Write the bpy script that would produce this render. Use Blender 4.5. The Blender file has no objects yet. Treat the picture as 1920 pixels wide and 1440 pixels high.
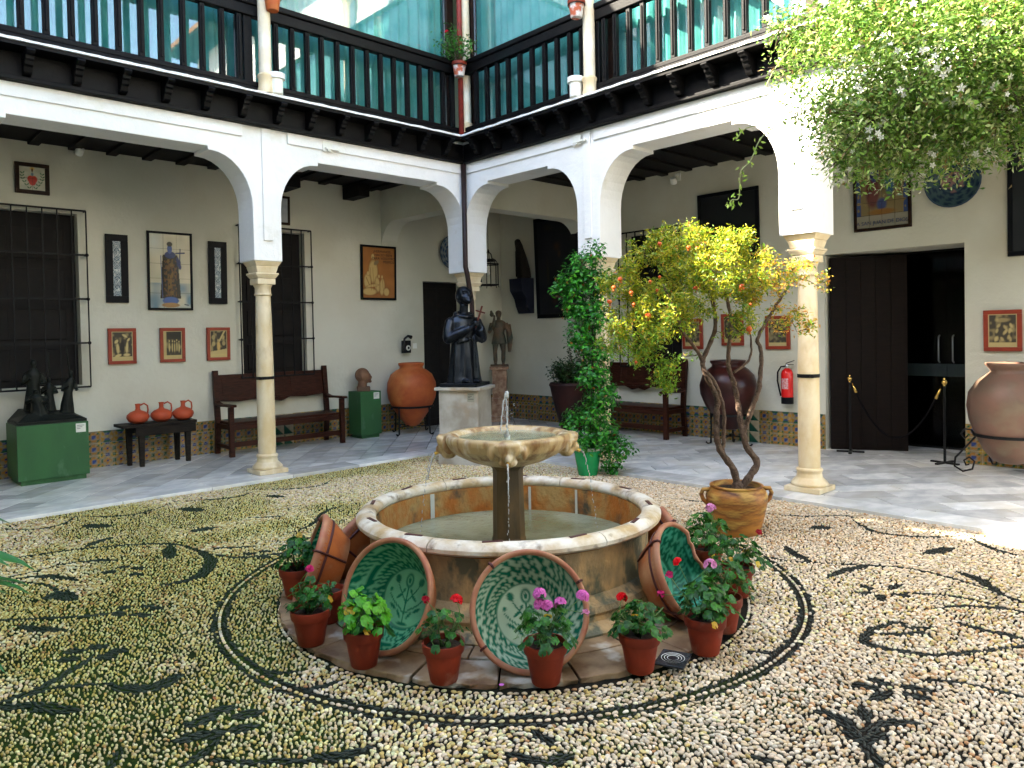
import bpy, bmesh, math, random
import numpy as np
from mathutils import Matrix, Vector, Euler
from mathutils import noise as mnoise
random.seed(7); np.random.seed(7)
S = bpy.context.scene
COL = S.collection
R = math.radians
PI = math.pi

# ---------------------------------------------------------------- camera
cam = bpy.data.objects.new('camera', bpy.data.cameras.new('camera')); COL.objects.link(cam); S.camera = cam
u = Vector((0.72677519, 0.028695, -0.68627576)); v = Vector((-0.68660073, 0.00209649, -0.72703167)); w = Vector((-0.01942341, 0.99958602, 0.02122569))
M = Matrix((u, v, w)).to_4x4(); M.translation = Vector((0, 0, 1.6))
cam.matrix_world = M
cam.data.sensor_width = 36; cam.data.lens = 1387.14 / 1920 * 36
cam.data.shift_y = -65 / 1920
cam.data.clip_end = 200; cam.data.clip_start = 0.05

# ---------------------------------------------------------------- sky and sun
SUN = Vector((-1.0, 0.72, 1.02)).normalized()
wd = bpy.data.worlds.new('World'); S.world = wd; wd.use_nodes = True
nt = wd.node_tree; nt.nodes.clear()
sky = nt.nodes.new('ShaderNodeTexSky'); sky.sky_type = 'NISHITA'; sky.sun_disc = False
sky.sun_elevation = math.asin(SUN.z); sky.sun_rotation = math.atan2(SUN.x, SUN.y); sky.air_density = 1.0; sky.dust_density = 1.5; sky.ozone_density = 1.0
bg = nt.nodes.new('ShaderNodeBackground'); bg.inputs[1].default_value = 0.15
wo = nt.nodes.new('ShaderNodeOutputWorld'); nt.links.new(sky.outputs[0], bg.inputs[0]); nt.links.new(bg.outputs[0], wo.inputs[0])
sl = bpy.data.lights.new('sun', 'SUN'); sl.energy = 4.5; sl.angle = R(0.6); sl.color = (1, .93, .82)
so = bpy.data.objects.new('sun', sl); COL.objects.link(so); so.rotation_euler = SUN.to_track_quat('Z', 'Y').to_euler(); so.location = (0, 0, 20)
S.view_settings.view_transform = 'Standard'; S.view_settings.look = 'None'; S.view_settings.gamma = 1
S.view_settings.exposure = 3.45
try:
    S.view_settings.use_white_balance = True; S.view_settings.white_balance_temperature = 7000; S.view_settings.white_balance_tint = 8
except Exception: pass
S.view_settings.use_curve_mapping = False
try:
    S.cycles.max_bounces = 10; S.cycles.diffuse_bounces = 6; S.cycles.glossy_bounces = 4; S.cycles.transparent_max_bounces = 12
    S.cycles.use_denoising = True; S.cycles.sample_clamp_indirect = 6; S.cycles.caustics_reflective = False; S.cycles.caustics_refractive = False
except Exception: pass

# ---------------------------------------------------------------- materials
def _n(nt, t, **k):
    n = nt.nodes.new(t)
    for a, b in k.items(): setattr(n, a, b)
    return n
def mat(name, c, rough=.6, c2=None, scale=8, amt=1.0, c3=None, scale3=2, metal=0, bump=0, bscale=40, bdist=.004, stretch=(1, 1, 1), detail=5, attr=None, attr_mul=False, rvar=0, spec=.3, coat=0, trans=0, ior=1.45, ramp=(.38, .62), ramp3=(.5, .7), alpha=None, instancer=False, objvar=0, tlu=0, coord='Object'):
    m = bpy.data.materials.new(name); m.use_nodes = True; nt = m.node_tree; L = nt.links
    b = nt.nodes['Principled BSDF']; b.inputs['Roughness'].default_value = rough; b.inputs['Metallic'].default_value = metal
    b.inputs['Specular IOR Level'].default_value = spec; b.inputs['Coat Weight'].default_value = coat; b.inputs['IOR'].default_value = ior
    b.inputs['Transmission Weight'].default_value = trans
    tc = _n(nt, 'ShaderNodeTexCoord'); mp = _n(nt, 'ShaderNodeMapping'); mp.inputs['Scale'].default_value = stretch
    L.new(tc.outputs[coord], mp.inputs['Vector'])
    src = None
    def noise(sc, det, rg=.55):
        n = _n(nt, 'ShaderNodeTexNoise'); n.inputs['Scale'].default_value = sc; n.inputs['Detail'].default_value = det; n.inputs['Roughness'].default_value = rg
        L.new(mp.outputs[0], n.inputs['Vector']); return n
    def mix(fac, a, bb, mode='MIX'):
        x = _n(nt, 'ShaderNodeMix', data_type='RGBA', blend_type=mode)
        if isinstance(fac, (int, float)): x.inputs[0].default_value = fac
        else: L.new(fac, x.inputs[0])
        for i, q in ((6, a), (7, bb)):
            if isinstance(q, tuple): x.inputs[i].default_value = (*q[:3], 1)
            else: L.new(q, x.inputs[i])
        return x.outputs[2]
    def ramp_(fac, lo, hi, top=1.0):
        r = _n(nt, 'ShaderNodeMapRange'); r.inputs[1].default_value = lo; r.inputs[2].default_value = hi; r.inputs[4].default_value = top
        L.new(fac, r.inputs[0]); return r.outputs[0]
    src = tuple(c)
    if attr:
        a = _n(nt, 'ShaderNodeAttribute', attribute_name=attr)
        if instancer: a.attribute_type = 'INSTANCER'
        src = a.outputs['Color'] if not attr_mul else mix(1.0, a.outputs['Color'], tuple(c), 'MULTIPLY')
    if c2:
        n = noise(scale, detail); src = mix(ramp_(n.outputs['Fac'], *ramp, amt), src, tuple(c2))
    if c3:
        n = noise(scale3, 4); src = mix(ramp_(n.outputs['Fac'], *ramp3), src, tuple(c3))
    if objvar:
        oi = _n(nt, 'ShaderNodeObjectInfo'); r = ramp_(oi.outputs['Random'], 0, 1); 
        rr = _n(nt, 'ShaderNodeMapRange'); rr.inputs[3].default_value = 1 - objvar; rr.inputs[4].default_value = 1 + objvar * .4; L.new(oi.outputs['Random'], rr.inputs[0])
        hs = _n(nt, 'ShaderNodeHueSaturation'); L.new(rr.outputs[0], hs.inputs['Value'])
        if isinstance(src, tuple): hs.inputs['Color'].default_value = (*src[:3], 1)
        else: L.new(src, hs.inputs['Color'])
        src = hs.outputs[0]
    if isinstance(src, tuple): b.inputs['Base Color'].default_value = (*src[:3], 1)
    else: L.new(src, b.inputs['Base Color'])
    if rvar:
        n = noise(6, 4); r = _n(nt, 'ShaderNodeMapRange'); r.inputs[3].default_value = max(0, rough - rvar); r.inputs[4].default_value = rough + rvar; L.new(n.outputs['Fac'], r.inputs[0]); L.new(r.outputs[0], b.inputs['Roughness'])
    if bump:
        n = noise(bscale, 5, .6); bp = _n(nt, 'ShaderNodeBump'); bp.inputs['Strength'].default_value = bump; bp.inputs['Distance'].default_value = bdist
        L.new(n.outputs['Fac'], bp.inputs['Height']); L.new(bp.outputs[0], b.inputs['Normal'])
    if tlu:
        t = _n(nt, 'ShaderNodeBsdfTranslucent'); ms = _n(nt, 'ShaderNodeMixShader'); ms.inputs[0].default_value = tlu
        if isinstance(src, tuple): t.inputs[0].default_value = (*src[:3], 1)
        else: L.new(src, t.inputs[0])
        L.new(b.outputs[0], ms.inputs[1]); L.new(t.outputs[0], ms.inputs[2]); L.new(ms.outputs[0], nt.nodes['Material Output'].inputs[0])
    return m
def glass(name, ior=1.6, tint=(1, 1, 1), rough=0.0):
    m = bpy.data.materials.new(name); m.use_nodes = True; nt = m.node_tree; L = nt.links; nt.nodes.remove(nt.nodes['Principled BSDF'])
    lw = _n(nt, 'ShaderNodeLayerWeight'); lw.inputs[0].default_value = .5
    pw = _n(nt, 'ShaderNodeMath', operation='POWER'); pw.inputs[1].default_value = 3.2; L.new(lw.outputs['Facing'], pw.inputs[0])
    f = _n(nt, 'ShaderNodeMapRange'); f.inputs[3].default_value = ((ior - 1) / (ior + 1)) ** 2 * 2; f.inputs[4].default_value = .95; L.new(pw.outputs[0], f.inputs[0])
    t = _n(nt, 'ShaderNodeBsdfTransparent'); t.inputs[0].default_value = (*tint, 1); g = _n(nt, 'ShaderNodeBsdfGlossy'); g.inputs['Roughness'].default_value = rough
    x = _n(nt, 'ShaderNodeMixShader'); L.new(f.outputs[0], x.inputs[0]); L.new(t.outputs[0], x.inputs[1]); L.new(g.outputs[0], x.inputs[2]); L.new(x.outputs[0], nt.nodes['Material Output'].inputs[0])
    if ior < 1.3: return m
    n = _n(nt, 'ShaderNodeTexNoise'); n.inputs['Scale'].default_value = 1.2; b = _n(nt, 'ShaderNodeBump'); b.inputs['Strength'].default_value = .12; b.inputs['Distance'].default_value = .02; L.new(n.outputs[0], b.inputs['Height']); L.new(b.outputs[0], g.inputs['Normal'])
    return m

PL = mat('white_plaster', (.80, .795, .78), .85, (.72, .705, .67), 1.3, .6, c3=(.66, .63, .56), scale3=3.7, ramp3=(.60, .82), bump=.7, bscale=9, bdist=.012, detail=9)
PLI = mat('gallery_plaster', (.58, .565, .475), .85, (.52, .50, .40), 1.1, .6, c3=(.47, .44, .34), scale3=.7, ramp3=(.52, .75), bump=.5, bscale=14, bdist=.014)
WOOD = mat('black_stained_wood', (.0018, .0017, .0018), .5, (.005, .0045, .0045), 14, .8, bump=.5, bscale=60, spec=.13, stretch=(1, 1, 1))
BEAM = mat('dark_ceiling_wood', (.003, .002, .0018), .7, (.006, .004, .003), 10, bump=.4)
BROWN = mat('brown_walnut', (.022, .006, .003), .45, (.05, .014, .007), 9, .8, spec=.15, bump=.4, bscale=50, stretch=(1, 1, 6))
DARKB = mat('dark_aged_wood', (.010, .0075, .006), .6, (.022, .016, .011), 9, .8, spec=.15, bump=.4, bscale=50, stretch=(1, 6, 6))
IRON = mat('wrought_iron', (.006, .006, .0065), .55, spec=.2, bump=.3, bscale=80)
BRONZE = mat('dark_bronze', (.016, .019, .025), .33, (.032, .038, .046), 7, .7, metal=.85, bump=.35, bscale=45, rvar=.1)
BRONZE2 = mat('black_green_bronze', (.007, .009, .007), .5, (.015, .017, .013), 7, .7, metal=.1, spec=.2, bump=.35, bscale=45)
STONE = mat('cream_column_marble', (.60, .46, .26), .38, (.70, .60, .42), 5, 1, c3=(.34, .22, .10), scale3=3.3, ramp3=(.56, .76), bump=.35, bscale=30, stretch=(1, 1, .5))
RIMS = mat('rim_marble', (.66, .61, .52), .38, (.44, .31, .16), 6, 1, c3=(.15, .10, .06), scale3=9, ramp3=(.57, .72), bump=.6, bscale=35, bdist=.006)
def _basin(name, warm=1.0):
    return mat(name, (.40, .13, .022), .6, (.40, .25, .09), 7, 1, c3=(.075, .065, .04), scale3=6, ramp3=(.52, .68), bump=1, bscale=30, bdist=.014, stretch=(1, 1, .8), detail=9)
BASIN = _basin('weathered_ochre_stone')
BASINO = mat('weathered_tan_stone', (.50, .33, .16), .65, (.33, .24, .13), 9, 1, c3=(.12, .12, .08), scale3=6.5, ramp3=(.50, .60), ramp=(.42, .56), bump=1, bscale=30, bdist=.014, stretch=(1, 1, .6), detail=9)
BOWLS = mat('veined_ochre_marble', (.44, .31, .15), .36, (.19, .085, .025), 10, .9, c3=(.62, .55, .42), scale3=7, ramp3=(.56, .70), bump=.6, bscale=26, bdist=.008, stretch=(1.5, 1.5, .35), coat=.4, detail=8, ramp=(.46, .62))
PAVE = mat('worn_ochre_paving', (.30, .20, .11), .6, (.13, .07, .035), 5, 1, c3=(.50, .47, .40), scale3=3, ramp3=(.54, .64), bump=.7, bscale=22, objvar=.25)
MARB = mat('grey_white_marble', (.78, .77, .735), .13, (.50, .52, .52), 2.6, .8, c3=(.72, .68, .58), scale3=1.3, ramp3=(.5, .75), stretch=(1.5, 2.1, 1), detail=10, objvar=.34, rvar=.06, coord='Generated' if False else 'Object')
MARBP = mat('plinth_marble', (.50, .475, .42), .3, (.30, .26, .20), 3, .9, c3=(.38, .24, .12), scale3=2.3, ramp3=(.55, .75), detail=9)
MARBR = mat('red_brown_marble', (.20, .10, .06), .35, (.40, .27, .18), 11, .8, detail=8)
TERRA = mat('terracotta', (.23, .028, .010), .6, (.14, .018, .008), 7, .7, c3=(.34, .17, .12), scale3=7, ramp3=(.56, .78), bump=.35, bscale=60, bdist=.003, objvar=.25)
TERRAJ = mat('orange_clay_jar', (.44, .10, .025), .55, (.32, .06, .018), 4, .9, c3=(.50, .17, .05), scale3=2.2, bump=.35, bscale=18)
TERRAG = mat('red_clay_jug', (.46, .075, .03), .5, (.36, .06, .025), 6, .6)
TERRAD = mat('glazed_dark_jar', (.020, .007, .006), .28, (.05, .010, .007), 3, .8, bump=.3, bscale=14)
TERRAB = mat('dusty_pinkish_jar', (.16, .085, .06), .5, (.11, .075, .052), 3.5, .9, c3=(.19, .145, .095), scale3=1.8, bump=.4, bscale=18)
URN = mat('ochre_wheel_thrown_urn', (.40, .17, .035), .45, (.10, .035, .015), 4.2, 1, c3=(.52, .32, .08), scale3=4, bump=.5, bscale=30, stretch=(1, 1, 4))
LEBR = mat('unglazed_bowl_clay', (.36, .10, .025), .5, (.22, .055, .018), 6, .8, c3=(.50, .28, .14), scale3=3, bump=.3, bscale=50)
RIMC = mat('worn_bowl_rim', (.30, .10, .055), .45, (.34, .17, .09), 12, .8, bump=.3)
SOIL = mat('potting_soil', (.010, .007, .005), .95, (.05, .035, .025), 60, bump=1, bscale=120)
GREENP = mat('green_painted_plinth', (.03, .11, .035), .5, (.024, .085, .03), 3, .8, c3=(.055, .13, .06), scale3=9, ramp3=(.60, .72), bump=.25, bscale=40, stretch=(1, 1, .5))
GREENT = mat('green_glazed_pot', (.01, .30, .09), .25, (.02, .36, .12), 8, .6, coat=.3)
PAINT = mat('painted_surface', (1, 1, 1), .55, attr='col')
GLAZE = mat('glazed_paint', (1, 1, 1), .25, attr='col', spec=.25, bump=.12, bscale=30)
TILEM = mat('glazed_azulejo', (1, 1, 1), .22, attr='col', bump=.2, bscale=60, objvar=.18)
REDF = mat('red_varnished_frame', (.30, .045, .02), .4, (.24, .035, .018), 10)
BLACKF = mat('black_frame', (.003, .0035, .005), .5, spec=.15)
BROWNF = mat('brown_frame', (.014, .006, .003), .5, (.025, .010, .005), 20, spec=.15)
BLACK = mat('unlit_interior_black', (.006, .006, .007), .8)  # for black sheets that stand in for the shade of unlit rooms
WHITEP = mat('white_plastic', (.76, .76, .70), .4, (.66, .65, .58), 5, .6)
REDE = mat('red_enamel', (.62, .012, .012), .25, coat=.4)
REDP = mat('red_oxide_pipe', (.26, .03, .02), .5, (.16, .02, .015), 9)
BLKP = mat('brown_black_pipe', (.03, .014, .012), .45, (.018, .01, .009), 9)
BRASS = mat('brass', (.72, .45, .12), .25, metal=1)
STEEL = mat('steel', (.5, .5, .5), .3, metal=1)
LABEL = mat('pale_label', (.62, .62, .55), .6)
INK = mat('ink', (.02, .018, .015), .7)
BARK = mat('grey_brown_bark', (.075, .045, .03), .8, (.15, .10, .07), 22, .9, bump=1, bscale=55, bdist=.025)
LEAFC = mat('leaf', (1, 1, 1), .42, attr='col', tlu=.35, spec=.4)
LEAFG = mat('glossy_leaf', (1, 1, 1), .28, attr='col', tlu=.2)
PETAL = mat('petal', (1, 1, 1), .5, attr='col', tlu=.3)
FRUIT = mat('pomegranate_skin', (.50, .05, .012), .35, (.42, .12, .02), 18)
CURT = mat('teal_curtain', (.06, .36, .32), .8, (.14, .46, .42), 3, .8, tlu=.25)
GLASS = glass('window_glass', 1.5); GLASSD = glass('dark_glass', 1.12, (.5, .5, .5))
WATER = mat('fountain_water', (.15, .16, .085), .02, (.30, .32, .22), 2.5, .8, bump=.5, bscale=11, bdist=.012, spec=.7)
JET = mat('falling_water', (.9, .93, .95), .05, trans=.6, ior=1.33, tlu=0)
TEXTM = INK

# ---------------------------------------------------------------- mesh helpers
class MB:
    def __init__(s): s.v = []; s.f = []; s.c = []
    def add(s, vs, fs, c=None):
        o = len(s.v); s.v += [tuple(q) for q in vs]; s.f += [tuple(i + o for i in f) for f in fs]
        if c is not None: s.c += [c] * len(vs) if not isinstance(c, list) else c
        return s
    def box(s, x0, x1, y0, y1, z0, z1, c=None):
        return s.add([(x0, y0, z0), (x1, y0, z0), (x1, y1, z0), (x0, y1, z0), (x0, y0, z1), (x1, y0, z1), (x1, y1, z1), (x0, y1, z1)],
                     [(0, 3, 2, 1), (4, 5, 6, 7), (0, 1, 5, 4), (1, 2, 6, 5), (2, 3, 7, 6), (3, 0, 4, 7)], c)
    def lathe(s, prof, n=32, cx=0, cy=0, fn=None, cap=True, a0=0, a1=2 * PI, c=None):
        full = abs(a1 - a0 - 2 * PI) < 1e-6; k = n if full else n + 1; vs = []
        for r, z in prof:
            for i in range(k):
                a = a0 + (a1 - a0) * i / n; rr = fn(a, r, z) if fn else r
                vs.append((cx + rr * math.cos(a), cy + rr * math.sin(a), z))
        fs = []
        for j in range(len(prof) - 1):
            for i in range(n):
                i2 = (i + 1) % k; fs.append((j * k + i, j * k + i2, (j + 1) * k + i2, (j + 1) * k + i))
        if cap and full:
            fs.append(tuple(reversed(range(k)))); fs.append(tuple(range((len(prof) - 1) * k, len(prof) * k)))
        if not full:
            m = len(prof); fs.append(tuple(j * k for j in range(m))); fs.append(tuple(j * k + k - 1 for j in reversed(range(m))))
        return s.add(vs, fs, c)
    def tube(s, pts, rad, n=8, c=None, closed=False):
        P = [Vector(p) for p in pts]; k = len(P)
        if not isinstance(rad, (list, tuple)): rad = [rad] * k
        vs = []; up = Vector((0, 0, 1)); prev = None
        for i in range(k):
            if closed: t = P[(i + 1) % k] - P[i - 1]
            else: t = P[min(i + 1, k - 1)] - P[max(i - 1, 0)]
            if t.length < 1e-9: t = Vector((0, 0, 1))
            t.normalize()
            if prev is None: a = t.orthogonal().normalized()
            else:
                a = prev - t * prev.dot(t)
                if a.length < 1e-6: a = t.orthogonal()
                a.normalize()
            prev = a; b = t.cross(a)
            for j in range(n):
                an = 2 * PI * j / n; vs.append(P[i] + (a * math.cos(an) + b * math.sin(an)) * rad[i])
        fs = []
        for i in range(k if closed else k - 1):
            i2 = (i + 1) % k
            for j in range(n): fs.append((i * n + j, i * n + (j + 1) % n, i2 * n + (j + 1) % n, i2 * n + j))
        if not closed: fs.append(tuple(reversed(range(n)))); fs.append(tuple(range((k - 1) * n, k * n)))
        return s.add(vs, fs, c)
    def ell(s, ctr, r, n=10, m=8, rot=None, c=None):
        if not isinstance(r, (tuple, list)): r = (r, r, r)
        Rm = rot.to_matrix() if rot else Matrix.Identity(3); vs = []; fs = []
        vs.append(Vector(ctr) + Rm @ Vector((0, 0, -r[2])))
        for j in range(1, m):
            ph = -PI / 2 + PI * j / m
            for i in range(n):
                a = 2 * PI * i / n; vs.append(Vector(ctr) + Rm @ Vector((r[0] * math.cos(a) * math.cos(ph), r[1] * math.sin(a) * math.cos(ph), r[2] * math.sin(ph))))
        vs.append(Vector(ctr) + Rm @ Vector((0, 0, r[2]))); T = len(vs) - 1
        for i in range(n): fs.append((0, 1 + (i + 1) % n, 1 + i)); fs.append((T, T - n + i, T - n + (i + 1) % n))
        for j in range(m - 2):
            for i in range(n): fs.append((1 + j * n + i, 1 + j * n + (i + 1) % n, 1 + (j + 1) * n + (i + 1) % n, 1 + (j + 1) * n + i))
        return s.add(vs, fs, c)
    def prism(s, poly, axis, a, b, c=None):
        # poly in the two other coordinates, extruded along axis from a to b
        k = len(poly)
        def pt(p, t): return {'x': (t, p[0], p[1]), 'y': (p[0], t, p[1]), 'z': (p[0], p[1], t)}[axis]
        vs = [pt(p, a) for p in poly] + [pt(p, b) for p in poly]
        fs = [tuple(range(k)), tuple(reversed(range(k, 2 * k)))] + [(i, i + k, (i + 1) % k + k, (i + 1) % k) for i in range(k)]
        return s.add(vs, fs, c)
    def sub(s, o, Mx, c=None):
        return s.add([Mx @ Vector(q) for q in o.v], o.f, o.c if o.c else c)
    def mesh(s, name, m, smooth=False):
        me = bpy.data.meshes.new(name); me.from_pydata(s.v, [], s.f); me.validate()
        bm = bmesh.new(); bm.from_mesh(me); bmesh.ops.recalc_face_normals(bm, faces=bm.faces); bm.to_mesh(me); bm.free()
        if m: me.materials.append(m)
        if s.c and len(s.c) == len(me.vertices):
            a = me.color_attributes.new('col', 'FLOAT_COLOR', 'POINT'); a.data.foreach_set('color', np.array([(*q[:3], 1) for q in s.c], dtype=np.float32).ravel())
        if smooth: me.polygons.foreach_set('use_smooth', [True] * len(me.polygons))
        me.update(); return me
def link(name, me, parent=None, loc=None, rot=None):
    o = bpy.data.objects.new(name, me); COL.objects.link(o)
    if parent is not None: o.parent = parent
    if loc is not None: o.location = loc
    if rot is not None: o.rotation_euler = rot
    return o
def part(name, mb, m, parent=None, smooth=False, loc=None, rot=None, bevel=0, label=None, angle=None):
    me = mb.mesh(name, m, smooth or angle is not None); o = link(name, me, parent, loc, rot)
    if angle is not None: me.set_sharp_from_angle(angle=R(angle))
    if bevel:
        b = o.modifiers.new('bevel', 'BEVEL'); b.width = bevel; b.segments = 2; b.limit_method = 'ANGLE'
    if label: o['label'] = label
    return o
def thing(name, label, cat, loc=(0, 0, 0), rz=0, group=None, rot=None):
    o = bpy.data.objects.new(name, None); COL.objects.link(o); o.location = loc
    o.rotation_euler = rot if rot else (0, 0, rz); o['label'] = label; o['category'] = cat
    if group: o['group'] = group
    return o
def tag(o, label, cat, group=None, kind=None):
    o['label'] = label
    if cat: o['category'] = cat
    if group: o['group'] = group
    if kind: o['kind'] = kind
    return o
def struct(o, label=None):
    o['kind'] = 'structure'
    if label: o['label'] = label
    return o
def stuff(o): o['kind'] = 'stuff'; return o
def kids(o): return list(o.children)
def copy_tree(o, parent=None, loc=None, rot=None, label=None):
    c = o.copy(); COL.objects.link(c)
    if parent is not None: c.parent = parent
    if loc is not None: c.location = loc
    if rot is not None: c.rotation_euler = rot
    if label: c['label'] = label
    for ch in kids(o): copy_tree(ch, c)
    return c
def box(name, m, x0, x1, y0, y1, z0, z1, parent=None, bevel=0):
    return part(name, MB().box(x0, x1, y0, y1, z0, z1), m, parent, bevel=bevel)
def bake(o):
    dg = bpy.context.evaluated_depsgraph_get(); dg.update(); me = bpy.data.meshes.new_from_object(o.evaluated_get(dg)); o.modifiers.clear(); o.data = me; return o
def sculpt(name, mb, m, parent, voxel=.01, smooth=4, loc=None, rot=None, rough=0, dec=0):
    o = part(name, mb, m, parent, loc=loc, rot=rot)
    r = o.modifiers.new('r', 'REMESH'); r.mode = 'VOXEL'; r.voxel_size = voxel; r.use_smooth_shade = True
    s = o.modifiers.new('s', 'SMOOTH'); s.iterations = smooth; s.factor = .5
    if dec:
        d = o.modifiers.new('d', 'DECIMATE'); d.ratio = dec
    bake(o)
    if not o.data.materials: o.data.materials.append(m)
    o.data.polygons.foreach_set('use_smooth', [True] * len(o.data.polygons))
    return o
def text(name, s, size, m, parent, loc, rot, align='CENTER', depth=.001, spacing=1.0):
    cu = bpy.data.curves.new(name, 'FONT'); cu.body = s; cu.size = size; cu.align_x = align; cu.extrude = depth; cu.space_character = spacing
    t = bpy.data.objects.new(name, cu); COL.objects.link(t)
    dg = bpy.context.evaluated_depsgraph_get(); me = bpy.data.meshes.new_from_object(t.evaluated_get(dg)); bpy.data.objects.remove(t)
    me.materials.clear(); me.materials.append(m); return link(name, me, parent, loc, rot)
def panel(name, wdt, hgt, fn, m, parent, loc, rot=None, res=60, rect=None, thick=.004):
    """flat painted panel in local x (0..w) and z (0..h), facing -y; fn(u,v)->(n,3) colours, rect picks a part of the picture"""
    u0, u1, v0, v1 = rect or (0, 1, 0, 1); nx = max(2, int(res * (u1 - u0)) + 1); nz = max(2, int(res * (v1 - v0) * hgt / wdt) + 1)
    U, V = np.meshgrid(np.linspace(u0, u1, nx), np.linspace(v0, v1, nz)); cc = np.clip(fn(U.ravel(), V.ravel()), 0, 1)
    g = 0.0015 if rect else 0
    X = np.clip(U.ravel(), u0 + g / wdt, u1 - g / wdt) * wdt; Z = np.clip(V.ravel(), v0 + g / hgt, v1 - g / hgt) * hgt
    vs = [(float(a), 0.0, float(b)) for a, b in zip(X, Z)]
    fs = [(j * nx + i, j * nx + i + 1, (j + 1) * nx + i + 1, (j + 1) * nx + i) for j in range(nz - 1) for i in range(nx - 1)]
    mb = MB(); mb.v = vs; mb.f = fs; mb.c = [tuple(q) for q in cc]
    e = [(vs[0][0], thick, vs[0][2]), (vs[nx - 1][0], thick, vs[0][2]), (vs[-1][0], thick, vs[-1][2]), (vs[0][0], thick, vs[-1][2])]
    k = len(vs); cor = [0, nx - 1, nx * nz - 1, nx * (nz - 1)]
    mb.v += e; mb.c += [mb.c[q] for q in cor]; mb.f += [(cor[0], k, k + 1, cor[1]), (cor[1], k + 1, k + 2, cor[2]), (cor[2], k + 2, k + 3, cor[3]), (cor[3], k + 3, k, cor[0]), (k, k + 3, k + 2, k + 1)]
    me = bpy.data.meshes.new(name); me.from_pydata(mb.v, [], mb.f); me.materials.append(m)
    a = me.color_attributes.new('col', 'FLOAT_COLOR', 'POINT'); a.data.foreach_set('color', np.array([(*q, 1) for q in mb.c], dtype=np.float32).ravel())
    return link(name, me, parent, loc, rot)
def vn(x, y, sc, seed=0):
    """cheap smooth value noise for numpy arrays"""
    x = np.asarray(x) * sc + seed * 17.3; y = np.asarray(y) * sc + seed * 9.1; xi = np.floor(x); yi = np.floor(y); fx = x - xi; fy = y - yi
    h = lambda a, b: (np.sin(a * 127.1 + b * 311.7 + seed * 74.7) * 43758.5453) % 1
    fx = fx * fx * (3 - 2 * fx); fy = fy * fy * (3 - 2 * fy)
    return (h(xi, yi) * (1 - fx) + h(xi + 1, yi) * fx) * (1 - fy) + (h(xi, yi + 1) * (1 - fx) + h(xi + 1, yi + 1) * fx) * fy
def lay(c, mask, col, a=1.0):
    m = np.clip(mask, 0, 1)[:, None] * a; return c * (1 - m) + np.array(col)[None, :] * m
def dsc(u, v, x, y, rx, ry, soft=.15, rot=0):
    du = (u - x) * math.cos(rot) + (v - y) * math.sin(rot); dv = -(u - x) * math.sin(rot) + (v - y) * math.cos(rot)
    d = np.sqrt((du / rx) ** 2 + (dv / ry) ** 2); return np.clip((1 - d) / soft, 0, 1)
def seg(u, v, x0, y0, x1, y1, w_, soft=.4, w1=None):
    dx, dy = x1 - x0, y1 - y0; t = np.clip(((u - x0) * dx + (v - y0) * dy) / (dx * dx + dy * dy + 1e-12), 0, 1)
    d = np.hypot(u - x0 - t * dx, v - y0 - t * dy); ww = w_ + ((w1 if w1 is not None else w_) - w_) * t; return np.clip((ww - d) / (ww * soft + 1e-9), 0, 1)
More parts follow.
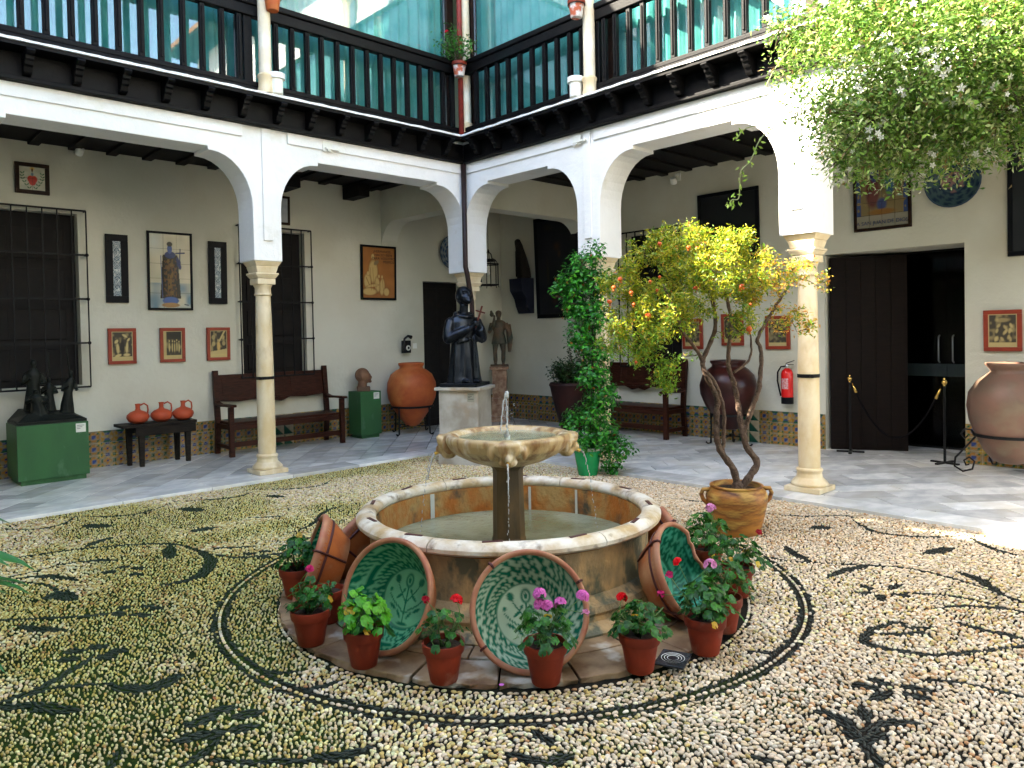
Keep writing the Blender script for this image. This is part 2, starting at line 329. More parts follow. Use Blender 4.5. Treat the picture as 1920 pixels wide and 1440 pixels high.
STROKES=[(0.05,[(1.13,7.72),(1.3,7.43),(1.53,7.43),(1.7,7.66)]),(0.05,[(1.72,7.64),(1.92,7.42),(2.15,7.33),(2.5,7.54)]),(0.06,[(2.55,7.61),(2.83,7.43),(3.07,7.37),(3.28,7.48)]),(0.06,[(3.37,7.61),(3.64,7.34),(3.95,7.26),(4.16,7.42)]),(0.05,[(0.96,6.57),(1.2,6.53),(1.48,6.43),(1.7,6.31),(1.94,6.13),(2.05,5.93),(2.09,5.62)]),(0.11,[(2.07,5.82),(2.09,5.62),(2.03,5.35),(1.9,5.14),(1.81,5.09),(1.7,5.08)]),(0.05,[(1.7,5.08),(1.6,5.1)]),(0.1,[(1.5,6.48),(1.61,6.57),(1.72,6.61)]),(0.04,[(0.88,6.07),(1.05,6.04),(1.22,6.09),(1.39,6.07)]),(0.07,[(1.34,6.09),(1.46,6.02),(1.57,5.92)]),(0.09,[(0.98,5.97),(1.12,5.87),(1.24,5.63)]),(0.04,[(0.87,5.97),(1.05,5.72),(1.1,5.45)]),(0.16,[(1.02,5.37),(1.09,5.37),(1.12,5.21)]),(0.04,[(0.74,5.13),(0.91,4.99),(1.13,4.83),(1.27,4.77)]),(0.09,[(0.8,4.94),(0.87,4.8),(0.97,4.68)]),(0.06,[(0.56,3.95),(0.72,3.99),(0.91,4.12),(0.99,4.2)]),(0.04,[(0.6,3.96),(0.79,3.93),(0.97,3.79)]),(0.05,[(2.18,5.71),(2.32,5.59),(2.46,5.52)]),(0.05,[(2.14,5.52),(2.23,5.32),(2.42,5.22)]),(0.06,[(2.8,5.66),(3.07,5.79),(3.26,6.0),(3.42,6.15),(3.59,6.2)]),(0.05,[(2.79,6.41),(2.93,6.3),(3.03,6.24)]),(0.06,[(0.95,2.86),(1.06,2.91),(1.15,2.98)]),(0.05,[(1.05,2.85),(1.13,2.74),(1.24,2.63),(1.41,2.49)]),(0.05,[(0.77,3.05),(0.83,3.17)]),(0.05,[(1.53,3.61),(1.53,3.39),(1.65,3.27)]),(0.05,[(1.57,3.07),(1.73,3.04)]),(0.12,[(0.97,3.75),(1.05,3.64),(1.14,3.62),(1.22,3.66)]),(0.1,[(0.55,3.91),(0.65,3.82),(0.74,3.69),(0.79,3.63)]),(0.16,[(1.68,7.22),(1.8,7.03)]),(0.17,[(2.5,7.23),(2.59,7.02)]),(0.14,[(2.27,6.33),(2.42,6.31)]),(0.12,[(1.97,6.01),(1.86,5.68)]),(0.14,[(3.32,7.18),(3.39,7.01)]),(0.08,[(1.42,5.68),(1.47,5.63)]),(0.08,[(1.53,5.72),(1.58,5.67)]),(0.08,[(1.59,5.62),(1.64,5.57)]),(0.08,[(1.54,5.49),(1.59,5.44)]),(0.08,[(2.3,5.39),(2.35,5.33)]),(0.08,[(2.4,5.36),(2.45,5.3)]),(0.08,[(2.34,5.23),(2.39,5.18)]),(0.08,[(2.44,5.22),(2.49,5.16)]),(0.07,[(1.3,4.85),(1.34,4.81)]),(0.07,[(1.24,4.75),(1.28,4.71)]),(0.07,[(1.31,4.68),(1.35,4.64)]),(0.07,[(1.4,4.77),(1.44,4.73)]),(0.07,[(1.44,4.69),(1.47,4.65)]),(0.07,[(1.35,4.62),(1.38,4.58)]),(0.09,[(0.91,4.36),(0.96,4.3)]),(0.09,[(1.01,4.33),(1.07,4.28)]),(0.09,[(0.87,4.27),(0.92,4.22)]),(0.09,[(1.01,4.17),(1.06,4.11)]),(0.09,[(1.07,4.2),(1.13,4.15)]),(0.09,[(1.09,3.17),(1.18,3.14)]),(0.09,[(1.19,3.19),(1.28,3.16)]),(0.09,[(1.02,3.07),(1.11,3.04)]),(0.09,[(1.09,3.03),(1.17,2.99)]),(0.09,[(1.25,3.08),(1.34,3.05)]),(0.09,[(1.2,2.98),(1.28,2.95)]),(0.06,[(2.72,5.44),(2.86,5.41),(2.95,5.45)]),(0.05,[(5.94,3.13),(6.05,2.86),(6.3,2.63),(6.29,2.54)]),(0.06,[(6.22,2.52),(6.02,2.33),(5.95,2.18),(6.04,1.93),(6.29,1.73)]),(0.06,[(6.27,1.67),(6.05,1.46),(6.01,1.29)]),(0.05,[(5.95,3.99),(5.96,3.86),(6.0,3.76)]),(0.035,[(4.84,2.69),(4.83,2.43),(4.95,2.2),(5.09,1.96),(5.2,1.78),(5.2,1.54),(5.12,1.3),(5.01,1.07)]),(0.09,[(5.13,2.56),(5.01,2.43),(4.91,2.27)]),(0.08,[(4.68,2.06),(4.91,2.03),(5.09,1.96)]),(0.09,[(5.34,1.5),(5.27,1.36),(5.05,1.18)]),(0.07,[(4.65,1.77),(4.68,1.85)]),(0.07,[(4.59,1.75),(4.53,1.81)]),(0.07,[(4.59,1.7),(4.5,1.66)]),(0.07,[(4.65,1.65),(4.68,1.56)]),(0.07,[(4.72,1.69),(4.85,1.68)]),(0.035,[(4.72,1.6),(4.83,1.43),(4.86,1.24),(4.82,1.03)]),(0.05,[(4.53,1.42),(4.71,1.3),(4.8,1.16),(4.85,1.04)]),(0.06,[(4.29,1.3),(4.18,1.4),(4.22,1.47),(4.05,1.53),(3.88,1.52),(3.83,1.47),(3.84,1.36),(3.91,1.21),(4.08,1.08),(4.33,0.92)]),(0.05,[(4.0,1.51),(4.04,1.43),(4.16,1.33),(4.1,1.26)]),(0.07,[(4.43,1.24),(4.41,1.12),(4.42,1.02),(4.41,0.94)]),(0.075,[(3.39,1.27),(3.34,1.35)]),(0.075,[(3.44,1.24),(3.45,1.33)]),(0.075,[(3.38,1.21),(3.26,1.24)]),(0.075,[(3.41,1.17),(3.43,1.07)]),(0.075,[(3.46,1.2),(3.52,1.1)]),(0.035,[(3.6,1.15),(3.67,1.05),(3.7,0.94),(3.72,0.8)]),(0.07,[(3.0,1.38),(3.01,1.31),(2.98,1.23),(2.93,1.15)]),(0.07,[(2.93,1.15),(3.05,1.15),(3.13,1.11),(3.19,1.04)]),(0.12,[(2.93,1.21),(2.93,1.16),(3.01,1.11)]),(0.07,[(3.15,1.25),(3.07,1.2)]),(0.06,[(2.91,1.15),(2.82,1.08),(2.77,1.02)]),(0.14,[(5.74,2.63),(5.85,2.56)]),(0.14,[(5.63,1.77),(5.87,1.69)]),(0.05,[(3.33,1.88),(3.39,1.79),(3.48,1.73)]),(0.07,[(5.52,3.5),(5.61,3.4)]),(0.05,[(2.5,1.39),(2.55,1.31)]),(0.07,[(1.88,2.04),(1.9,1.97),(1.93,1.91)]),(0.07,[(1.93,1.91),(2.03,1.87)]),(0.08,[(1.36,2.57),(1.41,2.5),(1.52,2.47)]),(0.05,[(2.05,2.09),(2.04,1.96)])]

# ================================================================ ground of pebbles
FC = (3.2, 3.45)            # fountain centre
RC = (3.27, 3.5)            # centre of the pebble rings
YL, XR = 7.88, 6.50         # edges of the marble galleries
def catmull(pts, n=8):
    P = [np.array(p) for p in pts]; out = []
    if len(P) < 3:
        return [P[0] + (P[-1] - P[0]) * t for t in np.linspace(0, 1, n)]
    for i in range(len(P) - 1):
        a = P[max(i - 1, 0)]; b = P[i]; c = P[i + 1]; d = P[min(i + 2, len(P) - 1)]
        for t in np.linspace(0, 1, n, endpoint=False):
            out.append(.5 * ((2 * b) + (c - a) * t + (2 * a - 5 * b + 4 * c - d) * t * t + (3 * b - a - 3 * c + d) * t ** 3))
    out.append(P[-1]); return out
segs = []
for w_, pts in STROKES:
    cs = catmull(pts); k = len(cs)
    for i in range(k - 1):
        t = (i + .5) / (k - 1); taper = 1 if w_ < .045 else (.35 + .65 * math.sin(PI * min(max(t, .05), .95)))
        segs.append((cs[i][0], cs[i][1], cs[i + 1][0], cs[i + 1][1], w_ * .43 * taper))
segs = np.array(segs)
def dark_at(x, y):
    """which points lie on the dark drawing, and the direction of its stones"""
    on = np.zeros(len(x), bool); ang = np.zeros(len(x)); best = np.full(len(x), 9.)
    for x0, y0, x1, y1, w_ in segs:
        dx, dy = x1 - x0, y1 - y0; L2 = dx * dx + dy * dy + 1e-9
        near = (np.abs(x - (x0 + x1) / 2) < .25 + w_) & (np.abs(y - (y0 + y1) / 2) < .25 + w_)
        if not near.any(): continue
        ii = np.nonzero(near)[0]; xx = x[ii]; yy = y[ii]
        t = np.clip(((xx - x0) * dx + (yy - y0) * dy) / L2, 0, 1); d = np.hypot(xx - x0 - t * dx, yy - y0 - t * dy) / w_
        m = (d < 1) & (d < best[ii]); best[ii[m]] = d[m]; on[ii[m]] = True; ang[ii[m]] = math.atan2(dy, dx)
    r = np.hypot(x - RC[0], y - RC[1]); th = np.arctan2(y - RC[1], x - RC[0]) + PI / 2
    for a, b in ((1.736, 1.758), (1.80, 1.820), (1.450, 1.466)):
        m = (r > a) & (r < b); on |= m; ang = np.where(m, th + .5, ang)
    return on, ang
sp = .0222
nx = int(9.4 / sp); ny = int(10.4 / (sp * .866))
I, J = np.meshgrid(np.arange(nx), np.arange(ny)); gx = (-1.0 + (I + .5 * (J % 2)) * sp).ravel(); gy = (-1.0 + J * sp * .866).ravel()
gx = gx + np.random.uniform(-.34, .34, gx.size) * sp; gy = gy + np.random.uniform(-.34, .34, gy.size) * sp
depth = gx * .686 + gy * .727
side = np.abs(gx * .7268 - gy * .6866)
keep = (gx < XR - .005) & (gy < YL - .005) & (depth > .6) & (side < depth * 1.1 + 1.2) & (np.hypot(gx - 3.195, gy - 3.41) > 1.408)
gx = gx[keep]; gy = gy[keep]
on, ang = dark_at(gx, gy)
rr = np.hypot(gx - RC[0], gy - RC[1])
whiterow = (rr > 1.757) & (rr < 1.798)
inner_row = np.hypot(gx - 3.195, gy - 3.41) < 1.443
# thin out the light pebbles a little in the greener, mossier quarter
moss = np.clip((vn(gx, gy, 1.1, 3) * .6 + vn(gx, gy, 3.1, 4) * .4 - .41) * 3.6, 0, 1)
left = np.clip((gy - gx * .9 + .2) / 4.5, 0, 1)            # 0 right side, 1 far left side
dense = 1 - .12 * left
pk = (np.random.rand(gx.size) < dense) | on
pk &= ~whiterow & ~inner_row
gx, gy, on, ang, rr, moss, left, whiterow = [q[pk] for q in (gx, gy, on, ang, rr, moss, left, whiterow)]
for cx_, cy_, r_, st_ in ((RC[0], RC[1], 1.779, .037), (3.195, 3.41, 1.426, .036)):
    t_ = np.arange(0, 2 * PI, st_ / r_); t_ = t_ + np.random.uniform(-.2, .2, t_.size) * st_ / r_; ax_, ay_ = cx_ + r_ * np.cos(t_), cy_ + r_ * np.sin(t_); z_ = np.zeros(t_.size)
    gx = np.r_[gx, ax_]; gy = np.r_[gy, ay_]; on = np.r_[on, z_ > 1]; ang = np.r_[ang, z_]; rr = np.r_[rr, np.hypot(ax_ - RC[0], ay_ - RC[1])]; moss = np.r_[moss, z_]; left = np.r_[left, np.clip((ay_ - ax_ * .9 + .2) / 4.5, 0, 1)]; whiterow = np.r_[whiterow, z_ < 1]
N = gx.size
flow = vn(gx, gy, .9, 7) * 6 + np.random.normal(0, .55, N)
th = np.arctan2(gy - RC[1], gx - RC[0]) + PI / 2
rot = np.where(on, ang + np.random.normal(0, .12, N), np.where(whiterow, th, flow))
big = vn(gx, gy, 1.7, 9)
sx = sp * (.42 + .24 * np.random.rand(N) + .08 * big) * (1 - .36 * (np.random.rand(N) < .25)); sy = sx * (.50 + .32 * np.random.rand(N)); sz = sp * (.24 + .12 * np.random.rand(N))
shr = 1 - .38 * np.clip(left * 1.6, 0, 1) * np.clip(moss * 1.5, 0, 1); sx *= shr; sy *= shr
sx = np.where(on, sp * .62, sx); sy = np.where(on, sp * .24, sy); sz = np.where(on, sp * .20, sz)
sx = np.where(whiterow, sp * .62, sx); sy = np.where(whiterow, sp * .40, sy)
pal_w = np.array([(.66, .57, .46), (.60, .51, .38), (.70, .64, .55), (.58, .46, .31), (.52, .45, .37), (.66, .53, .41)])
pal_y = np.array([(.60, .47, .20), (.66, .56, .28), (.52, .37, .13), (.68, .62, .40), (.44, .34, .13), (.56, .54, .30)])
pal_o = np.array([(.46, .27, .12), (.50, .34, .18), (.42, .22, .10)])
k = np.random.randint(0, 6, N); colr = pal_w[k] * np.array([1.0, .95, .86]); yel = (np.random.rand(N) < np.clip(.04 + .85 * left + .9 * (vn(gx, gy, .8, 12) - .5), .02, .95)); colr[yel] = pal_y[k][yel]
orr = np.random.rand(N) < .025 + .10 * (vn(gx, gy, 1.3, 21) > .62) + .10 * ((gx > 5) & (vn(gx, gy, 1.7, 22) > .5)); colr[orr] = pal_o[np.random.randint(0, 3, N)][orr]
colr = colr * np.random.uniform(.82, 1.25, (N, 1))
gm = (np.clip(left * 1.5, 0, 1) * np.clip(moss * 1.3, 0, 1))[:, None]; colr = colr * (1 - gm * np.array([[.07, .03, .30]]))
colr[on] = np.array([(.018, .019, .018)]) * np.random.uniform(.5, 1.8, (on.sum(), 1)) + (np.array([(.0, .012, .0)]) * (left[on, None] + .3))
ground_z = lambda x, y: .006 * (np.sin(x * 1.7 + 1) * np.cos(y * 1.3))
gz = ground_z(gx, gy) + sz * np.random.uniform(-.1, .45, N) - .002

PEB = mat('river_pebble', (1, 1, 1), .52, attr='col', instancer=True, bump=.3, bscale=3, bdist=.3)
PEBO = mat('river_pebble_single', (1, 1, 1), .52, attr='col', bump=.3, bscale=3, bdist=.3)
GRND = mat('damp_mortar_and_moss', (1, 1, 1), .95, attr='col', bump=1, bscale=120, spec=.15)
n_ = 150; mb = MB()
gxs = np.linspace(-1.6, XR, n_); gys = np.linspace(-1.6, YL, n_)
mb.v = [(float(a), float(b), float(ground_z(a, b)) - .004) for b in gys for a in gxs]
mb.f = [(j * n_ + i, j * n_ + i + 1, (j + 1) * n_ + i + 1, (j + 1) * n_ + i) for j in range(n_ - 1) for i in range(n_ - 1)]
_x = np.array([q[0] for q in mb.v]); _y = np.array([q[1] for q in mb.v]); _m = np.clip((vn(_x, _y, 1.1, 3) * .6 + vn(_x, _y, 3.1, 4) * .4 - .41) * 3.6, 0, 1); _l = np.clip((_y - _x * .9 + .2) / 4.5, 0, 1); _r = np.hypot(_x - RC[0], _y - RC[1])
_g = np.clip(_l * 1.5 * (_m + .25) + .55 * (_m > .45) * (_r > 1.45) * (_r < 2.1) * (_y < 3.4) * (_x < 3.2) + .5 * np.clip(vn(_x, _y, 1.9, 33) - .55, 0, 1) * 2, 0, 1)[:, None]
mb.c = [tuple(q) for q in np.array([[.012, .010, .007]]) * (1 - _g) + np.array([[.014, .028, .003]]) * _g * (.5 + vn(_x, _y, 9, 5)[:, None])]
ground = part('courtyard_ground', mb, GRND, smooth=True); struct(ground, 'pebble mosaic floor of the courtyard with dark vine drawing')
shapes = []
for q in range(4):
    bm = bmesh.new(); bmesh.ops.create_icosphere(bm, subdivisions=2, radius=1)
    for vv in bm.verts:
        d = 1 + .16 * mnoise.noise(vv.co * 1.1 + Vector((q * 7.3, 3, 1))); vv.co *= d
    me = bpy.data.meshes.new('pebble_shape'); bm.to_mesh(me); bm.free(); me.materials.append(PEB); me.polygons.foreach_set('use_smooth', [True] * len(me.polygons)); shapes.append(me)
def scatter(name, idx, q, parent):
    me = bpy.data.meshes.new(name); me.from_pydata(np.c_[gx[idx], gy[idx], gz[idx]].tolist(), [], [])
    for nm, arr, ty in (('rot', np.c_[np.random.normal(0, .12, len(idx)), np.random.normal(0, .12, len(idx)), rot[idx]], 'FLOAT_VECTOR'), ('scl', np.c_[sx[idx], sy[idx], sz[idx]], 'FLOAT_VECTOR')):
        a = me.attributes.new(nm, ty, 'POINT'); a.data.foreach_set('vector', arr.astype(np.float32).ravel())
    a = me.attributes.new('col', 'FLOAT_COLOR', 'POINT'); a.data.foreach_set('color', np.c_[colr[idx], np.ones(len(idx))].astype(np.float32).ravel())
    o = link(name, me, parent); src = bpy.data.objects.new('pebble_source', shapes[q])
    ng = bpy.data.node_groups.new('lay_pebbles', 'GeometryNodeTree'); ng.interface.new_socket('Geometry', in_out='INPUT', socket_type='NodeSocketGeometry'); ng.interface.new_socket('Geometry', in_out='OUTPUT', socket_type='NodeSocketGeometry')
    gi = ng.nodes.new('NodeGroupInput'); go = ng.nodes.new('NodeGroupOutput'); ip = ng.nodes.new('GeometryNodeInstanceOnPoints'); oi = ng.nodes.new('GeometryNodeObjectInfo'); oi.inputs['Object'].default_value = src
    m2p = ng.nodes.new('GeometryNodeMeshToPoints')
    for nm, sock in (('rot', 'Rotation'), ('scl', 'Scale')):
        na = ng.nodes.new('GeometryNodeInputNamedAttribute'); na.data_type = 'FLOAT_VECTOR'; na.inputs[0].default_value = nm; ng.links.new(na.outputs[0], ip.inputs[sock])
    ng.links.new(gi.outputs[0], m2p.inputs[0]); ng.links.new(m2p.outputs[0], ip.inputs['Points']); ng.links.new(oi.outputs['Geometry'], ip.inputs['Instance']); ng.links.new(ip.outputs[0], go.inputs[0])
    md = o.modifiers.new('pebbles', 'NODES'); md.node_group = ng
    return stuff(o)
depth = gx * .686 + gy * .727
near = np.argsort(depth + np.abs(gx * .7268 - gy * .6866) * .15)[:290]
isn = np.zeros(N, bool)
# the 290 nearest pebbles that are in view are single objects
dd = depth; xx = gx * .7268 - gy * .6866; hh = 1.6 * 1387 / dd   # drop of the point below the horizon in pixels
inview = (np.abs(xx) / dd * 1387 < 955) & (hh < 805) & ~on
cand = np.nonzero(inview)[0]; near = cand[np.argsort(dd[cand])[:290]]; isn[near] = True
variant = np.random.randint(0, 4, N)
for q in range(4):
    scatter('pebble_bed', np.nonzero((variant == q) & ~isn)[0], q, ground)
for i in near:
    me = shapes[variant[i]].copy(); me.materials[0] = PEBO
    a = me.color_attributes.new('col', 'FLOAT_COLOR', 'POINT'); a.data.foreach_set('color', np.tile(np.array([*colr[i], 1], dtype=np.float32), len(me.vertices)))
    o = link('pebble', me, ground, (float(gx[i]), float(gy[i]), float(gz[i])), (0, 0, float(rot[i]))); o.scale = (float(sx[i]), float(sy[i]), float(sz[i]))

# ================================================================ marble gallery floors
WL, WR = 10.27, 9.45        # back walls of the two galleries
def clip_poly(poly, x0, x1, y0, y1):
    for ax, lim, sg in ((0, x0, 1), (0, x1, -1), (1, y0, 1), (1, y1, -1)):
        out = []
        for i in range(len(poly)):
            a, b = poly[i - 1], poly[i]; ia = (a[ax] - lim) * sg >= 0; ib = (b[ax] - lim) * sg >= 0
            if ia != ib:
                t = (lim - a[ax]) / (b[ax] - a[ax]); out.append((a[0] + (b[0] - a[0]) * t, a[1] + (b[1] - a[1]) * t))
            if ib: out.append(b)
        poly = out
        if len(poly) < 3: return []
    return poly
GR = mat('dark_floor_joint', (.03, .027, .022), .8)
fl = part('gallery_floor', MB().box(-1.5, 11.5, YL + .012, 12, -.05, .022), GR); struct(fl, 'marble slab floor of the gallery behind the left arches')
fr = part('gallery_floor', MB().box(XR + .012, 11.5, -1.5, YL + .012, -.05, .022), GR); struct(fr, 'marble slab floor of the gallery behind the right arches')
def slabs(parent, x0, x1, y0, y1, ang, Lx, Ly, vis):
    ca, sa = math.cos(ang), math.sin(ang); cx, cy = (x0 + x1) / 2, (y0 + y1) / 2; D = 12
    for j in range(-int(D / Ly), int(D / Ly)):
        for i in range(-int(D / Lx), int(D / Lx)):
            ox = i * Lx + (j % 3) * Lx / 3; oy = j * Ly; g = .0045
            q = [(ox + g, oy + g), (ox + Lx - g, oy + g), (ox + Lx - g, oy + Ly - g), (ox + g, oy + Ly - g)]
            q = [(cx + a * ca - b * sa, cy + a * sa + b * ca) for a, b in q]
            mx = sum(p[0] for p in q) / 4; my = sum(p[1] for p in q) / 4
            if not (x0 - .6 < mx < x1 + .6 and y0 - .6 < my < y1 + .6) or not vis(mx, my): continue
            q = clip_poly(q, x0, x1, y0, y1)
            if len(q) < 3: continue
            ar = abs(sum(q[k_ - 1][0] * q[k_][1] - q[k_][0] * q[k_ - 1][1] for k_ in range(len(q)))) / 2
            if ar < .0015: continue
            z = .03 + random.uniform(0, .0012)
            part('marble_slab', MB().prism(q, 'z', .0, z), MARB, parent)
vis = lambda x, y: abs(x * .7268 - y * .6866) < (x * .686 + y * .727) * .70 + .4 and x * .686 + y * .727 > 2
slabs(fl, -.5, WR, YL + .33, WL, R(49), .62, .27, vis)
slabs(fr, XR + .33, WR, .2, YL + .33, R(-41), .62, .27, vis)
slabs(fr, WR, 10.6, 2.45, 4.25, R(-41), .62, .27, vis)
# border slabs along the court
x = -.6
while x < XR + .3:
    l = random.uniform(.85, 1.15); part('border_slab', MB().box(x + .003, min(x + l, XR + .33) - .002, YL, YL + .328, -.03, .032), MARB, fl, bevel=.004); x += l
y = .2
while y < YL:
    l = random.uniform(.85, 1.15); part('border_slab', MB().box(XR, XR + .328, y + .002, min(y + l, YL) - .002, -.03, .032), MARB, fr, bevel=.004); y += l

# ================================================================ walls
def wall_rects(lo, hi, z0, z1, holes):
    """split a wall into boxes round its holes: (a0,a1,b0,b1)"""
    xs = sorted({lo, hi} | {h[0] for h in holes} | {h[1] for h in holes}); out = []
    for a, b in zip(xs[:-1], xs[1:]):
        hs = sorted([h for h in holes if h[0] <= a + 1e-6 and h[1] >= b - 1e-6], key=lambda h: h[2]); z = z0
        for h in hs:
            if h[2] > z: out.append((a, b, z, h[2]))
            z = max(z, h[3])
        if z < z1: out.append((a, b, z, z1))
    return out
HL = [(1.0, 2.40, 1.07, 3.17), (4.44, 5.43, 1.07, 3.17), (7.62, 8.45, .0, 2.53)]
mb = MB()
for a, b, c, d in wall_rects(-1.5, WR, 0, 4.32, HL): mb.add([(a, WL, c), (b, WL, c), (b, WL, d), (a, WL, d)], [(0, 1, 2, 3)])
for a, b, c, d in HL:
    y0, y1 = WL, WL + .4
    mb.add([(a, y0, c), (a, y1, c), (a, y1, d), (a, y0, d)], [(0, 1, 2, 3)]); mb.add([(b, y0, c), (b, y1, c), (b, y1, d), (b, y0, d)], [(0, 1, 2, 3)])
    mb.add([(a, y0, d), (b, y0, d), (b, y1, d), (a, y1, d)], [(0, 1, 2, 3)]); mb.add([(a, y0, c), (b, y0, c), (b, y1, c), (a, y1, c)], [(0, 1, 2, 3)])
mb.box(-1.5, WR + .6, WL + .41, WL + .6, 0, 4.32)
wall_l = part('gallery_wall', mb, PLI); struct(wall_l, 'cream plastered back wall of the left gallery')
HR = [(6.31, 7.34, 1.07, 3.12), (2.56, 4.15, .0, 2.53)]
mb = MB()
for a, b, c, d in wall_rects(-1.5, WL, 0, 4.32, HR): mb.add([(WR, a, c), (WR, b, c), (WR, b, d), (WR, a, d)], [(0, 1, 2, 3)])
for (a, b, c, d), dp in zip(HR, (.4, .62)):
    x0, x1 = WR, WR + dp
    mb.add([(x0, a, c), (x1, a, c), (x1, a, d), (x0, a, d)], [(0, 1, 2, 3)]); mb.add([(x0, b, c), (x1, b, c), (x1, b, d), (x0, b, d)], [(0, 1, 2, 3)])
    mb.add([(x0, a, d), (x0, b, d), (x1, b, d), (x1, a, d)], [(0, 1, 2, 3)])
    if c > .1: mb.add([(x0, a, c), (x0, b, c), (x1, b, c), (x1, a, c)], [(0, 1, 2, 3)])
mb.box(WR + 1.3, WR + 1.5, -1.5, WL + .6, 0, 4.32)
mb.box(WR + .63, WR + 1.3, 1.6, 1.8, 0, 4.32); mb.box(WR + .63, WR + 1.3, 5.2, 5.4, 0, 4.32)
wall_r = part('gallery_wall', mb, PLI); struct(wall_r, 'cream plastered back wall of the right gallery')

# azulejo dado: three rows of tiles, each its own piece
def azulejo(kind):
    def fn(u, v):
        x = np.abs(u - .5) * 2; y = np.abs(v - .5) * 2; r = np.hypot(x, y); a = np.arctan2(y, x)
        n = vn(u, v, 9, kind)
        c = np.tile(np.array([[.32, .24, .13]]), (u.size, 1))
        if kind % 3 == 0:
            c = lay(c, ((r < .46 + .12 * np.cos(4 * a)) & (r > .2)).astype(float), (.50, .22, .03)); c = lay(c, (r < .22).astype(float), (.03, .05, .22))
            c = lay(c, (np.hypot(x - 1, y - 1) < .52).astype(float), (.48, .26, .03)); c = lay(c, (np.hypot(x - 1, y - 1) < .27).astype(float), (.02, .12, .05))
            c = lay(c, ((np.hypot(x - .95, y - .1) < .24)).astype(float), (.02, .10, .05)); c = lay(c, ((np.hypot(x - .1, y - .95) < .24)).astype(float), (.03, .05, .20))
        elif kind % 3 == 1:
            c = lay(c, (np.abs(r - .62) < .12).astype(float), (.46, .20, .03)); c = lay(c, (r < .30 + .1 * np.cos(4 * a + PI)).astype(float), (.03, .06, .24))
            c = lay(c, (np.hypot(x - 1, y - 1) < .40).astype(float), (.50, .32, .05)); c = lay(c, (np.hypot(x - .62, y - .62) < .17).astype(float), (.02, .13, .05)); c = lay(c, (r < .1).astype(float), (.55, .40, .10))
        else:
            c = lay(c, ((x * .9 + .1 * np.sin(9 * y)) < y * .6).astype(float), (.05, .08, .22)); c = lay(c, (np.hypot(x - .8, y - .4) < .33).astype(float), (.5, .25, .03))
            c = lay(c, (np.hypot(x - .3, y - .8) < .25).astype(float), (.03, .13, .06)); c = lay(c, (r < .2).astype(float), (.5, .35, .06))
        c = lay(c, (n > .72).astype(float), (.30, .28, .22), .5); return c * (.55 + .25 * n[:, None])
    return fn
def azul_diag(u, v):
    c = np.tile(np.array([[.42, .36, .25]]), (u.size, 1)); m = (u + v < 1).astype(float); return lay(c, m, (.01, .07, .045)) * (.8 + .4 * vn(u, v, 5, 3)[:, None])
TS = .152
tile_me = []
for q in range(6):
    t = panel('azulejo_tile', TS, TS, azulejo(q), TILEM, None, None, res=13, thick=.006); tile_me.append(t.data); bpy.data.objects.remove(t)
t = panel('azulejo_tile', TS, TS, azul_diag, TILEM, None, None, res=13, thick=.006); tile_diag = t.data; bpy.data.objects.remove(t)
def dado(wall, ranges, on_left):
    for a0, a1, skip in ranges:
        k_ = int((a1 - a0) / TS); d = (a1 - a0) / k_
        for i in range(k_):
            for j in range(3):
                c = a0 + (i + .5) * d; blk = int((c + 40) / (TS * 5)); me = tile_me[(0, 1, 0, 3, 1, 0)[blk % 6] if j < 2 else (2, 1)[blk % 2]]
                if blk % 7 == 3 and (i % 5) in (1, 2): me = tile_diag
                rr_ = random.choice((0, 0, 1)) if me is not tile_diag else ((i + j) % 2) * 1
                z = .028 + j * TS
                if on_left: o = link('azulejo_tile', me, wall, (a0 + i * d, WL - .008, z))
                else: o = link('azulejo_tile', me, wall, (WR - .008, a0 + (i + 1) * d, z), (0, 0, -PI / 2))
                o.scale = (d / TS * .985, 1, .985)
dado(wall_l, [(.9, 7.62, 0), (8.45, WR, 0)], True)
dado(wall_r, [(4.15, WL, 0), (.9, 2.56, 0)], False)
# ceilings: boards on beams
cl = part('gallery_ceiling', MB().box(-1.5, WR + 1, 8.5, WL + .6, 3.975, 4.14), BEAM); struct(cl, 'dark boarded ceiling of the left gallery')
cr = part('gallery_ceiling', MB().box(7.18, WR + 1, -1.5, 8.5, 3.975, 4.14), BEAM); struct(cr, 'dark boarded ceiling of the right gallery')
x = -.2
while x < 9.4:
    if not 6.7 < x < 7.2: part('beam', MB().box(x, x + .12, 8.5, WL, 3.94, 3.974), BEAM, cl, bevel=.006)
    x += .42
y = .2
while y < 8.0:
    part('beam', MB().box(7.18, WR, y, y + .12, 3.94, 3.974), BEAM, cr, bevel=.006); y += .42
for x in (4.95, 6.1): part('beam_end', MB().box(x, x + .2, 9.8, WL, 3.75, 3.938), BEAM, cl, bevel=.01)

# ================================================================ arcades
def arch_pts(a, b, spring=3.08, top=3.66, flat=3.70, rx=.46):
    P = [(a, spring)]
    for i in range(1, 10):
        t = PI / 2 * i / 9; P.append((a + rx * (1 - math.cos(t)), spring + (top - spring) * math.sin(t)))
    P += [(a + rx + .03, top), (a + rx + .03, flat), (b - rx - .03, flat), (b - rx - .03, top)]
    for i in range(9, 0, -1):
        t = PI / 2 * i / 9; P.append((b - rx * (1 - math.cos(t)), spring + (top - spring) * math.sin(t)))
    P.append((b, spring)); return P
PB = 2.49
def comb(lo, hi, piers, zt=4.32):
    """outline of a wall standing on piers"""
    poly = [(lo, zt)]
    for i, (a, b) in enumerate(piers):
        poly += [(a, PB), (b, PB)]
        if i + 1 < len(piers): poly += arch_pts(b, piers[i + 1][0])
    poly += [(hi, zt)]
    return poly
A1, A2 = 8.1, 6.78
pl_ = [(-1.5, -1.1), (.50, .85), (3.66, 4.0), (6.78, 7.18)]
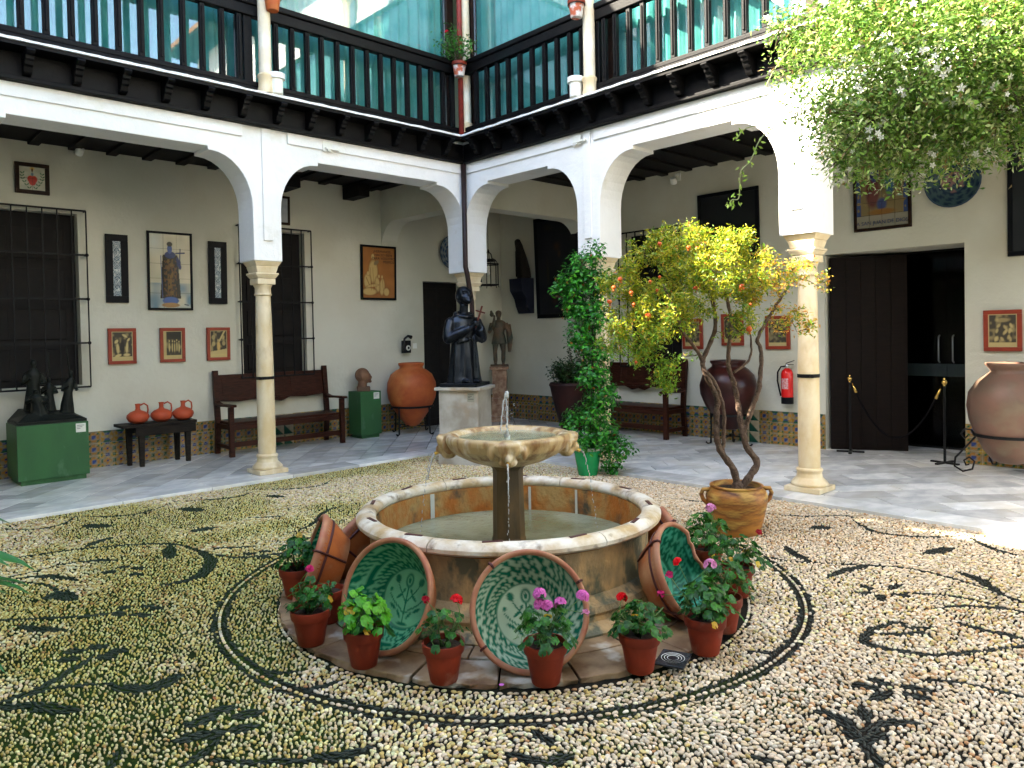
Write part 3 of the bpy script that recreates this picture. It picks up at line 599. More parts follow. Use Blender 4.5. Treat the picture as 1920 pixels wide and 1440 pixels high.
arc_l = thing('arcade_wall', 'white plastered arcade wall on the left side of the court, between wooden balcony and columns', 'arcade')
part('arch_wall', MB().prism(comb(-1.5, 7.18, pl_), 'y', A1, A1 + .4), PL, arc_l, bevel=.008)
pr_ = [(.5, .85), (3.06, 3.41), (5.63, 5.98)]
arc_r = thing('arcade_wall', 'white plastered arcade wall on the right side of the court, partly in full sun', 'arcade')
poly = [(-1.5, 4.32), (-1.5, PB), (-1.1, PB)] + arch_pts(-1.1, .5) + [(.5, PB)]
poly = [(-1.5, 4.32), (-1.5, PB), (-1.1, PB)] + arch_pts(-1.1, .5)[0:] + [(.5, PB), (.85, PB)] + arch_pts(.85, 3.06) + [(3.06, PB), (3.41, PB)] + arch_pts(3.41, 5.63) + [(5.63, PB), (5.98, PB)] + arch_pts(5.98, 8.1)[:-1] + [(8.098, 3.08), (8.098, 4.32)]
part('arch_wall', MB().prism(poly, 'x', A2, A2 + .4), PL, arc_r, bevel=.008)
# shallow raised band and pilaster strips
for a, b in ((.93, 3.55), (4.09, 6.76)):
    part('moulding', MB().box(a, b, A1 - .022, A1, 3.865, 3.998), PL, arc_l, bevel=.006)
for c in (.67, 3.83):
    part('pilaster_strip', MB().box(c - .055, c + .055, A1 - .02, A1, 2.72, 3.998), PL, arc_l, bevel=.005)
for a, b in ((3.50, 5.70), (5.92, 8.06)):
    part('moulding', MB().box(A2 - .022, A2, a, b, 3.865, 3.998), PL, arc_r, bevel=.006)
for c in (3.235, 5.805):
    part('pilaster_strip', MB().box(A2 - .02, A2, c - .055, c + .055, 2.72, 3.998), PL, arc_r, bevel=.005)
# cross arches that close the corner bay
ca = thing('cross_arch', 'white plastered arch spanning the left gallery at its corner', 'arch')
def cross(lo, hi): return [(lo, 3.97), (lo, 3.45)] + [(hi - .40 - .0 * 0, 3.45)] + [(hi - .40 + .40 * math.sin(PI / 2 * i / 8), 3.45 - .45 * (1 - math.cos(PI / 2 * i / 8))) for i in range(9)] + [(hi, 3.97)]
part('arch_span', MB().prism(cross(8.5, WL), 'x', 6.80, 7.10), PLI, ca, bevel=.008)
cb = thing('cross_arch', 'white plastered arch spanning the right gallery at its corner', 'arch')
part('arch_span', MB().prism(cross(7.18, WR), 'y', 8.12, 8.42), PLI, cb, bevel=.008)

# ================================================================ balcony: cornice, corbels, railing
def along(axis):
    """returns f(a0,a1,o0,o1,z0,z1): box running a0..a1 along the facade, standing o0..o1 out of it"""
    if axis == 'L': return lambda a0, a1, o0, o1, z0, z1: (a0, a1, A1 - o1, A1 - o0, z0, z1)
    return lambda a0, a1, o0, o1, z0, z1: (A2 - o1, A2 - o0, a0, a1, z0, z1)
for ax, lo, hi, lab, ps in (('L', -1.5, 6.78, 'black wooden balcony along the left side with straight balusters and carved corbels', [1.46, 1.66, 1.87, 2.07, 2.28, 2.49, 2.68, 2.9, 3.1, 3.31, 3.50, 3.93, 4.13, 4.32, 4.51, 4.72, 4.93, 5.14, 5.34, 5.54, 5.75, 5.95, 6.14, 6.34, 6.5]),
                            ('R', -1.5, 8.1, 'black wooden balcony along the right side, sunlit at its near end', [7.68, 7.46, 7.25, 7.04, 6.82, 6.6, 6.38, 6.17, 5.96, 5.77, 5.43, 5.27, 5.08, 4.89, 4.69, 4.5, 4.29, 4.09, 3.88, 3.68, 3.47])):
    B = thing('balcony', lab, 'balcony'); f = along(ax); cut = lambda o: hi - o - .001
    bx = lambda n, m, *a, bev=0: box(n, m, *f(*a), parent=B, bevel=bev)
    bx('cornice_board', WOOD, lo, cut(.06), .002, .06, 4.0, 4.26)
    bx('lower_moulding', WOOD, lo, cut(.09), .061, .095, 4.0, 4.045, bev=.008)
    bx('deck', WOOD, lo, cut(.27), -.4 if False else .0, .27, 4.262, 4.296)
    # slightly wavy white edge strip
    mb = MB(); k_ = int((cut(.29) - lo) / .09); zz = [(4.298 + random.uniform(0, .004), 4.322 + random.uniform(-.005, .006), .285 + random.uniform(-.006, .008)) for _ in range(k_ + 1)]
    for i in range(k_ + 1):
        a = lo + (cut(.285) - lo) * i / k_; z0, z1, o = zz[i]
        q = [(a, A1 - .0, z0), (a, A1 - o, z0), (a, A1 - o, z1), (a, A1 - .0, z1)] if ax == 'L' else [(A2 - .0, a, z0), (A2 - o, a, z0), (A2 - o, a, z1), (A2 - .0, a, z1)]
        mb.v += q
        if i: mb.f += [((i - 1) * 4 + e_, (i - 1) * 4 + e_ + 1, i * 4 + e_ + 1, i * 4 + e_) for e_ in range(3)]
    part('white_edge', mb, PL, B)
    # carved corbels
    a = cut(.30) - .12
    while a > lo + .2:
        pf = [(0, 4.255), (.22, 4.255), (.235, 4.235), (.22, 4.215), (.17, 4.205), (.165, 4.175), (.14, 4.165), (.13, 4.13), (.10, 4.12), (.085, 4.075), (.06, 4.06), (0, 4.055)]
        if ax == 'L': part('corbel', MB().prism([(A1 - .062 - p, z) for p, z in pf], 'x', a - .035, a + .035), WOOD, B, bevel=.004)
        else: part('corbel', MB().prism([(A2 - .062 - p, z) for p, z in pf], 'y', a - .035, a + .035), WOOD, B, bevel=.004)
        a -= .405
    # railing
    e = .04 if ax == 'L' else .04
    bx('bottom_rail', WOOD, lo, cut(.16), .045, .16, 4.345, 4.40, bev=.01); bx('bottom_rail', WOOD, lo, cut(.15), .055, .145, 4.402, 4.46, bev=.012)
    bx('handrail', WOOD, lo, cut(.17), .035, .17, 5.30, 5.37, bev=.014); bx('top_rail', WOOD, lo, cut(.15), .05, .15, 5.18, 5.298, bev=.01)
    for p in ps + [lo + .2 * i for i in range(1, 13) if lo + .2 * i < (1.4 if ax == 'L' else 3.4)]:
        mb = MB(); mb.box(*f(p - .028, p + .028, .075, .13, 4.462, 5.178)); b0 = f(p - .011, p + .011, .13, .145, 4.5, 5.14); mb.box(*b0)
        part('baluster', mb, WOOD, B, bevel=.006)
    for p in ((3.60,) if ax == 'L' else (5.55,)):
        bx('post', WOOD, p - .05, p + .05, .03, .12, 4.40, 5.30, bev=.008)
    bx('sill', BROWN, lo, cut(.0) - .05, -.06, .035, 4.325, 4.50)

# ================================================================ upper storey: glazed gallery
def upper(ax, lo, hi, lab, mull):
    W = thing('glazed_gallery', lab, 'window wall')
    g0, g1 = -.10, -.14
    f = along(ax)
    bx = lambda n, m, *a, bev=0: box(n, m, *f(*a), parent=W, bevel=bev)
    bx('wall_above', PL, lo, hi, -.4, -.06, 6.9, 8.26)
    bx('sill_board', BROWN, lo, hi, -.16, -.062, 4.33, 4.52)
    for m_ in mull: bx('mullion', BROWNF, m_ - .06, m_ + .06, -.17, -.07, 4.521, 6.9, bev=.006)
    ms = sorted(mull)
    for a, b in zip(ms[:-1], ms[1:]):
        bx('pane', GLASS, a + .062, b - .062, -.125, -.12, 4.522, 6.9)
        bx('steel_edge', STEEL, b - .075, b - .063, -.118, -.11, 4.522, 6.9)
        # pleated curtain
        mb = MB(); k_ = int((b - a) / .02); 
        for i in range(k_ + 1):
            s_ = a + (b - a) * i / k_; o = -.19 - .03 * math.sin(i * .9 + 1.3 * math.sin(i * .13)) - .01 * math.sin(i * 2.3)
            for z in (4.40, 6.9): mb.v.append((s_, A1 - o, z) if ax == 'L' else (A2 - o, s_, z))
            if i: mb.f.append((2 * i - 2, 2 * i, 2 * i + 1, 2 * i - 1))
        part('curtain', mb, CURT, W, smooth=True)
    return W
upper('L', -1.5, 7.0, 'long glazed upper gallery with teal curtains on the left side of the court', [-1.5, .67, 3.62, 6.64])
upper('R', -1.5, 8.3, 'long glazed upper gallery with teal curtains on the right side of the court', [-1.5, .67, 3.1, 5.50, 8.02])
# floor between storeys, upper back walls and the roof over both wings
fs_ = part('storey_floor', MB().box(-1.5, 11, 8.5, 11, 4.15, 4.32).box(7.18, 11, -1.5, 8.499, 4.15, 4.32), BEAM); struct(fs_, 'floor between the two storeys')
ub = part('upper_wall', MB().box(-1.5, 9.6, 9.9, 10.1, 4.33, 8.26).box(9.0, 9.2, -1.5, 9.89, 4.33, 8.26), PLI); struct(ub, 'inner wall of the upper gallery')
EZ = 8.15
ROOFT = mat('roof_tiles', (.35, .17, .09), .8, (.25, .13, .07), 5, .8, bump=.4)
roof = thing('tiled_roof', 'clay tiled roof with overhanging eaves above the upper galleries', 'roof')
part('eaves_board', MB().box(-1.8, 11, 7.62, 11, 8.27, 8.35).box(6.3, 11, -1.8, 7.619, 8.27, 8.35), BEAM, roof)
mb = MB(); mb.prism([(7.55, 8.37), (7.55, 8.47), (9.3, 9.1), (11, 8.47), (11, 8.37)], 'x', -1.9, 11); mb.prism([(6.24, 8.37), (6.24, 8.47), (8.6, 9.2), (11, 8.47), (11, 8.37)], 'y', -1.9, 7.54)
part('tile_covering', mb, ROOFT, roof)

# the other two wings of the court, behind and beside the photographer
def back_wing(lab, x0, x1, y0, y1, face, lo, hi):
    W = thing('courtyard_wing', lab, 'building')
    fx = face
    holes = []
    n = 3; L_ = (hi - lo) / n
    for i in range(n):
        holes.append((lo + L_ * i + .35, lo + L_ * (i + 1) - .15, 0.0, 3.1)); holes += [(lo + L_ * 1.3, lo + L_ * 1.6, 5.2, 6.4)] if i == 1 else []
    mb = MB()
    for a, b, c, d in wall_rects(lo, hi, 0, 7.6 if fx == 'y' else 6.9, holes):
        if fx == 'y': mb.box(a, b, y0, y1, c, d)
        else: mb.box(x0, x1, a, b, c, d)
    part('wall', mb, PL, W)
    for h in holes:
        if h[2] > 1:
            b_ = (h[0], h[1], y0 + .05, y0 + .08, h[2], h[3]) if fx == 'y' else (x0 + .05, x0 + .08, h[0], h[1], h[2], h[3])
            box('window', BLACK, *b_, parent=W)
    if fx == 'y': box('roof', ROOFT, lo, hi, y0 - 2.5, y1 + .35, 7.61, 7.75, parent=W); box('balcony_edge', WOOD, lo, hi, y1, y1 + .2, 4.0, 4.3, parent=W); box('gallery_back', PLI, lo, hi, y0 - 2.4, y0 - 2.2, 0, 7.6, parent=W); box('floor', MARB, lo, hi, y0 - 2.2, y1, -.05, .02, parent=W); box('upper_floor', PLI, lo, hi, y0 - 2.2, y0 - .001, 3.9, 4.2, parent=W)
    else: box('roof', ROOFT, x0 - 2.5, x1 + .35, lo, hi, 6.91, 7.05, parent=W); box('balcony_edge', WOOD, x1, x1 + .2, lo, hi, 4.0, 4.3, parent=W); box('gallery_back', PLI, x0 - 2.4, x0 - 2.2, lo, hi, 0, 7.6, parent=W); box('floor', MARB, x0 - 2.2, x1, lo, hi, -.05, .02, parent=W); box('upper_floor', PLI, x0 - 2.2, x0 - .001, lo, hi, 3.9, 4.2, parent=W)
back_wing('white wing of the court on the left behind the photographer', -1.4, -1.05, 0, 0, 'x', -4.0, 8.09)
nw = thing('courtyard_wing', 'white corner block where the left and rear wings of the court meet', 'building')
box('wall', PL, -4.2, -1.52, 8.1, 11, 0, 7.6, parent=nw); box('roof', ROOFT, -4.3, -1.52, 8.1, 11, 7.61, 7.75, parent=nw)
back_wing('white wing of the court on the right behind the photographer', 0, 0, -1.9, -1.55, 'y', -1.0, 6.77)

# columns
def column(label, x, y, seed=0, group='marble columns under the arcades'):
    t = thing('marble_column', label, 'column', (x, y, .033), group=group)
    mb = MB(); mb.box(-.175, .175, -.175, .175, 0, .05); mb.lathe([(.17, .051), (.172, .075), (.15, .10), (.12, .13), (.112, .17), (.118, .185), (.125, .20), (.118, .215), (.104, .222)], 28, cap=True)
    part('base', mb, STONE, t, angle=40, bevel=.006)
    part('shaft', MB().lathe([(.100, .222), (.101, .6), (.098, 1.2), (.090, 1.8), (.083, 2.06)], 28, cap=False), STONE, t, smooth=True)
    mb = MB(); mb.lathe([(.084, 2.06), (.097, 2.065), (.100, 2.08), (.092, 2.092), (.090, 2.15), (.108, 2.19)], 24)
    mb.box(-.108, .108, -.108, .108, 2.192, 2.26)
    for z0, z1, a, b in ((2.262, 2.30, .108, .134), (2.302, 2.325, .138, .138), (2.326, 2.40, .115, .135), (2.401, 2.455, .135, .165)):
        mb.add([(-a, -a, z0), (a, -a, z0), (a, a, z0), (-a, a, z0), (-b, -b, z1), (b, -b, z1), (b, b, z1), (-b, b, z1)], [(0, 3, 2, 1), (4, 5, 6, 7), (0, 1, 5, 4), (1, 2, 6, 5), (2, 3, 7, 6), (3, 0, 4, 7)])
    part('capital', mb, STONE, t, bevel=.006, angle=40)
    bnd = MB().lathe([(.101, 1.09), (.103, 1.09), (.103, 1.125), (.101, 1.125)], 24, cap=False).box(-.125, -.09, -.012, .012, 1.09, 1.125).tube([(-.115, -.02, 1.107), (-.115, .02, 1.107)], .009, 6)
    part('iron_band', bnd, IRON, t, rot=(0, 0, R(40)))
    return t
column('marble column of the left arcade, in front of the long wooden bench', 3.83, 8.27)
column('marble column at the inner corner, behind the bronze friar', 6.99, 8.29)
column('marble column almost hidden behind the climbing plant', 6.97, 5.80)
column('marble column of the right arcade, beside the pomegranate tree, with iron band', 6.97, 3.225)
column('marble column of the left arcade near the left edge', .67, 8.27)
column('marble column under the jasmine at the right edge', 6.97, .67)
def upper_col(label, x, y):
    t = thing('upper_column', label, 'column', (x, y, 4.324), group='slender white columns on the balcony')
    part('base', MB().lathe([(.085, 0), (.085, .05), (.078, .07), (.078, .16), (.088, .18), (.088, .20), (.07, .22)], 20), STONE, t, angle=40)
    part('shaft', MB().lathe([(.068, .22), (.068, 1.5), (.060, 2.8)], 20, cap=False), mat('upper_shaft', (.70, .64, .50), .5, (.55, .42, .25), 2.5, .8) if 'upper_shaft' not in bpy.data.materials else bpy.data.materials['upper_shaft'], t, smooth=True)
    part('capital', MB().lathe([(.06, 2.8), (.09, 2.85), (.09, 2.9), (.12, 3.0), (.12, 3.55)], 20), STONE, t, angle=40)
upper_col('white upper column left of the orange clay pot', 3.75, 7.89)
upper_col('white upper column at the inner corner behind the red pipe', 6.70, 7.93)
upper_col('white upper column on the right balcony below the blotchy clay pot', 6.60, 5.60)

# ================================================================ fountain
F = thing('fountain', 'large round stone fountain with central bowl and water jet in the middle of the court', 'fountain', (FC[0], FC[1], 0))
def arc_block(name, r0, r1, z0, z1, a0, a1, m, bev=.004, n=10, parent=F, jig=0):
    vs = []; mb = MB(); k = n + 1
    P4 = [(r0, z0), (r1, z0), (r1, z1), (r0, z1)]
    for i in range(k):
        a = a0 + (a1 - a0) * i / n
        for r, z in P4:
            rr = r + (random.uniform(-jig, jig) if r == r1 else 0); vs.append((rr * math.cos(a), rr * math.sin(a), z))
    fs = [(0, 1, 2, 3), tuple(4 * n + q for q in (3, 2, 1, 0))]
    for i in range(n):
        for e in range(4): fs.append((4 * i + e, 4 * i + (e + 1) % 4, 4 * (i + 1) + (e + 1) % 4, 4 * (i + 1) + e))
    mb.add(vs, fs); return part(name, mb, m, parent, bevel=bev)
# stone ring round the foot
a = 0; cuts = []
while a < 2 * PI - .2: cuts.append(a); a += random.uniform(.26, .48)
cuts.append(2 * PI)
for i in range(len(cuts) - 1):
    g = .004; arc_block('paving_stone', .96, 1.20 if False else 1.16, .0, .030 + random.uniform(-.003, .003), cuts[i] + g, cuts[i + 1] - g, PAVE)
    o_ = .14; arc_block('paving_stone', 1.168, 1.412, .0, .026 + random.uniform(-.003, .003), cuts[i] + g + o_, cuts[i + 1] - g + o_, PAVE, jig=.012)
part('foot_moulding', MB().lathe([(.86, .0), (1.02, .0), (1.03, .04), (1.0, .065), (.955, .075), (.95, .10), (.965, .12), (.955, .15), (.92, .165), (.895, .19), (.86, .19)], 96, cap=False), BASINO, F, angle=45)
# basin wall: slabs with joints
NW = 6; jr = [.35 + 2 * PI * i / NW for i in range(NW)]
def ringpart(name, prof, a0, a1, m, n=24):
    return part(name, MB().lathe(prof, n, a0=a0, a1=a1), m, F, angle=35)
WALLP = [(.84, .05), (.84, .455), (.885, .455), (.887, .43), (.876, .40), (.872, .25), (.878, .191), (.878, .05)]
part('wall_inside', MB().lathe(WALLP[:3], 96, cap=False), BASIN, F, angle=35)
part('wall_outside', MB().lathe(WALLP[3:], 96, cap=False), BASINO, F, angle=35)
for i in range(NW):
    a0 = jr[i] + .003; a1 = jr[i] + 2 * PI / NW - .003
    ringpart('rim_stone', [(.846, .457), (.837, .468), (.835, .488), (.844, .506), (.862, .517), (.890, .522), (.918, .518), (.942, .505), (.956, .486), (.955, .466), (.940, .452), (.915, .446), (.886, .446)], a0, a1, RIMS)
CL = mat('rusty_lead_clamp', (.07, .02, .018), .5, metal=.2)
for i in range(12):
    a = .2 + 2 * PI * i / 12; part('clamp', MB().box(-.055, .055, -.012, .012, .5025, .508), CL, F, loc=(.885 * math.cos(a), .885 * math.sin(a), .017), rot=(0, 0, a + PI / 2 + .15), bevel=.003)
WHT = mat('lime_streak', (.50, .50, .44), .6)
for a in (.62, 1.52, .18, 3.05):
    part('lime_streak', MB().lathe([(.8385, .25), (.836, .25), (.836, .45), (.8385, .45)], 3, a0=a, a1=a + .022 + .02 * (a > 1), cap=False), WHT, F)
part('basin_floor', MB().lathe([(.0, .06), (.84, .06)], 48, cap=False), BASIN, F)
part('basin_water', MB().lathe([(0.0, .275), (.3, .275), (.6, .275), (.839, .275)], 64, cap=False), WATER, F, smooth=True)
# pedestal and bowl
part('pedestal', MB().lathe([(.108, .06), (.108, .30), (.103, .31), (.096, .72), (.098, .74), (.125, .77)], 8, cap=False), mat('dark_ochre_pedestal', (.07, .05, .028), .5, (.17, .10, .04), 6, .8, bump=.6, bscale=30, stretch=(1, 1, .3)), F, angle=20)
def bw(a, r, z): 
    q = 4 * (a - R(47.2)); return r * (1 + .012 * math.cos(q))
mb = MB(); mb.lathe([(.002, .765), (.06, .765), (.15, .772), (.24, .80), (.32, .84), (.375, .885), (.398, .93), (.402, .952), (.395, .968), (.36, .972), (.335, .962), (.30, .93), (.22, .90), (.002, .885)], 64, fn=bw, cap=True)
for i in range(4):
    a = R(47.2 + 180) + i * PI / 2; ca_, sa_ = math.cos(a), math.sin(a)
    def E_(r, t, z, sr, st, sz, tilt=0):
        mb.ell((ca_ * r - sa_ * t, sa_ * r + ca_ * t, z), (sr, st, sz), 14, 10, Euler((0, tilt, a)))
    E_(.375, 0, .925, .075, .105, .050); E_(.42, 0, .945, .036, .080, .026); E_(.405, 0, .885, .038, .045, .05)
    for t_ in (-1, 1): E_(.405, t_ * .045, .90, .028, .026, .020); E_(.36, t_ * .095, .905, .045, .025, .055); E_(.425, t_ * .042, .925, .022, .028, .014)
    E_(.437, 0, .872, .022, .018, .030); E_(.375, 0, .845, .05, .06, .035)
sculpt('bowl', mb, BOWLS, F, voxel=.0075, smooth=3)
for i in range(4):
    a = R(47.2 + 180) + i * PI / 2; part('spout', MB().tube([(0, 0, 0), (.035, 0, -.012)], .011, 8), BRASS, F, loc=(.43 * math.cos(a), .43 * math.sin(a), .858), rot=(0, 0, a))
part('bowl_water', MB().lathe([(0, .945), (.15, .945), (.316, .945)], 40, cap=False), WATER, F, smooth=True)
part('nozzle', MB().lathe([(.02, .90), (.02, .955), (.012, .958), (.012, .975), (.008, .977)], 12), STEEL, F, angle=40)
mb = MB(); rnd = random.Random(3)
pts = [(rnd.uniform(-.004, .004), rnd.uniform(-.004, .004), .97 + i * .0125) for i in range(22)]
mb.tube(pts, [.006 + .002 * math.sin(i * 2.1) + (.008 if i > 17 else 0) * math.sin((i - 17) / 5 * PI) for i in range(22)], 8)
pts2 = [(p[0] - .026 * math.sin(min(1, (21 - i) / 21 + .15) * PI / 2) - .003, p[1] + .026 * math.sin(min(1, (21 - i) / 21) * PI / 2), p[2] - .01) for i, p in enumerate(pts)]
mb.tube(pts2[::-1], [.0035 + .0025 * abs(math.sin(i * 1.7)) for i in range(22)], 6)
part('water_jet', mb, JET, F, smooth=True)
mb = MB()
for _ in range(150):
    q = rnd.gauss(0, .028), rnd.gauss(0, .028); mb.ell((q[0], q[1], .955 + rnd.random() ** 1.5 * .22), rnd.uniform(.0012, .0032), 5, 4)
for i in range(4):
    a = R(47.2 + 180) + i * PI / 2; k = 0
    for k in range(34):
        t = (k + rnd.random() * .8) / 34; h = .845 - .512 * t * t; r = .465 + .10 * t
        mb.ell((r * math.cos(a) + rnd.gauss(0, .003), r * math.sin(a) + rnd.gauss(0, .003), h), (.003, .003, .006 + .006 * rnd.random()), 5, 4)
stuff(part('water_drops', mb, JET, F, smooth=True))
for i in (3, 0):
    a = R(47.2 + 180) + i * PI / 2
    part('spout_stream', MB().tube([((.455 + .10 * t) * math.cos(a), (.455 + .10 * t) * math.sin(a), .845 - .512 * t * t) for t in [j / 14 for j in range(9)]], [.0055 - .0003 * j for j in range(9)], 6), JET, F, smooth=True)

# ================================================================ glazed bowls leaning on the fountain
def bowl_paint(kind):
    def fn(th, r):     # th angle 0..2pi (numpy), r 0 centre .. 1 rim
        g = np.array((.003, .10, .055)); x = r * np.cos(th); y = r * np.sin(th); n = vn(x, y, 5, kind)
        c = np.tile(np.array([[.30, .39, .28]]), (th.size, 1)) if kind != 2 else np.tile(np.array([[.05, .30, .20]]), (th.size, 1))
        gg = g if kind != 1 else np.array((.002, .10, .055))
        band = (r > .60)
        sect = np.floor((th + .25 * kind) / (PI / 3)) % 2
        zig = np.abs(((th * 46 / (2 * PI) + r * 2) % 1) - .5) * .05
        rings = ((r + zig) * 23) % 1
        c = lay(c, band * (sect == 0) * (rings < .55), gg)
        wv = ((r + .010 * np.sin(th * 70)) * 27 + .35 * np.abs(((th + .25 * kind) % (PI / 3)) - PI / 6)) % 1
        c = lay(c, band * (sect == 1) * (wv < .5), gg)
        c = lay(c, ((r > .575) & (r < .60)), gg, .8)
        # central flower spray
        m = np.zeros(th.size)
        for (x0, y0, x1, y1, w_) in ((0, -.5, 0, .25, .022), (0, -.1, -.22, .18, .018), (0, -.1, .22, .18, .018), (-.22, .18, -.3, .32, .015), (.22, .18, .3, .32, .015), (0, -.3, -.3, -.1, .02), (0, -.3, .3, -.1, .02), (-.3, -.1, -.42, .02, .016), (.3, -.1, .42, .02, .016)):
            m = np.maximum(m, seg(x, y, x0, y0, x1, y1, w_))
        for (a_, b_, rx_, ry_, ro_) in ((0, .34, .12, .17, 0), (-.30, .34, .08, .10, .4), (.30, .34, .08, .10, -.4), (-.18, .02, .11, .035, .7), (.18, .02, .11, .035, -.7), (-.3, -.2, .12, .04, -.5), (.3, -.2, .12, .04, .5), (-.13, -.32, .11, .035, -.9), (.13, -.32, .11, .035, .9), (-.42, .12, .05, .05, 0), (.42, .12, .05, .05, 0), (0, -.5, .16, .04, 0), (-.1, .12, .09, .03, 1.0), (.1, .12, .09, .03, -1.0)):
            m = np.maximum(m, dsc(x, y, a_, b_, rx_, ry_, .3, ro_))
        m = m * (1 - dsc(x, y, 0, .34, .07, .11, .3) * .9 + dsc(x, y, 0, .34, .04, .07, .3) * .9)
        c = lay(c, m * (r < .58), gg)
        if kind == 1: c = c * np.array([.35, .75, .55]) + np.array([0, .03, .02])
        return c * (.82 + .3 * n[:, None])
    return fn
def lebrillo(label, ang, kind, dist=1.33, Rr=.285, tilt=27, depth=.19, broken=False, spin=0, strap=True):
    a = R(ang); t = R(tilt)
    # frame: local z = opening normal, local y = up along the rim plane
    nrm = Vector((math.cos(a) * math.cos(t), math.sin(a) * math.cos(t), math.sin(t))); up = Vector((-math.cos(a) * math.sin(t), -math.sin(a) * math.sin(t), math.cos(t))); xx = up.cross(nrm)
    base = Vector((FC[0] + dist * math.cos(a), FC[1] + dist * math.sin(a), .03)) + up * (Rr + .002)
    Mx = Matrix((xx, up, nrm)).transposed().to_4x4(); Mx.translation = base
    T = thing('glazed_bowl', label, 'bowl', group='large glazed earthenware bowls leaning round the fountain'); T.matrix_world = Mx; T.rotation_euler.rotate_axis('Z', R(spin)) if spin else None
    gap = (lambda a_: (.62 < (a_ % (2 * PI)) < 1.15) or (5.9 < (a_ % (2 * PI)) < 6.5)) if broken else None
    def chip(a_, r, z):
        if broken:
            d = (a_ % (2 * PI)); 
            if d > PI: d -= 2 * PI
            if -.25 < d < .62 and z > -.10: 
                k = min(1, (z + .10) / .10); return r * (1 - .34 * k * (.75 + .25 * math.sin(d * 9)))
        return r
    nA = 96
    prof = [(Rr * .905, -.006), (Rr * .92, .006), (Rr * .965, .012), (Rr, .004), (Rr * 1.005, -.018), (Rr * .965, -.032), (Rr * .93, -.045), (Rr * .86, -.09), (Rr * .72, -.145), (Rr * .63, -depth), (Rr * .60, -depth - .004), (0.001, -depth - .002)]
    if broken: prof = [(r * 1.0, z) for r, z in prof]
    part('bowl_body', MB().lathe(prof[5:], 64, fn=chip, cap=False), LEBR, T, smooth=True)
    part('bowl_rim', MB().lathe(prof[:7], 72, fn=chip, cap=False), RIMC, T, smooth=True)
    # painted inside
    nr = 34; fn = bowl_paint(kind); rs = np.linspace(0.0, 1, nr); th = np.linspace(0, 2 * PI, nA + 1)[:-1]
    Th, Rs = np.meshgrid(th, rs); cc = np.clip(fn(Th.ravel(), Rs.ravel()), 0, 1); mb = MB()
    for j in range(nr):
        r = rs[j]; z = -depth + .014 + (0 if r < .58 else (depth - .022) * ((r - .58) / .42) ** 1.15)
        for i in range(nA): rr = chip(th[i], Rr * .908 * (r if r < .58 else .58 + (r - .58)), z); mb.v.append((rr * math.cos(th[i]), rr * math.sin(th[i]), z))
    mb.c = [tuple(q) for q in cc]
    mb.f = [(j * nA + i, j * nA + (i + 1) % nA, (j + 1) * nA + (i + 1) % nA, (j + 1) * nA + i) for j in range(nr - 1) for i in range(nA)]
    me = mb.mesh('glazed_inside', GLAZE, True); link('glazed_inside', me, T)
    if strap:
        for s_ in (2.25, .45, 3.75):
            if broken and s_ == .45: continue
            ax_ = [(Rr * .915, .0), (Rr * .96, .016), (Rr * 1.012, .008), (Rr * 1.014, -.02), (Rr * .975, -.038), (Rr * .87, -.092), (Rr * .735, -.147), (Rr * .64, -depth)]
            mb = MB(); mb.tube([(r * math.cos(s_), r * math.sin(s_), z) for r, z in ax_], .007, 6); part('iron_strap', mb, CL, T)
        part('iron_hoop', MB().lathe([(Rr * .915, -.055), (Rr * .935, -.055), (Rr * .915, -.07), (Rr * .90, -.07)], 48, fn=chip, cap=False), CL, T, smooth=True)
    return T
lebrillo('green and white glazed bowl facing the camera in front of the fountain', -128.6, 0, Rr=.285, dist=1.355)
lebrillo('dark green glazed bowl left of the centre one, behind the leafy pot', -165, 1, Rr=.285, dist=1.29, tilt=22, strap=False)
lebrillo('green glazed bowl with a broken rim on the right of the fountain', -79, 2, Rr=.275, dist=1.30, broken=True, tilt=24)
lebrillo('bowl seen edge-on at the left of the fountain with riveted clay back', 152, 1, Rr=.27, dist=1.33, tilt=21)
lebrillo('clay bowl behind the fountain at the left, mostly hidden', 127, 0, Rr=.25, dist=1.30, tilt=38)
lebrillo('clay bowl behind the fountain at the right, only its edge showing', -42, 1, Rr=.25, dist=1.24, tilt=30)

# ================================================================ geranium pots
def leaf_round(n=11, r=1.0, lob=5, seed=0):
    rn = random.Random(seed); mb = MB(); mb.v.append((0, 0, 0)); k = 20
    for j, q in ((1, .55), (2, 1.0)):
        for i in range(k):
            a = .18 + (2 * PI - .36) * i / (k - 1) - PI / 2; lb = 1 - .17 * abs(math.sin(lob * (a + PI / 2) / 2)) if j == 2 else 1
            z = (.10 * math.sin(3 * a + seed) + .08 * math.sin(7 * a + seed * 2)) * q * q - .12 * q + .05 * (j == 1)
            mb.v.append((q * lb * math.cos(a) * r, q * lb * math.sin(a) * r, z * r))
    for i in range(k - 1):
        mb.f.append((0, 1 + i, 2 + i)); mb.f.append((1 + i, 1 + k + i, 2 + k + i, 2 + i))
    return mb
def leaf_mesh(name, col, seed, dark=.55):
    mb = leaf_round(seed=seed); k = 20; c = []
    for i, q in enumerate(mb.v):
        f = 1.15 if i == 0 else (dark if i <= k else 1.0); f *= random.uniform(.92, 1.08); c.append(tuple(x * f for x in col))
    mb.c = c; return mb.mesh(name, LEAFC, True)
GL = [leaf_mesh('geranium_leaf', c, i) for i, c in enumerate([(.022, .14, .016), (.035, .19, .020), (.014, .095, .012), (.05, .23, .022), (.018, .12, .022)])]
GLB = [leaf_mesh('bright_leaf', c, i + 9, .8) for i, c in enumerate([(.07, .34, .015), (.05, .27, .015), (.11, .40, .02)])]
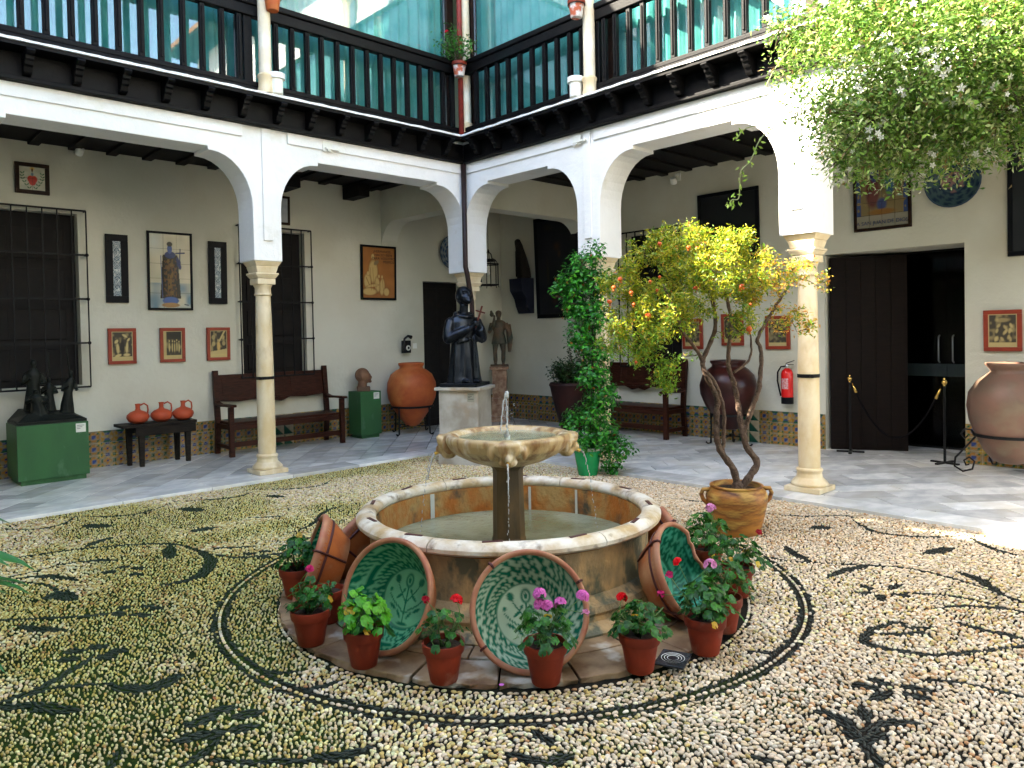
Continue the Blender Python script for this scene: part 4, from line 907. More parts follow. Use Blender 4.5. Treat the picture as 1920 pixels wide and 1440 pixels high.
GLY = [leaf_mesh('yellow_leaf', c, i + 5, .9) for i, c in enumerate([(.60, .42, .03), (.52, .30, .02)])]
def pot_parts(T, r=.095, h=.18, m=TERRA, rimh=.045):
    part('pot_body', MB().lathe([(r * .62, 0), (r * .66, .006), (r * .90, h - rimh), (r * .90, h - rimh + .002)], 32), m, T, angle=40)
    part('pot_rim', MB().lathe([(r * .88, h - rimh), (r * .98, h - rimh), (r * 1.0, h - rimh + .005), (r * 1.03, h - .006), (r * 1.02, h), (r * .93, h), (r * .90, h - .03)], 32, cap=False), m, T, angle=40)
    part('soil', MB().lathe([(0.001, h - .022), (r * .5, h - .017), (r * .91, h - .026)], 16, cap=False), SOIL, T, smooth=True)
def floret_cluster(col, r=.03, n=9, seed=0, pet=.013):
    rn = random.Random(seed); mb = MB()
    for i in range(n):
        d = Vector((rn.gauss(0, 1), rn.gauss(0, 1), abs(rn.gauss(0, .9)) + .1)).normalized(); ctr = d * r * .75; q = d.to_track_quat('Z', 'Y'); s0 = rn.random() * 6
        for k in range(5):
            a = s0 + k * 2 * PI / 5; L_ = pet * rn.uniform(.85, 1.15); wd_ = pet * .55
            P = [Vector((0, 0, 0)), Vector((L_ * .5 * math.cos(a) - wd_ * math.sin(a), L_ * .5 * math.sin(a) + wd_ * math.cos(a), .002)), Vector((L_ * math.cos(a) - wd_ * .6 * math.sin(a), L_ * math.sin(a) + wd_ * .6 * math.cos(a), .003)),
                 Vector((L_ * math.cos(a) + wd_ * .6 * math.sin(a), L_ * math.sin(a) - wd_ * .6 * math.cos(a), .003)), Vector((L_ * .5 * math.cos(a) + wd_ * math.sin(a), L_ * .5 * math.sin(a) - wd_ * math.cos(a), .002))]
            f = rn.uniform(.8, 1.1); mb.add([ctr + q @ p for p in P], [(0, 1, 2, 3, 4)], [tuple(x * .55 for x in col)] + [tuple(x * f for x in col)] * 4)
        mb.tube([Vector((0, 0, -r * .4)), ctr], .0012, 4, c=(.1, .2, .04))
    mb.c = mb.c
    return mb
def geranium(label, x, y, n=42, sx=.13, hz=.13, leafr=.030, flowers=(), seed=0, r=.095, h=.18, bright=0, lean=(0, 0), z=.028, yellow=2, pot=TERRA, cat='potted geranium', grp='geraniums in clay pots round the fountain', cone=False, rz=None):
    rn = random.Random(seed); T = thing('potted_geranium', label, cat, (x, y, z), rn.random() * 6 if rz is None else rz, group=grp)
    pot_parts(T, r, h, pot); stems = MB()
    n = int(n * 1.75) if n > 8 else n; leafr *= .86; sx *= 1.2; hz *= 1.12
    iv = Matrix.Rotation(-T.rotation_euler.z, 3, 'Z'); lean = iv @ Vector((lean[0], lean[1], 0))
    base = [(rn.gauss(0, .012), rn.gauss(0, .012), h - .02) for _ in range(5)]
    tips = []
    for i in range(6):
        a = i * 2 * PI / 6 + rn.random() * .5; L_ = sx * rn.uniform(.3, .75); tip = Vector((L_ * math.cos(a) + lean.x * .7, L_ * math.sin(a) + lean.y * .7, h + hz * rn.uniform(.35, .9))); tips.append(tip)
        b_ = base[i % 5]; mid = (Vector(b_) + tip) / 2 + Vector((rn.gauss(0, .01), rn.gauss(0, .01), .01)); stems.tube([b_, mid, tip], [.005, .004, .003], 5, c=(.09, .16, .04))
    for i in range(n):
        a = rn.random() * 2 * PI; q = rn.random() ** .6; zz = rn.random()
        rad = sx * q * (1.05 - .35 * zz)
        p = Vector((rad * math.cos(a) + lean.x, rad * math.sin(a) + lean.y, h + .01 + hz * (zz * (1.05 - .45 * q * q))))
        if bright and i < 5: p = Vector((sx * .9 * math.cos(a), sx * .9 * math.sin(a), h - .03 + .02 * zz))
        nr_ = (Vector((p.x - lean.x, p.y - lean.y, 0)) * 4.2 + Vector((rn.gauss(0, .25), rn.gauss(0, .25), .55))).normalized()
        me = rn.choice(GLB if (bright and rn.random() < .75) else GL)
        if 6 <= i < 6 + yellow: me = rn.choice(GLY)
        o = link('leaf', me, T, p, nr_.to_track_quat('Z', 'Y').to_euler()); sc = leafr * rn.uniform(.6, 1.25) * (1.5 if bright and i < 5 else 1); o.scale = (sc, sc, sc)
        t = min(tips, key=lambda t_: (t_ - p).length); stems.tube([t * .6 + Vector(base[0]) * .4, (t + p) / 2 - Vector((0, 0, .012)), p - nr_ * .002], .0014, 4, c=(.10, .22, .05))
    fc = 0
    for (dx, dy, fz, col, fr, fn_) in flowers:
        d = iv @ Vector((dx, dy, 0)); p = Vector((d.x, d.y, h + fz)); t = min(tips, key=lambda t_: (t_ - p).length)
        stems.tube([t, (t + p) / 2 + Vector((.006, 0, 0)), p], .0018, 5, c=(.12, .24, .06))
        mb = floret_cluster(col, fr * 1.2, int(fn_ * 1.5), seed * 7 + fc, .016); part('flower', mb, PETAL, T, loc=p, rot=(rn.uniform(-.3, .3), rn.uniform(-.3, .3), rn.random() * 6)); fc += 1
    part('stems', stems, LEAFC, T, smooth=True)
    return T
RED = (.72, .004, .012); PINK = (.66, .14, .46); LPINK = (.72, .28, .52); MAG = (.60, .02, .16); CRIM = (.35, .005, .02)
# camera-right is (.727,-.687), towards camera is (-.69,-.73)
geranium('clay pot of bright fresh green leaves with yellow leaves, before the dark green bowl', 1.875, 3.06, 60, .125, .155, .034, (), 1, bright=1, yellow=5)
geranium('clay pot with sparse stems and one scarlet flower, left of the front bowl', 2.045, 2.66, 20, .11, .14, .028, ((.045, -.045, .185, RED, .024, 12), (-.055, .055, .19, CRIM, .008, 3)), 2, yellow=0)
geranium('clay pot with pink-purple flowers before the green and white bowl', 2.355, 2.315, 46, .135, .15, .028, ((-.02, .01, .215, PINK, .026, 9), (.005, -.01, .16, PINK, .024, 8), (-.015, .015, .165, PINK, .024, 8), (.05, -.05, .17, PINK, .024, 8), (.12, -.12, .20, PINK, .027, 10), (.14, -.12, .12, LPINK, .008, 3)), 3, r=.098, h=.185, yellow=1)
geranium('clay pot with dense dark leaves and a red flower above left, beside the black plaque', 2.745, 2.085, 52, .135, .115, .028, ((-.05, .06, .155, RED, .020, 9),), 4, yellow=1)
geranium('clay pot with red buds and one pink flower, before the broken green bowl', 3.125, 1.975, 58, .145, .145, .030, ((-.09, .09, .26, RED, .018, 7), (-.12, .12, .20, MAG, .012, 5), (.02, -.02, .245, LPINK, .028, 12), (-.14, .16, .10, MAG, .010, 4)), 5, r=.10, h=.18, yellow=1)
geranium('leafy dark geranium in a shaded clay pot at the right of the ring', 3.42, 2.05, 46, .14, .19, .030, (), 6, yellow=0)
geranium('clay pot with magenta flower at the left edge of the stone ring', 1.82, 3.475, 30, .115, .13, .030, ((.0, .0, .20, MAG, .016, 6),), 7, yellow=1, r=.10)
geranium('clay pot with dark leaves furthest left, beside the edge-on bowl', 2.10, 4.17, 42, .125, .155, .034, ((.01, -.02, .19, (.65, .45, .1), .010, 4),), 8, yellow=0, r=.105)
geranium('clay pot with light leaves and yellowing ones behind the large right geranium', 3.93, 2.26, 52, .16, .15, .030, ((.09, -.09, .19, CRIM, .011, 4),), 9, yellow=7, r=.095, h=.18)
geranium('tall green geranium with a pale pink flower, furthest right behind the bowl', 4.12, 2.58, 52, .165, .20, .032, ((-.02, -.04, .26, LPINK, .030, 12),), 10, yellow=1)
geranium('small clay pot with hardly any leaves behind the dark green bowl', 2.03, 3.68, 5, .06, .03, .022, (), 11, yellow=0)
pq = thing('plaque', 'black engraved stone plaque lying on the ring between two geranium pots', 'plaque', (2.93, 2.03, .031), R(20))
part('plaque_stone', MB().box(-.085, .085, -.07, .07, 0, .012), mat('black_slate', (.015, .017, .02), .25, (.05, .05, .055), 14, .7), pq, bevel=.003)
mb = MB()
for i in range(3): mb.lathe([(.025 + i * .014, .0125), (.028 + i * .014, .0135)], 24, cap=False)
part('engraving', mb, LABEL, pq)
part_pet = tag(part('fallen_petal', MB().lathe([(0.001, .002), (.008, .001), (.012, .004)], 8, cap=False), PETAL if False else mat('pink_petal', (.6, .15, .5), .5), None, loc=(2.19, 2.43, .031)), 'single pink petal fallen on the stone ring', 'petal')

# ================================================================ marble plinth and bronze friar
pl = thing('marble_plinth', 'square white veined marble plinth under the bronze friar', 'plinth', (5.93, 7.15, .0), R(30))
part('plinth_foot', MB().box(-.27, .27, -.27, .27, .10, .28).box(-.27, -.12, -.27, .27, .0, .10).box(.12, .27, -.27, .27, .0, .10), MARBP, pl, bevel=.004)
part('foot_cap', MB().box(-.285, .285, -.285, .285, .281, .305), MARBP, pl, bevel=.006)
part('plinth_block', MB().box(-.255, .255, -.255, .255, .306, .915), MARBP, pl, bevel=.004)
part('plinth_top', MB().box(-.30, .30, -.30, .30, .916, .955), MARBP, pl, bevel=.006)
part('brass_plate', MB().box(-.262, -.256, -.21, -.12, .78, .89), mat('dull_plate', (.30, .29, .22), .5), pl)
for i in range(4): part('plate_lettering', MB().box(-.264, -.2622, -.20 + .02 * (i % 3), -.13, .865 - i * .018, .870 - i * .018), INK, pl)
fr_ = thing('friar_statue', 'dark bronze statue of a bald friar in a habit looking up at a small cross', 'statue', (5.93, 7.15, .957), R(-12))
part('base_plate', MB().box(-.26, .26, -.24, .24, 0, .045), BRONZE, fr_, rot=(0, 0, R(42)), bevel=.006)
mb = MB()
def loft(mb, secs, n=28, fold=0, seed=0):
    vs = []
    for (cx, cy, z, rx, ry, fd) in secs:
        for i in range(n):
            a = 2 * PI * i / n; f = 1 + fd * (math.sin(7 * a + z * 2.2) * .6 + math.sin(11 * a - z * 3) * .4); vs.append((cx + rx * f * math.cos(a), cy + ry * f * math.sin(a), z))
    k = len(secs); fs = [(j * n + i, j * n + (i + 1) % n, (j + 1) * n + (i + 1) % n, (j + 1) * n + i) for j in range(k - 1) for i in range(n)]
    fs += [tuple(reversed(range(n))), tuple(range((k - 1) * n, k * n))]; mb.add(vs, fs)
loft(mb, [(0, 0, .04, .215, .17, .17), (0, 0, .12, .205, .16, .16), (0, 0, .35, .188, .145, .12), (0, .01, .52, .175, .135, .07), (0, .01, .62, .178, .135, .03), (0, .01, .72, .195, .135, .02), (0, .015, .80, .20, .125, .0), (0, .02, .86, .165, .11, 0), (0, .02, .90, .10, .085, 0)], 36)
# hood collar
for i in range(20):
    a = 2 * PI * i / 20; mb.ell((.105 * math.cos(a), .02 + .095 * math.sin(a) - .015, .895 + .02 * math.sin(a) - .012 * (a > PI)), (.032, .032, .026), 8, 6)
mb.ell((0, .10, .86), (.09, .05, .09))
mb.tube([(0, .01, .86), (-.0, -.01, .99), (0, -.02, 1.02)], [.062, .055, .055], 12)
# head tipped back
hd = Euler((R(-18), 0, 0))
H0 = Vector((0, -.02, 1.115)); KH = 1.24
def hp(x, y, z): return H0 + hd.to_matrix() @ Vector((x, y, z)) * KH
mb.ell(hp(0, .012, .015), (0.0992, 0.1215, 0.1215), 18, 14, hd); mb.ell(hp(0, -.045, -.035), (0.0719, 0.0682, 0.0769), 14, 10, hd); mb.ell(hp(0, -.085, -.078), (0.0372, 0.0310, 0.0273), 10, 8, hd)
mb.ell(hp(0, -.098, -.010), (0.0174, 0.0273, 0.0347), 8, 8, hd); mb.ell(hp(0, -.080, .032), (0.0744, 0.0273, 0.0174), 10, 8, hd); mb.ell(hp(0, -.092, -.050), (0.0273, 0.0174, 0.0099), 8, 6, hd); mb.ell(hp(0, -.09, -.062), (0.0248, 0.0161, 0.0087), 8, 6, hd)
for s_ in (-1, 1):
    mb.ell(hp(s_ * .032, -.078, .008), (0.0174, 0.0124, 0.0112), 8, 6, hd); mb.ell(hp(s_ * .045, -.058, -.025), (0.0273, 0.0273, 0.0248), 8, 6, hd); mb.ell(hp(s_ * .082, .01, -.005), (0.0124, 0.0223, 0.0347), 8, 6, hd)
# arms: upper arm, forearm to the breast, wide sleeves
for s_ in (-1, 1):
    sh = Vector((s_ * .185, .01, .80)); el = Vector((s_ * .235, -.03, .60)); wr = Vector((s_ * .06 + .05, -.20, .72)); ha = Vector((.05 + s_ * .018, -.235, .775))
    mb.tube([sh + Vector((-s_ * .03, 0, .03)), sh, (sh + el) / 2 + Vector((s_ * .015, 0, 0)), el], [.05, .068, .066, .072], 12); mb.ell(sh, (.065, .065, .06))
    mb.tube([el, (el + wr) / 2, wr], [.07, .062, .05], 12); mb.ell(el, .07)
    for k in range(5): mb.tube([(el + wr) / 2 + Vector((-s_ * .02 * k + .01, .01 * k, -.02)), el * .5 + wr * .5 + Vector((-s_ * .03 * k + s_ * .02, -.01 * k + .01, -.13 + .01 * k))], [.030, .016], 8)
    mb.tube([wr, ha], [.026, .024], 10); mb.ell(ha, (.030, .034, .040), 10, 8)
    for k in range(4): mb.tube([ha + Vector((-s_ * .01, -.02, .022 - k * .016)), ha + Vector((-s_ * .035, -.03, .026 - k * .016)), ha + Vector((-s_ * .045, -.008, .024 - k * .016))], [.0085, .008, .007], 6)
# rope belt and hem folds, feet
for i in range(26):
    a = 2 * PI * i / 26; mb.ell((.183 * math.cos(a), .01 + .14 * math.sin(a), .585), (.016, .016, .012), 6, 5)
mb.tube([(.06, -.135, .58), (.065, -.165, .42), (.07, -.185, .22)], .011, 6)
for s_ in (-1, 1): mb.ell((s_ * .08, -.16, .065), (.04, .075, .028))
sculpt('friar_figure', mb, BRONZE, fr_, voxel=.0075, smooth=3)
cr_ = MB().box(-.009, .009, -.009, .009, -.12, .17).box(-.065, .065, -.008, .008, .085, .103)
part('cross', cr_, mat('dark_red_wood_cross', (.10, .02, .015), .4), fr_, loc=(.075, -.235, .83), rot=(R(12), R(14), 0), bevel=.002)

# ================================================================ pomegranate pot, green pot
pp = thing('clay_urn', 'ochre wheel-thrown urn with two handles holding the pomegranate tree', 'pot', (5.25, 3.02, .0))
part('urn_body', MB().lathe([(.17, 0), (.175, .01), (.205, .12), (.232, .24), (.238, .29), (.225, .335), (.20, .355), (.196, .365), (.205, .372), (.205, .380), (.19, .384), (.175, .375), (.17, .34)], 40, fn=lambda a, r, z: r * (1 + .004 * math.sin(z * 260)), cap=True), URN, pp, smooth=True)
part('soil', MB().lathe([(0.001, .345), (.17, .342)], 20, cap=False), SOIL, pp)
for s_ in (-1, 1):
    a = R(-43) if s_ > 0 else R(137); part('handle', MB().tube([(.215, 0, .345), (.262, 0, .345), (.278, 0, .31), (.262, 0, .265), (.225, 0, .235)], [.018, .018, .017, .017, .02], 8), URN, pp, smooth=True, rot=(0, 0, a))
gp = thing('green_pot', 'bright green glazed pot with white rim holding the climbing plant', 'pot', (6.29, 5.46, .0))
part('pot_body', MB().lathe([(.105, 0), (.11, .01), (.155, .27), (.155, .28)], 32), GREENT, gp, angle=40)
part('pot_rim', MB().lathe([(.150, .28), (.168, .283), (.170, .31), (.155, .313), (.148, .29)], 32, cap=False), mat('chalky_rim', (.45, .46, .40), .7, (.2, .3, .2), 10), gp, angle=40)
part('soil', MB().lathe([(0.001, .285), (.15, .283)], 16, cap=False), SOIL, gp)

# ================================================================ things on the walls
# items on the left wall face -y; items on the right wall face -x (rotated -90 degrees)
def on_left(x, z): return (x, WL - .004, z), 0
def on_right(y, z): return (WR - .004, y, z), -PI / 2     # local +x runs towards -y
def frame(label, cat, side, a, z, w_, h, fw, m, fn, res=48, depth=.035, name='framed_print', group=None, tiles=None, pm=None, tilt=1.5, inner='print'):
    loc, rz = side(a, z); T = thing(name, label, cat, loc, rz, group); T.rotation_euler = (R(tilt), 0, rz)
    d = -depth
    for x0, x1, z0, z1 in ((0, w_, 0, fw), (0, w_, h - fw, h), (0, fw, fw, h - fw), (w_ - fw, w_, fw, h - fw)):
        part('frame_bar', MB().box(x0, x1, d, -.002, z0, z1), m, T, bevel=.004)
    iw, ih = w_ - 2 * fw, h - 2 * fw; pm = pm or PAINT
    if tiles:
        nx_, nz_ = tiles
        for i in range(nx_):
            for j in range(nz_): panel('tile', iw, ih, fn, GLAZE, T, (fw, d + .012 + random.uniform(-.001, .001), fw), res=res, rect=(i / nx_, (i + 1) / nx_, j / nz_, (j + 1) / nz_), thick=.006)
        box('backing', BLACKF, fw, w_ - fw, d + .02, -.003, fw, h - fw, parent=T)
    else: panel(inner, iw, ih, fn, pm, T, (fw, d + .010, fw), res=res, thick=.012)
    return T
def base(u, v, col, seed, var=.25): return np.array(col)[None, :] * (1 - var / 2 + var * vn(u, v, 7, seed)[:, None])
def heart(u, v):
    c = base(u, v, (.45, .43, .33), 1); 
    for s_ in (-1, 1):
        for k in range(6):
            t = k / 5; x = .5 + s_ * (.12 + .28 * math.sin(t * 1.9)); y = .08 + .62 * t
            c = lay(c, dsc(u, v, x + s_ * .04, y + .02, .075, .028, .4, s_ * .7), (.02, .11, .04)); c = lay(c, dsc(u, v, x - s_ * .05, y + .04, .065, .026, .4, s_ * 2.2), (.02, .13, .05))
    c = lay(c, dsc(u, v, .5, .93, .12, .10, .8), (.6, .33, .04)); c = lay(c, dsc(u, v, .5, .86, .035, .08), (.08, .02, .01)); c = lay(c, dsc(u, v, .5, .68, .06, .08), (.15, .22, .28))
    c = lay(c, np.maximum(dsc(u, v, .43, .47, .13, .16, .12), np.maximum(dsc(u, v, .57, .47, .13, .16, .12), dsc(u, v, .5, .36, .15, .17, .12))), (.50, .035, .02)); return c
def saint(u, v):
    c = base(u, v, (.56, .50, .36), 2, .25); c = lay(c, (v < .34) * np.clip(vn(u, v, 6, 4) * 1.6 - .4, 0, 1), (.06, .17, .26), .85); c = lay(c, dsc(u, v, .1, .9, .35, .25, .9), (.62, .64, .60), .8)
    c = lay(c, (np.abs(u - .5) < (.15 + .10 * (1 - v) * 1.2) * (v < .72)) * (v > .13), (.02, .014, .008)); m = (np.abs(u - .5) < .13 + .06 * (1 - v)) * (v < .64) * (v > .16) * (vn(u, v, 40, 5) > .5); c = lay(c, m.astype(float), (.12, .05, .01))
    c = lay(c, (np.abs(u - .5) < .07) * (v < .66) * (v > .16) * (vn(u, v, 26, 6) > .5), (.16, .08, .012))
    c = lay(c, dsc(u, v, .5, .72, .15, .05), (.02, .035, .12)); c = lay(c, dsc(u, v, .49, .80, .065, .07), (.05, .09, .26)); c = lay(c, dsc(u, v, .49, .865, .075, .035), (.05, .04, .03))
    c = lay(c, seg(u, v, .69, .60, .73, .62, .04), (.02, .03, .10)); c = lay(c, seg(u, v, .73, .58, .75, .80, .016), (.02, .03, .10)); c = lay(c, seg(u, v, .64, .745, .86, .755, .012), (.02, .03, .10))
    c = lay(c, seg(u, v, .30, .14, .27, .70, .012), (.04, .07, .2)); c = lay(c, seg(u, v, .68, .66, .74, .56, .045), (.02, .03, .12)); c = lay(c, dsc(u, v, .5, .10, .22, .055), (.05, .10, .28)); c = lay(c, dsc(u, v, .5, .04, .24, .035), (.32, .17, .06))
    c = lay(c, seg(u, v, .84, .05, .94, .04, .008), (.03, .03, .06)); return c
def engraving(seed):
    def fn(u, v):
        rn = random.Random(seed); c = np.tile(np.array([[.055, .045, .03]]), (u.size, 1)); P_ = (.52, .40, .17)
        c = lay(c, np.clip(vn(u, v, 9, seed) * 2.2 - 1.1, 0, 1), P_, .5); c = lay(c, (v < .14).astype(float), P_, .9)
        if seed == 1:
            for x, y, rx, ry, ro in ((.28, .42, .09, .22, .1), (.22, .66, .12, .07, .5), (.72, .45, .07, .24, -.1), (.62, .85, .16, .05, -.4), (.3, .18, .2, .06, .2), (.7, .2, .2, .06, 0), (.8, .72, .1, .05, .6)): c = lay(c, dsc(u, v, x, y, rx, ry, .4, ro), P_)
            c = lay(c, dsc(u, v, .5, .45, .13, .3, .4), (.03, .025, .02))
        elif seed == 2:
            c = lay(c, (v > .7) * 1., (.04, .035, .025)); c = lay(c, (u < .16) * 1., P_, .8)
            for x in (.32, .48, .60, .72, .84): y = .42 + .03 * math.sin(x * 20); c = lay(c, dsc(u, v, x, y, .055, .2, .4), P_, .8); c = lay(c, dsc(u, v, x, y + .22, .035, .04, .4), P_)
            for x in (.4, .54, .66, .78): c = lay(c, dsc(u, v, x, .4, .025, .2, .4), (.03, .025, .02))
        elif seed == 3:
            c = lay(c, seg(u, v, .55, .62, .85, .98, .05), P_); c = lay(c, dsc(u, v, .5, .42, .12, .22, .4), (.55, .36, .12)); c = lay(c, dsc(u, v, .47, .63, .06, .06, .4), (.4, .3, .14))
            for x, y in ((.2, .75), (.75, .75), (.2, .5), (.8, .52)): c = lay(c, dsc(u, v, x, y, .12, .10, .3), P_, .6)
            c = lay(c, (v < .22 + .1 * u) * 1., P_, .9)
        elif seed == 4:
            for _ in range(16): x, y = rn.uniform(.15, .85), rn.uniform(.2, .75); c = lay(c, dsc(u, v, x, y, .06, .10, .5, rn.uniform(-1, 1)), P_, .7)
            c = lay(c, dsc(u, v, .5, .82, .3, .08, .4), P_, .5)
        else:
            for _ in range(12): x, y = rn.uniform(.1, .9), rn.uniform(.25, .85); c = lay(c, dsc(u, v, x, y, .08, .07, .5, rn.uniform(-1, 1)), (.22, .19, .10), .7)
        e = (np.minimum(np.minimum(u, 1 - u), np.minimum(v, 1 - v)) < .03); return lay(c, e * 1., (.45, .36, .18))
    return fn
def relief(u, v):
    c = base(u, v, (.33, .13, .035), 8, .3); K = (.52, .36, .14); D = (.16, .07, .02)
    for x, y, rx, ry, ro in ((.32, .52, .16, .26, 0), (.31, .82, .055, .06, 0), (.14, .32, .12, .17, .1), (.16, .48, .05, .05, 0), (.45, .26, .09, .17, .1), (.60, .22, .09, .19, -.1), (.50, .43, .035, .04, 0), (.60, .42, .035, .04, 0), (.74, .12, .10, .09, 0), (.2, .12, .25, .08, 0), (.3, .24, .2, .03, .1)):
        c = lay(c, dsc(u, v, x, y, rx * 1.18, ry * 1.12, .2, ro), D, .6); c = lay(c, dsc(u, v, x, y, rx, ry, .3, ro), K)
    c = lay(c, dsc(u, v, .42, .70, .10, .05, .3, .4), (.22, .16, .08)); c = lay(c, seg(u, v, .2, .25, .1, .4, .01), D); 
    for x in (.26, .34, .42, .55, .64): c = lay(c, seg(u, v, x, .15, x - .03, .6 if x < .4 else .35, .008), D, .7)
    return c
def strip(seed):
    def fn(u, v):
        a = np.abs(((u * 1.0) % 1) - .5) * 2; b = np.abs(((v * 6) % 1) - .5) * 2; r = np.hypot(a, b); c = base(u, v, (.05, .10, .15), seed, .6)
        c = lay(c, (np.abs(np.sin(r * 9)) > .75) * 1., (.42, .46, .46), .8); c = lay(c, (np.abs(a - b) < .15) * 1., (.34, .38, .40), .7); c = lay(c, (vn(u, v * 3, 9, seed) > .75) * 1., (.55, .58, .58)); return c
    return fn
frame('small square tile picture of a red heart between laurel sprays, above the left barred window', 'picture', on_left, 1.76, 3.36, .35, .36, .045, BROWNF, heart, tiles=(2, 2), name='tile_picture', tilt=2)
frame('tall tile picture of a robed saint holding a crucifix, black frame', 'picture', on_left, 3.18, 2.0, .57, 1.03, .028, BLACKF, saint, tiles=(3, 5), name='tile_picture', res=110, tilt=1.5)
frame('black panel with a narrow strip of blue tiles, left of the saint', 'tile panel', on_left, 2.69, 2.09, .26, .86, .083, BLACKF, strip(1), tiles=(1, 5), name='tile_strip_picture', res=18)
frame('black panel with a narrow strip of blue tiles, right of the saint', 'tile panel', on_left, 3.97, 2.09, .25, .86, .083, BLACKF, strip(2), tiles=(1, 5), name='tile_strip_picture', res=18)
rg = 'red framed sepia engravings'
frame('red framed engraving of pale kneeling figures round a dark one, leftmost on the left wall', 'picture', on_left, 2.69, 1.31, .33, .455, .042, REDF, engraving(1), group=rg, res=40)
frame('red framed engraving of a row of standing people under a dark arch', 'picture', on_left, 3.31, 1.31, .32, .455, .042, REDF, engraving(2), group=rg, res=40)
frame('red framed engraving of a figure under a slanting beam of light, by the bench', 'picture', on_left, 3.92, 1.31, .32, .455, .042, REDF, engraving(3), group=rg, res=40)
rl = frame('orange relief picture with a lettered prayer and a robed saint with children', 'picture', on_left, 6.38, 2.19, .67, .88, .035, BLACKF, relief, name='relief_picture', res=80, tilt=1.5)
for i, (s_, xo) in enumerate((('¡HERMANOS,', .40), ('HACED BIEN', .42), ('PARA VOSOTROS', .44), ('MISMOS!', .53))):
    text('lettering', s_, .058, INK, rl, (xo, -.028, .765 - i * .055), (PI / 2, 0, 0), spacing=1.02)
frame('narrow brown framed certificate half hidden behind the pier', 'picture', on_left, 4.86, 3.27, .33, .42, .035, BROWNF, lambda u, v: base(u, v, (.35, .36, .38), 3), res=10)
# right wall
def oldpaint(u, v):
    c = base(u, v, (.008, .008, .011), 3, .8); 
    for x, y, rx, ry, col in ((.5, .72, .1, .06, (.05, .022, .008)), (.55, .64, .05, .05, (.06, .03, .01)), (.25, .45, .04, .2, (.025, .02, .008)), (.62, .42, .04, .12, (.03, .02, .01)), (.4, .15, .1, .05, (.035, .01, .006)), (.3, .93, .18, .05, (.02, .018, .01))): c = lay(c, dsc(u, v, x, y, rx, ry, .9), col)
    return c
frame('big dark old painting in a dark frame by the inner corner of the right gallery', 'painting', on_right, 9.30, 1.86, 1.08, 1.76, .07, BLACKF, oldpaint, name='dark_painting', res=40, tilt=2)
frame('black cloth-like painting high on the right wall, above the pomegranate tree', 'painting', on_right, 5.97, 2.55, .95, 1.0, .05, BLACKF, lambda u, v: base(u, v, (.006, .007, .008), 5, .5), name='dark_painting', res=12, tilt=1.5)
frame('red framed engraving behind the tree, left of three on the right wall', 'picture', on_right, 6.27, 1.32, .34, .45, .045, REDF, engraving(5), group=rg, res=30)
frame('red framed engraving behind the tree, middle of three on the right wall', 'picture', on_right, 5.62, 1.37, .34, .45, .045, REDF, engraving(6), group=rg, res=30)
frame('red framed engraving left of the fire extinguisher, seen under the tree crown', 'picture', on_right, 4.95, 1.32, .345, .45, .045, REDF, engraving(7), group=rg, res=30)
frame('red framed engraving of a crowd, right of the dark doorway above the big jar', 'picture', on_right, 2.37, 1.305, .36, .45, .045, REDF, engraving(4), group=rg, res=40)
frame('dark blue-black hanging at the right edge of the photo', 'painting', on_right, 2.14, 2.33, .9, 1.35, .05, BLACKF, lambda u, v: base(u, v, (.012, .014, .016), 6, .5), name='dark_hanging', res=10, tilt=0)
def sanjuan(u, v):
    c = base(u, v, (.34, .25, .10), 4, .3); e = np.minimum(np.minimum(u, 1 - u), np.minimum(v - .0, 1 - v)); c = lay(c, ((e < .085) * (vn(u, v, 22, 7) > .35)), (.07, .12, .30)); c = lay(c, (v < .16) * 1., (.42, .38, .28))
    c = lay(c, dsc(u, v, .32, .48, .16, .26, .3), (.24, .07, .05)); c = lay(c, dsc(u, v, .40, .80, .07, .07, .3), (.30, .16, .08)); c = lay(c, dsc(u, v, .36, .70, .10, .12, .3), (.08, .10, .28)); c = lay(c, dsc(u, v, .66, .60, .11, .24, .3), (.08, .20, .30)); c = lay(c, dsc(u, v, .66, .84, .05, .06, .3), (.30, .18, .10))
    c = lay(c, dsc(u, v, .5, .30, .12, .10, .4), (.07, .10, .26)); c = lay(c, dsc(u, v, .5, .20, .32, .05, .4), (.42, .20, .04)); c = lay(c, (v > .9) * (e > .09), (.10, .16, .30)); return c * .5  # jasmine's shade painted in: every tile colour darkened
sj = frame('tile picture of two figures lettered A San Juan de Dios, partly under the jasmine', 'picture', on_right, 3.76, 2.77, .66, .98, .035, BROWNF, sanjuan, tiles=(4, 6), name='tile_picture', res=90, tilt=1.5)
text('lettering', 'A SAN JUAN DE DIOS', .062, mat('blue_ink', (.03, .04, .09), .5), sj, (.33, -.0285, .072), (PI / 2, 0, 0))
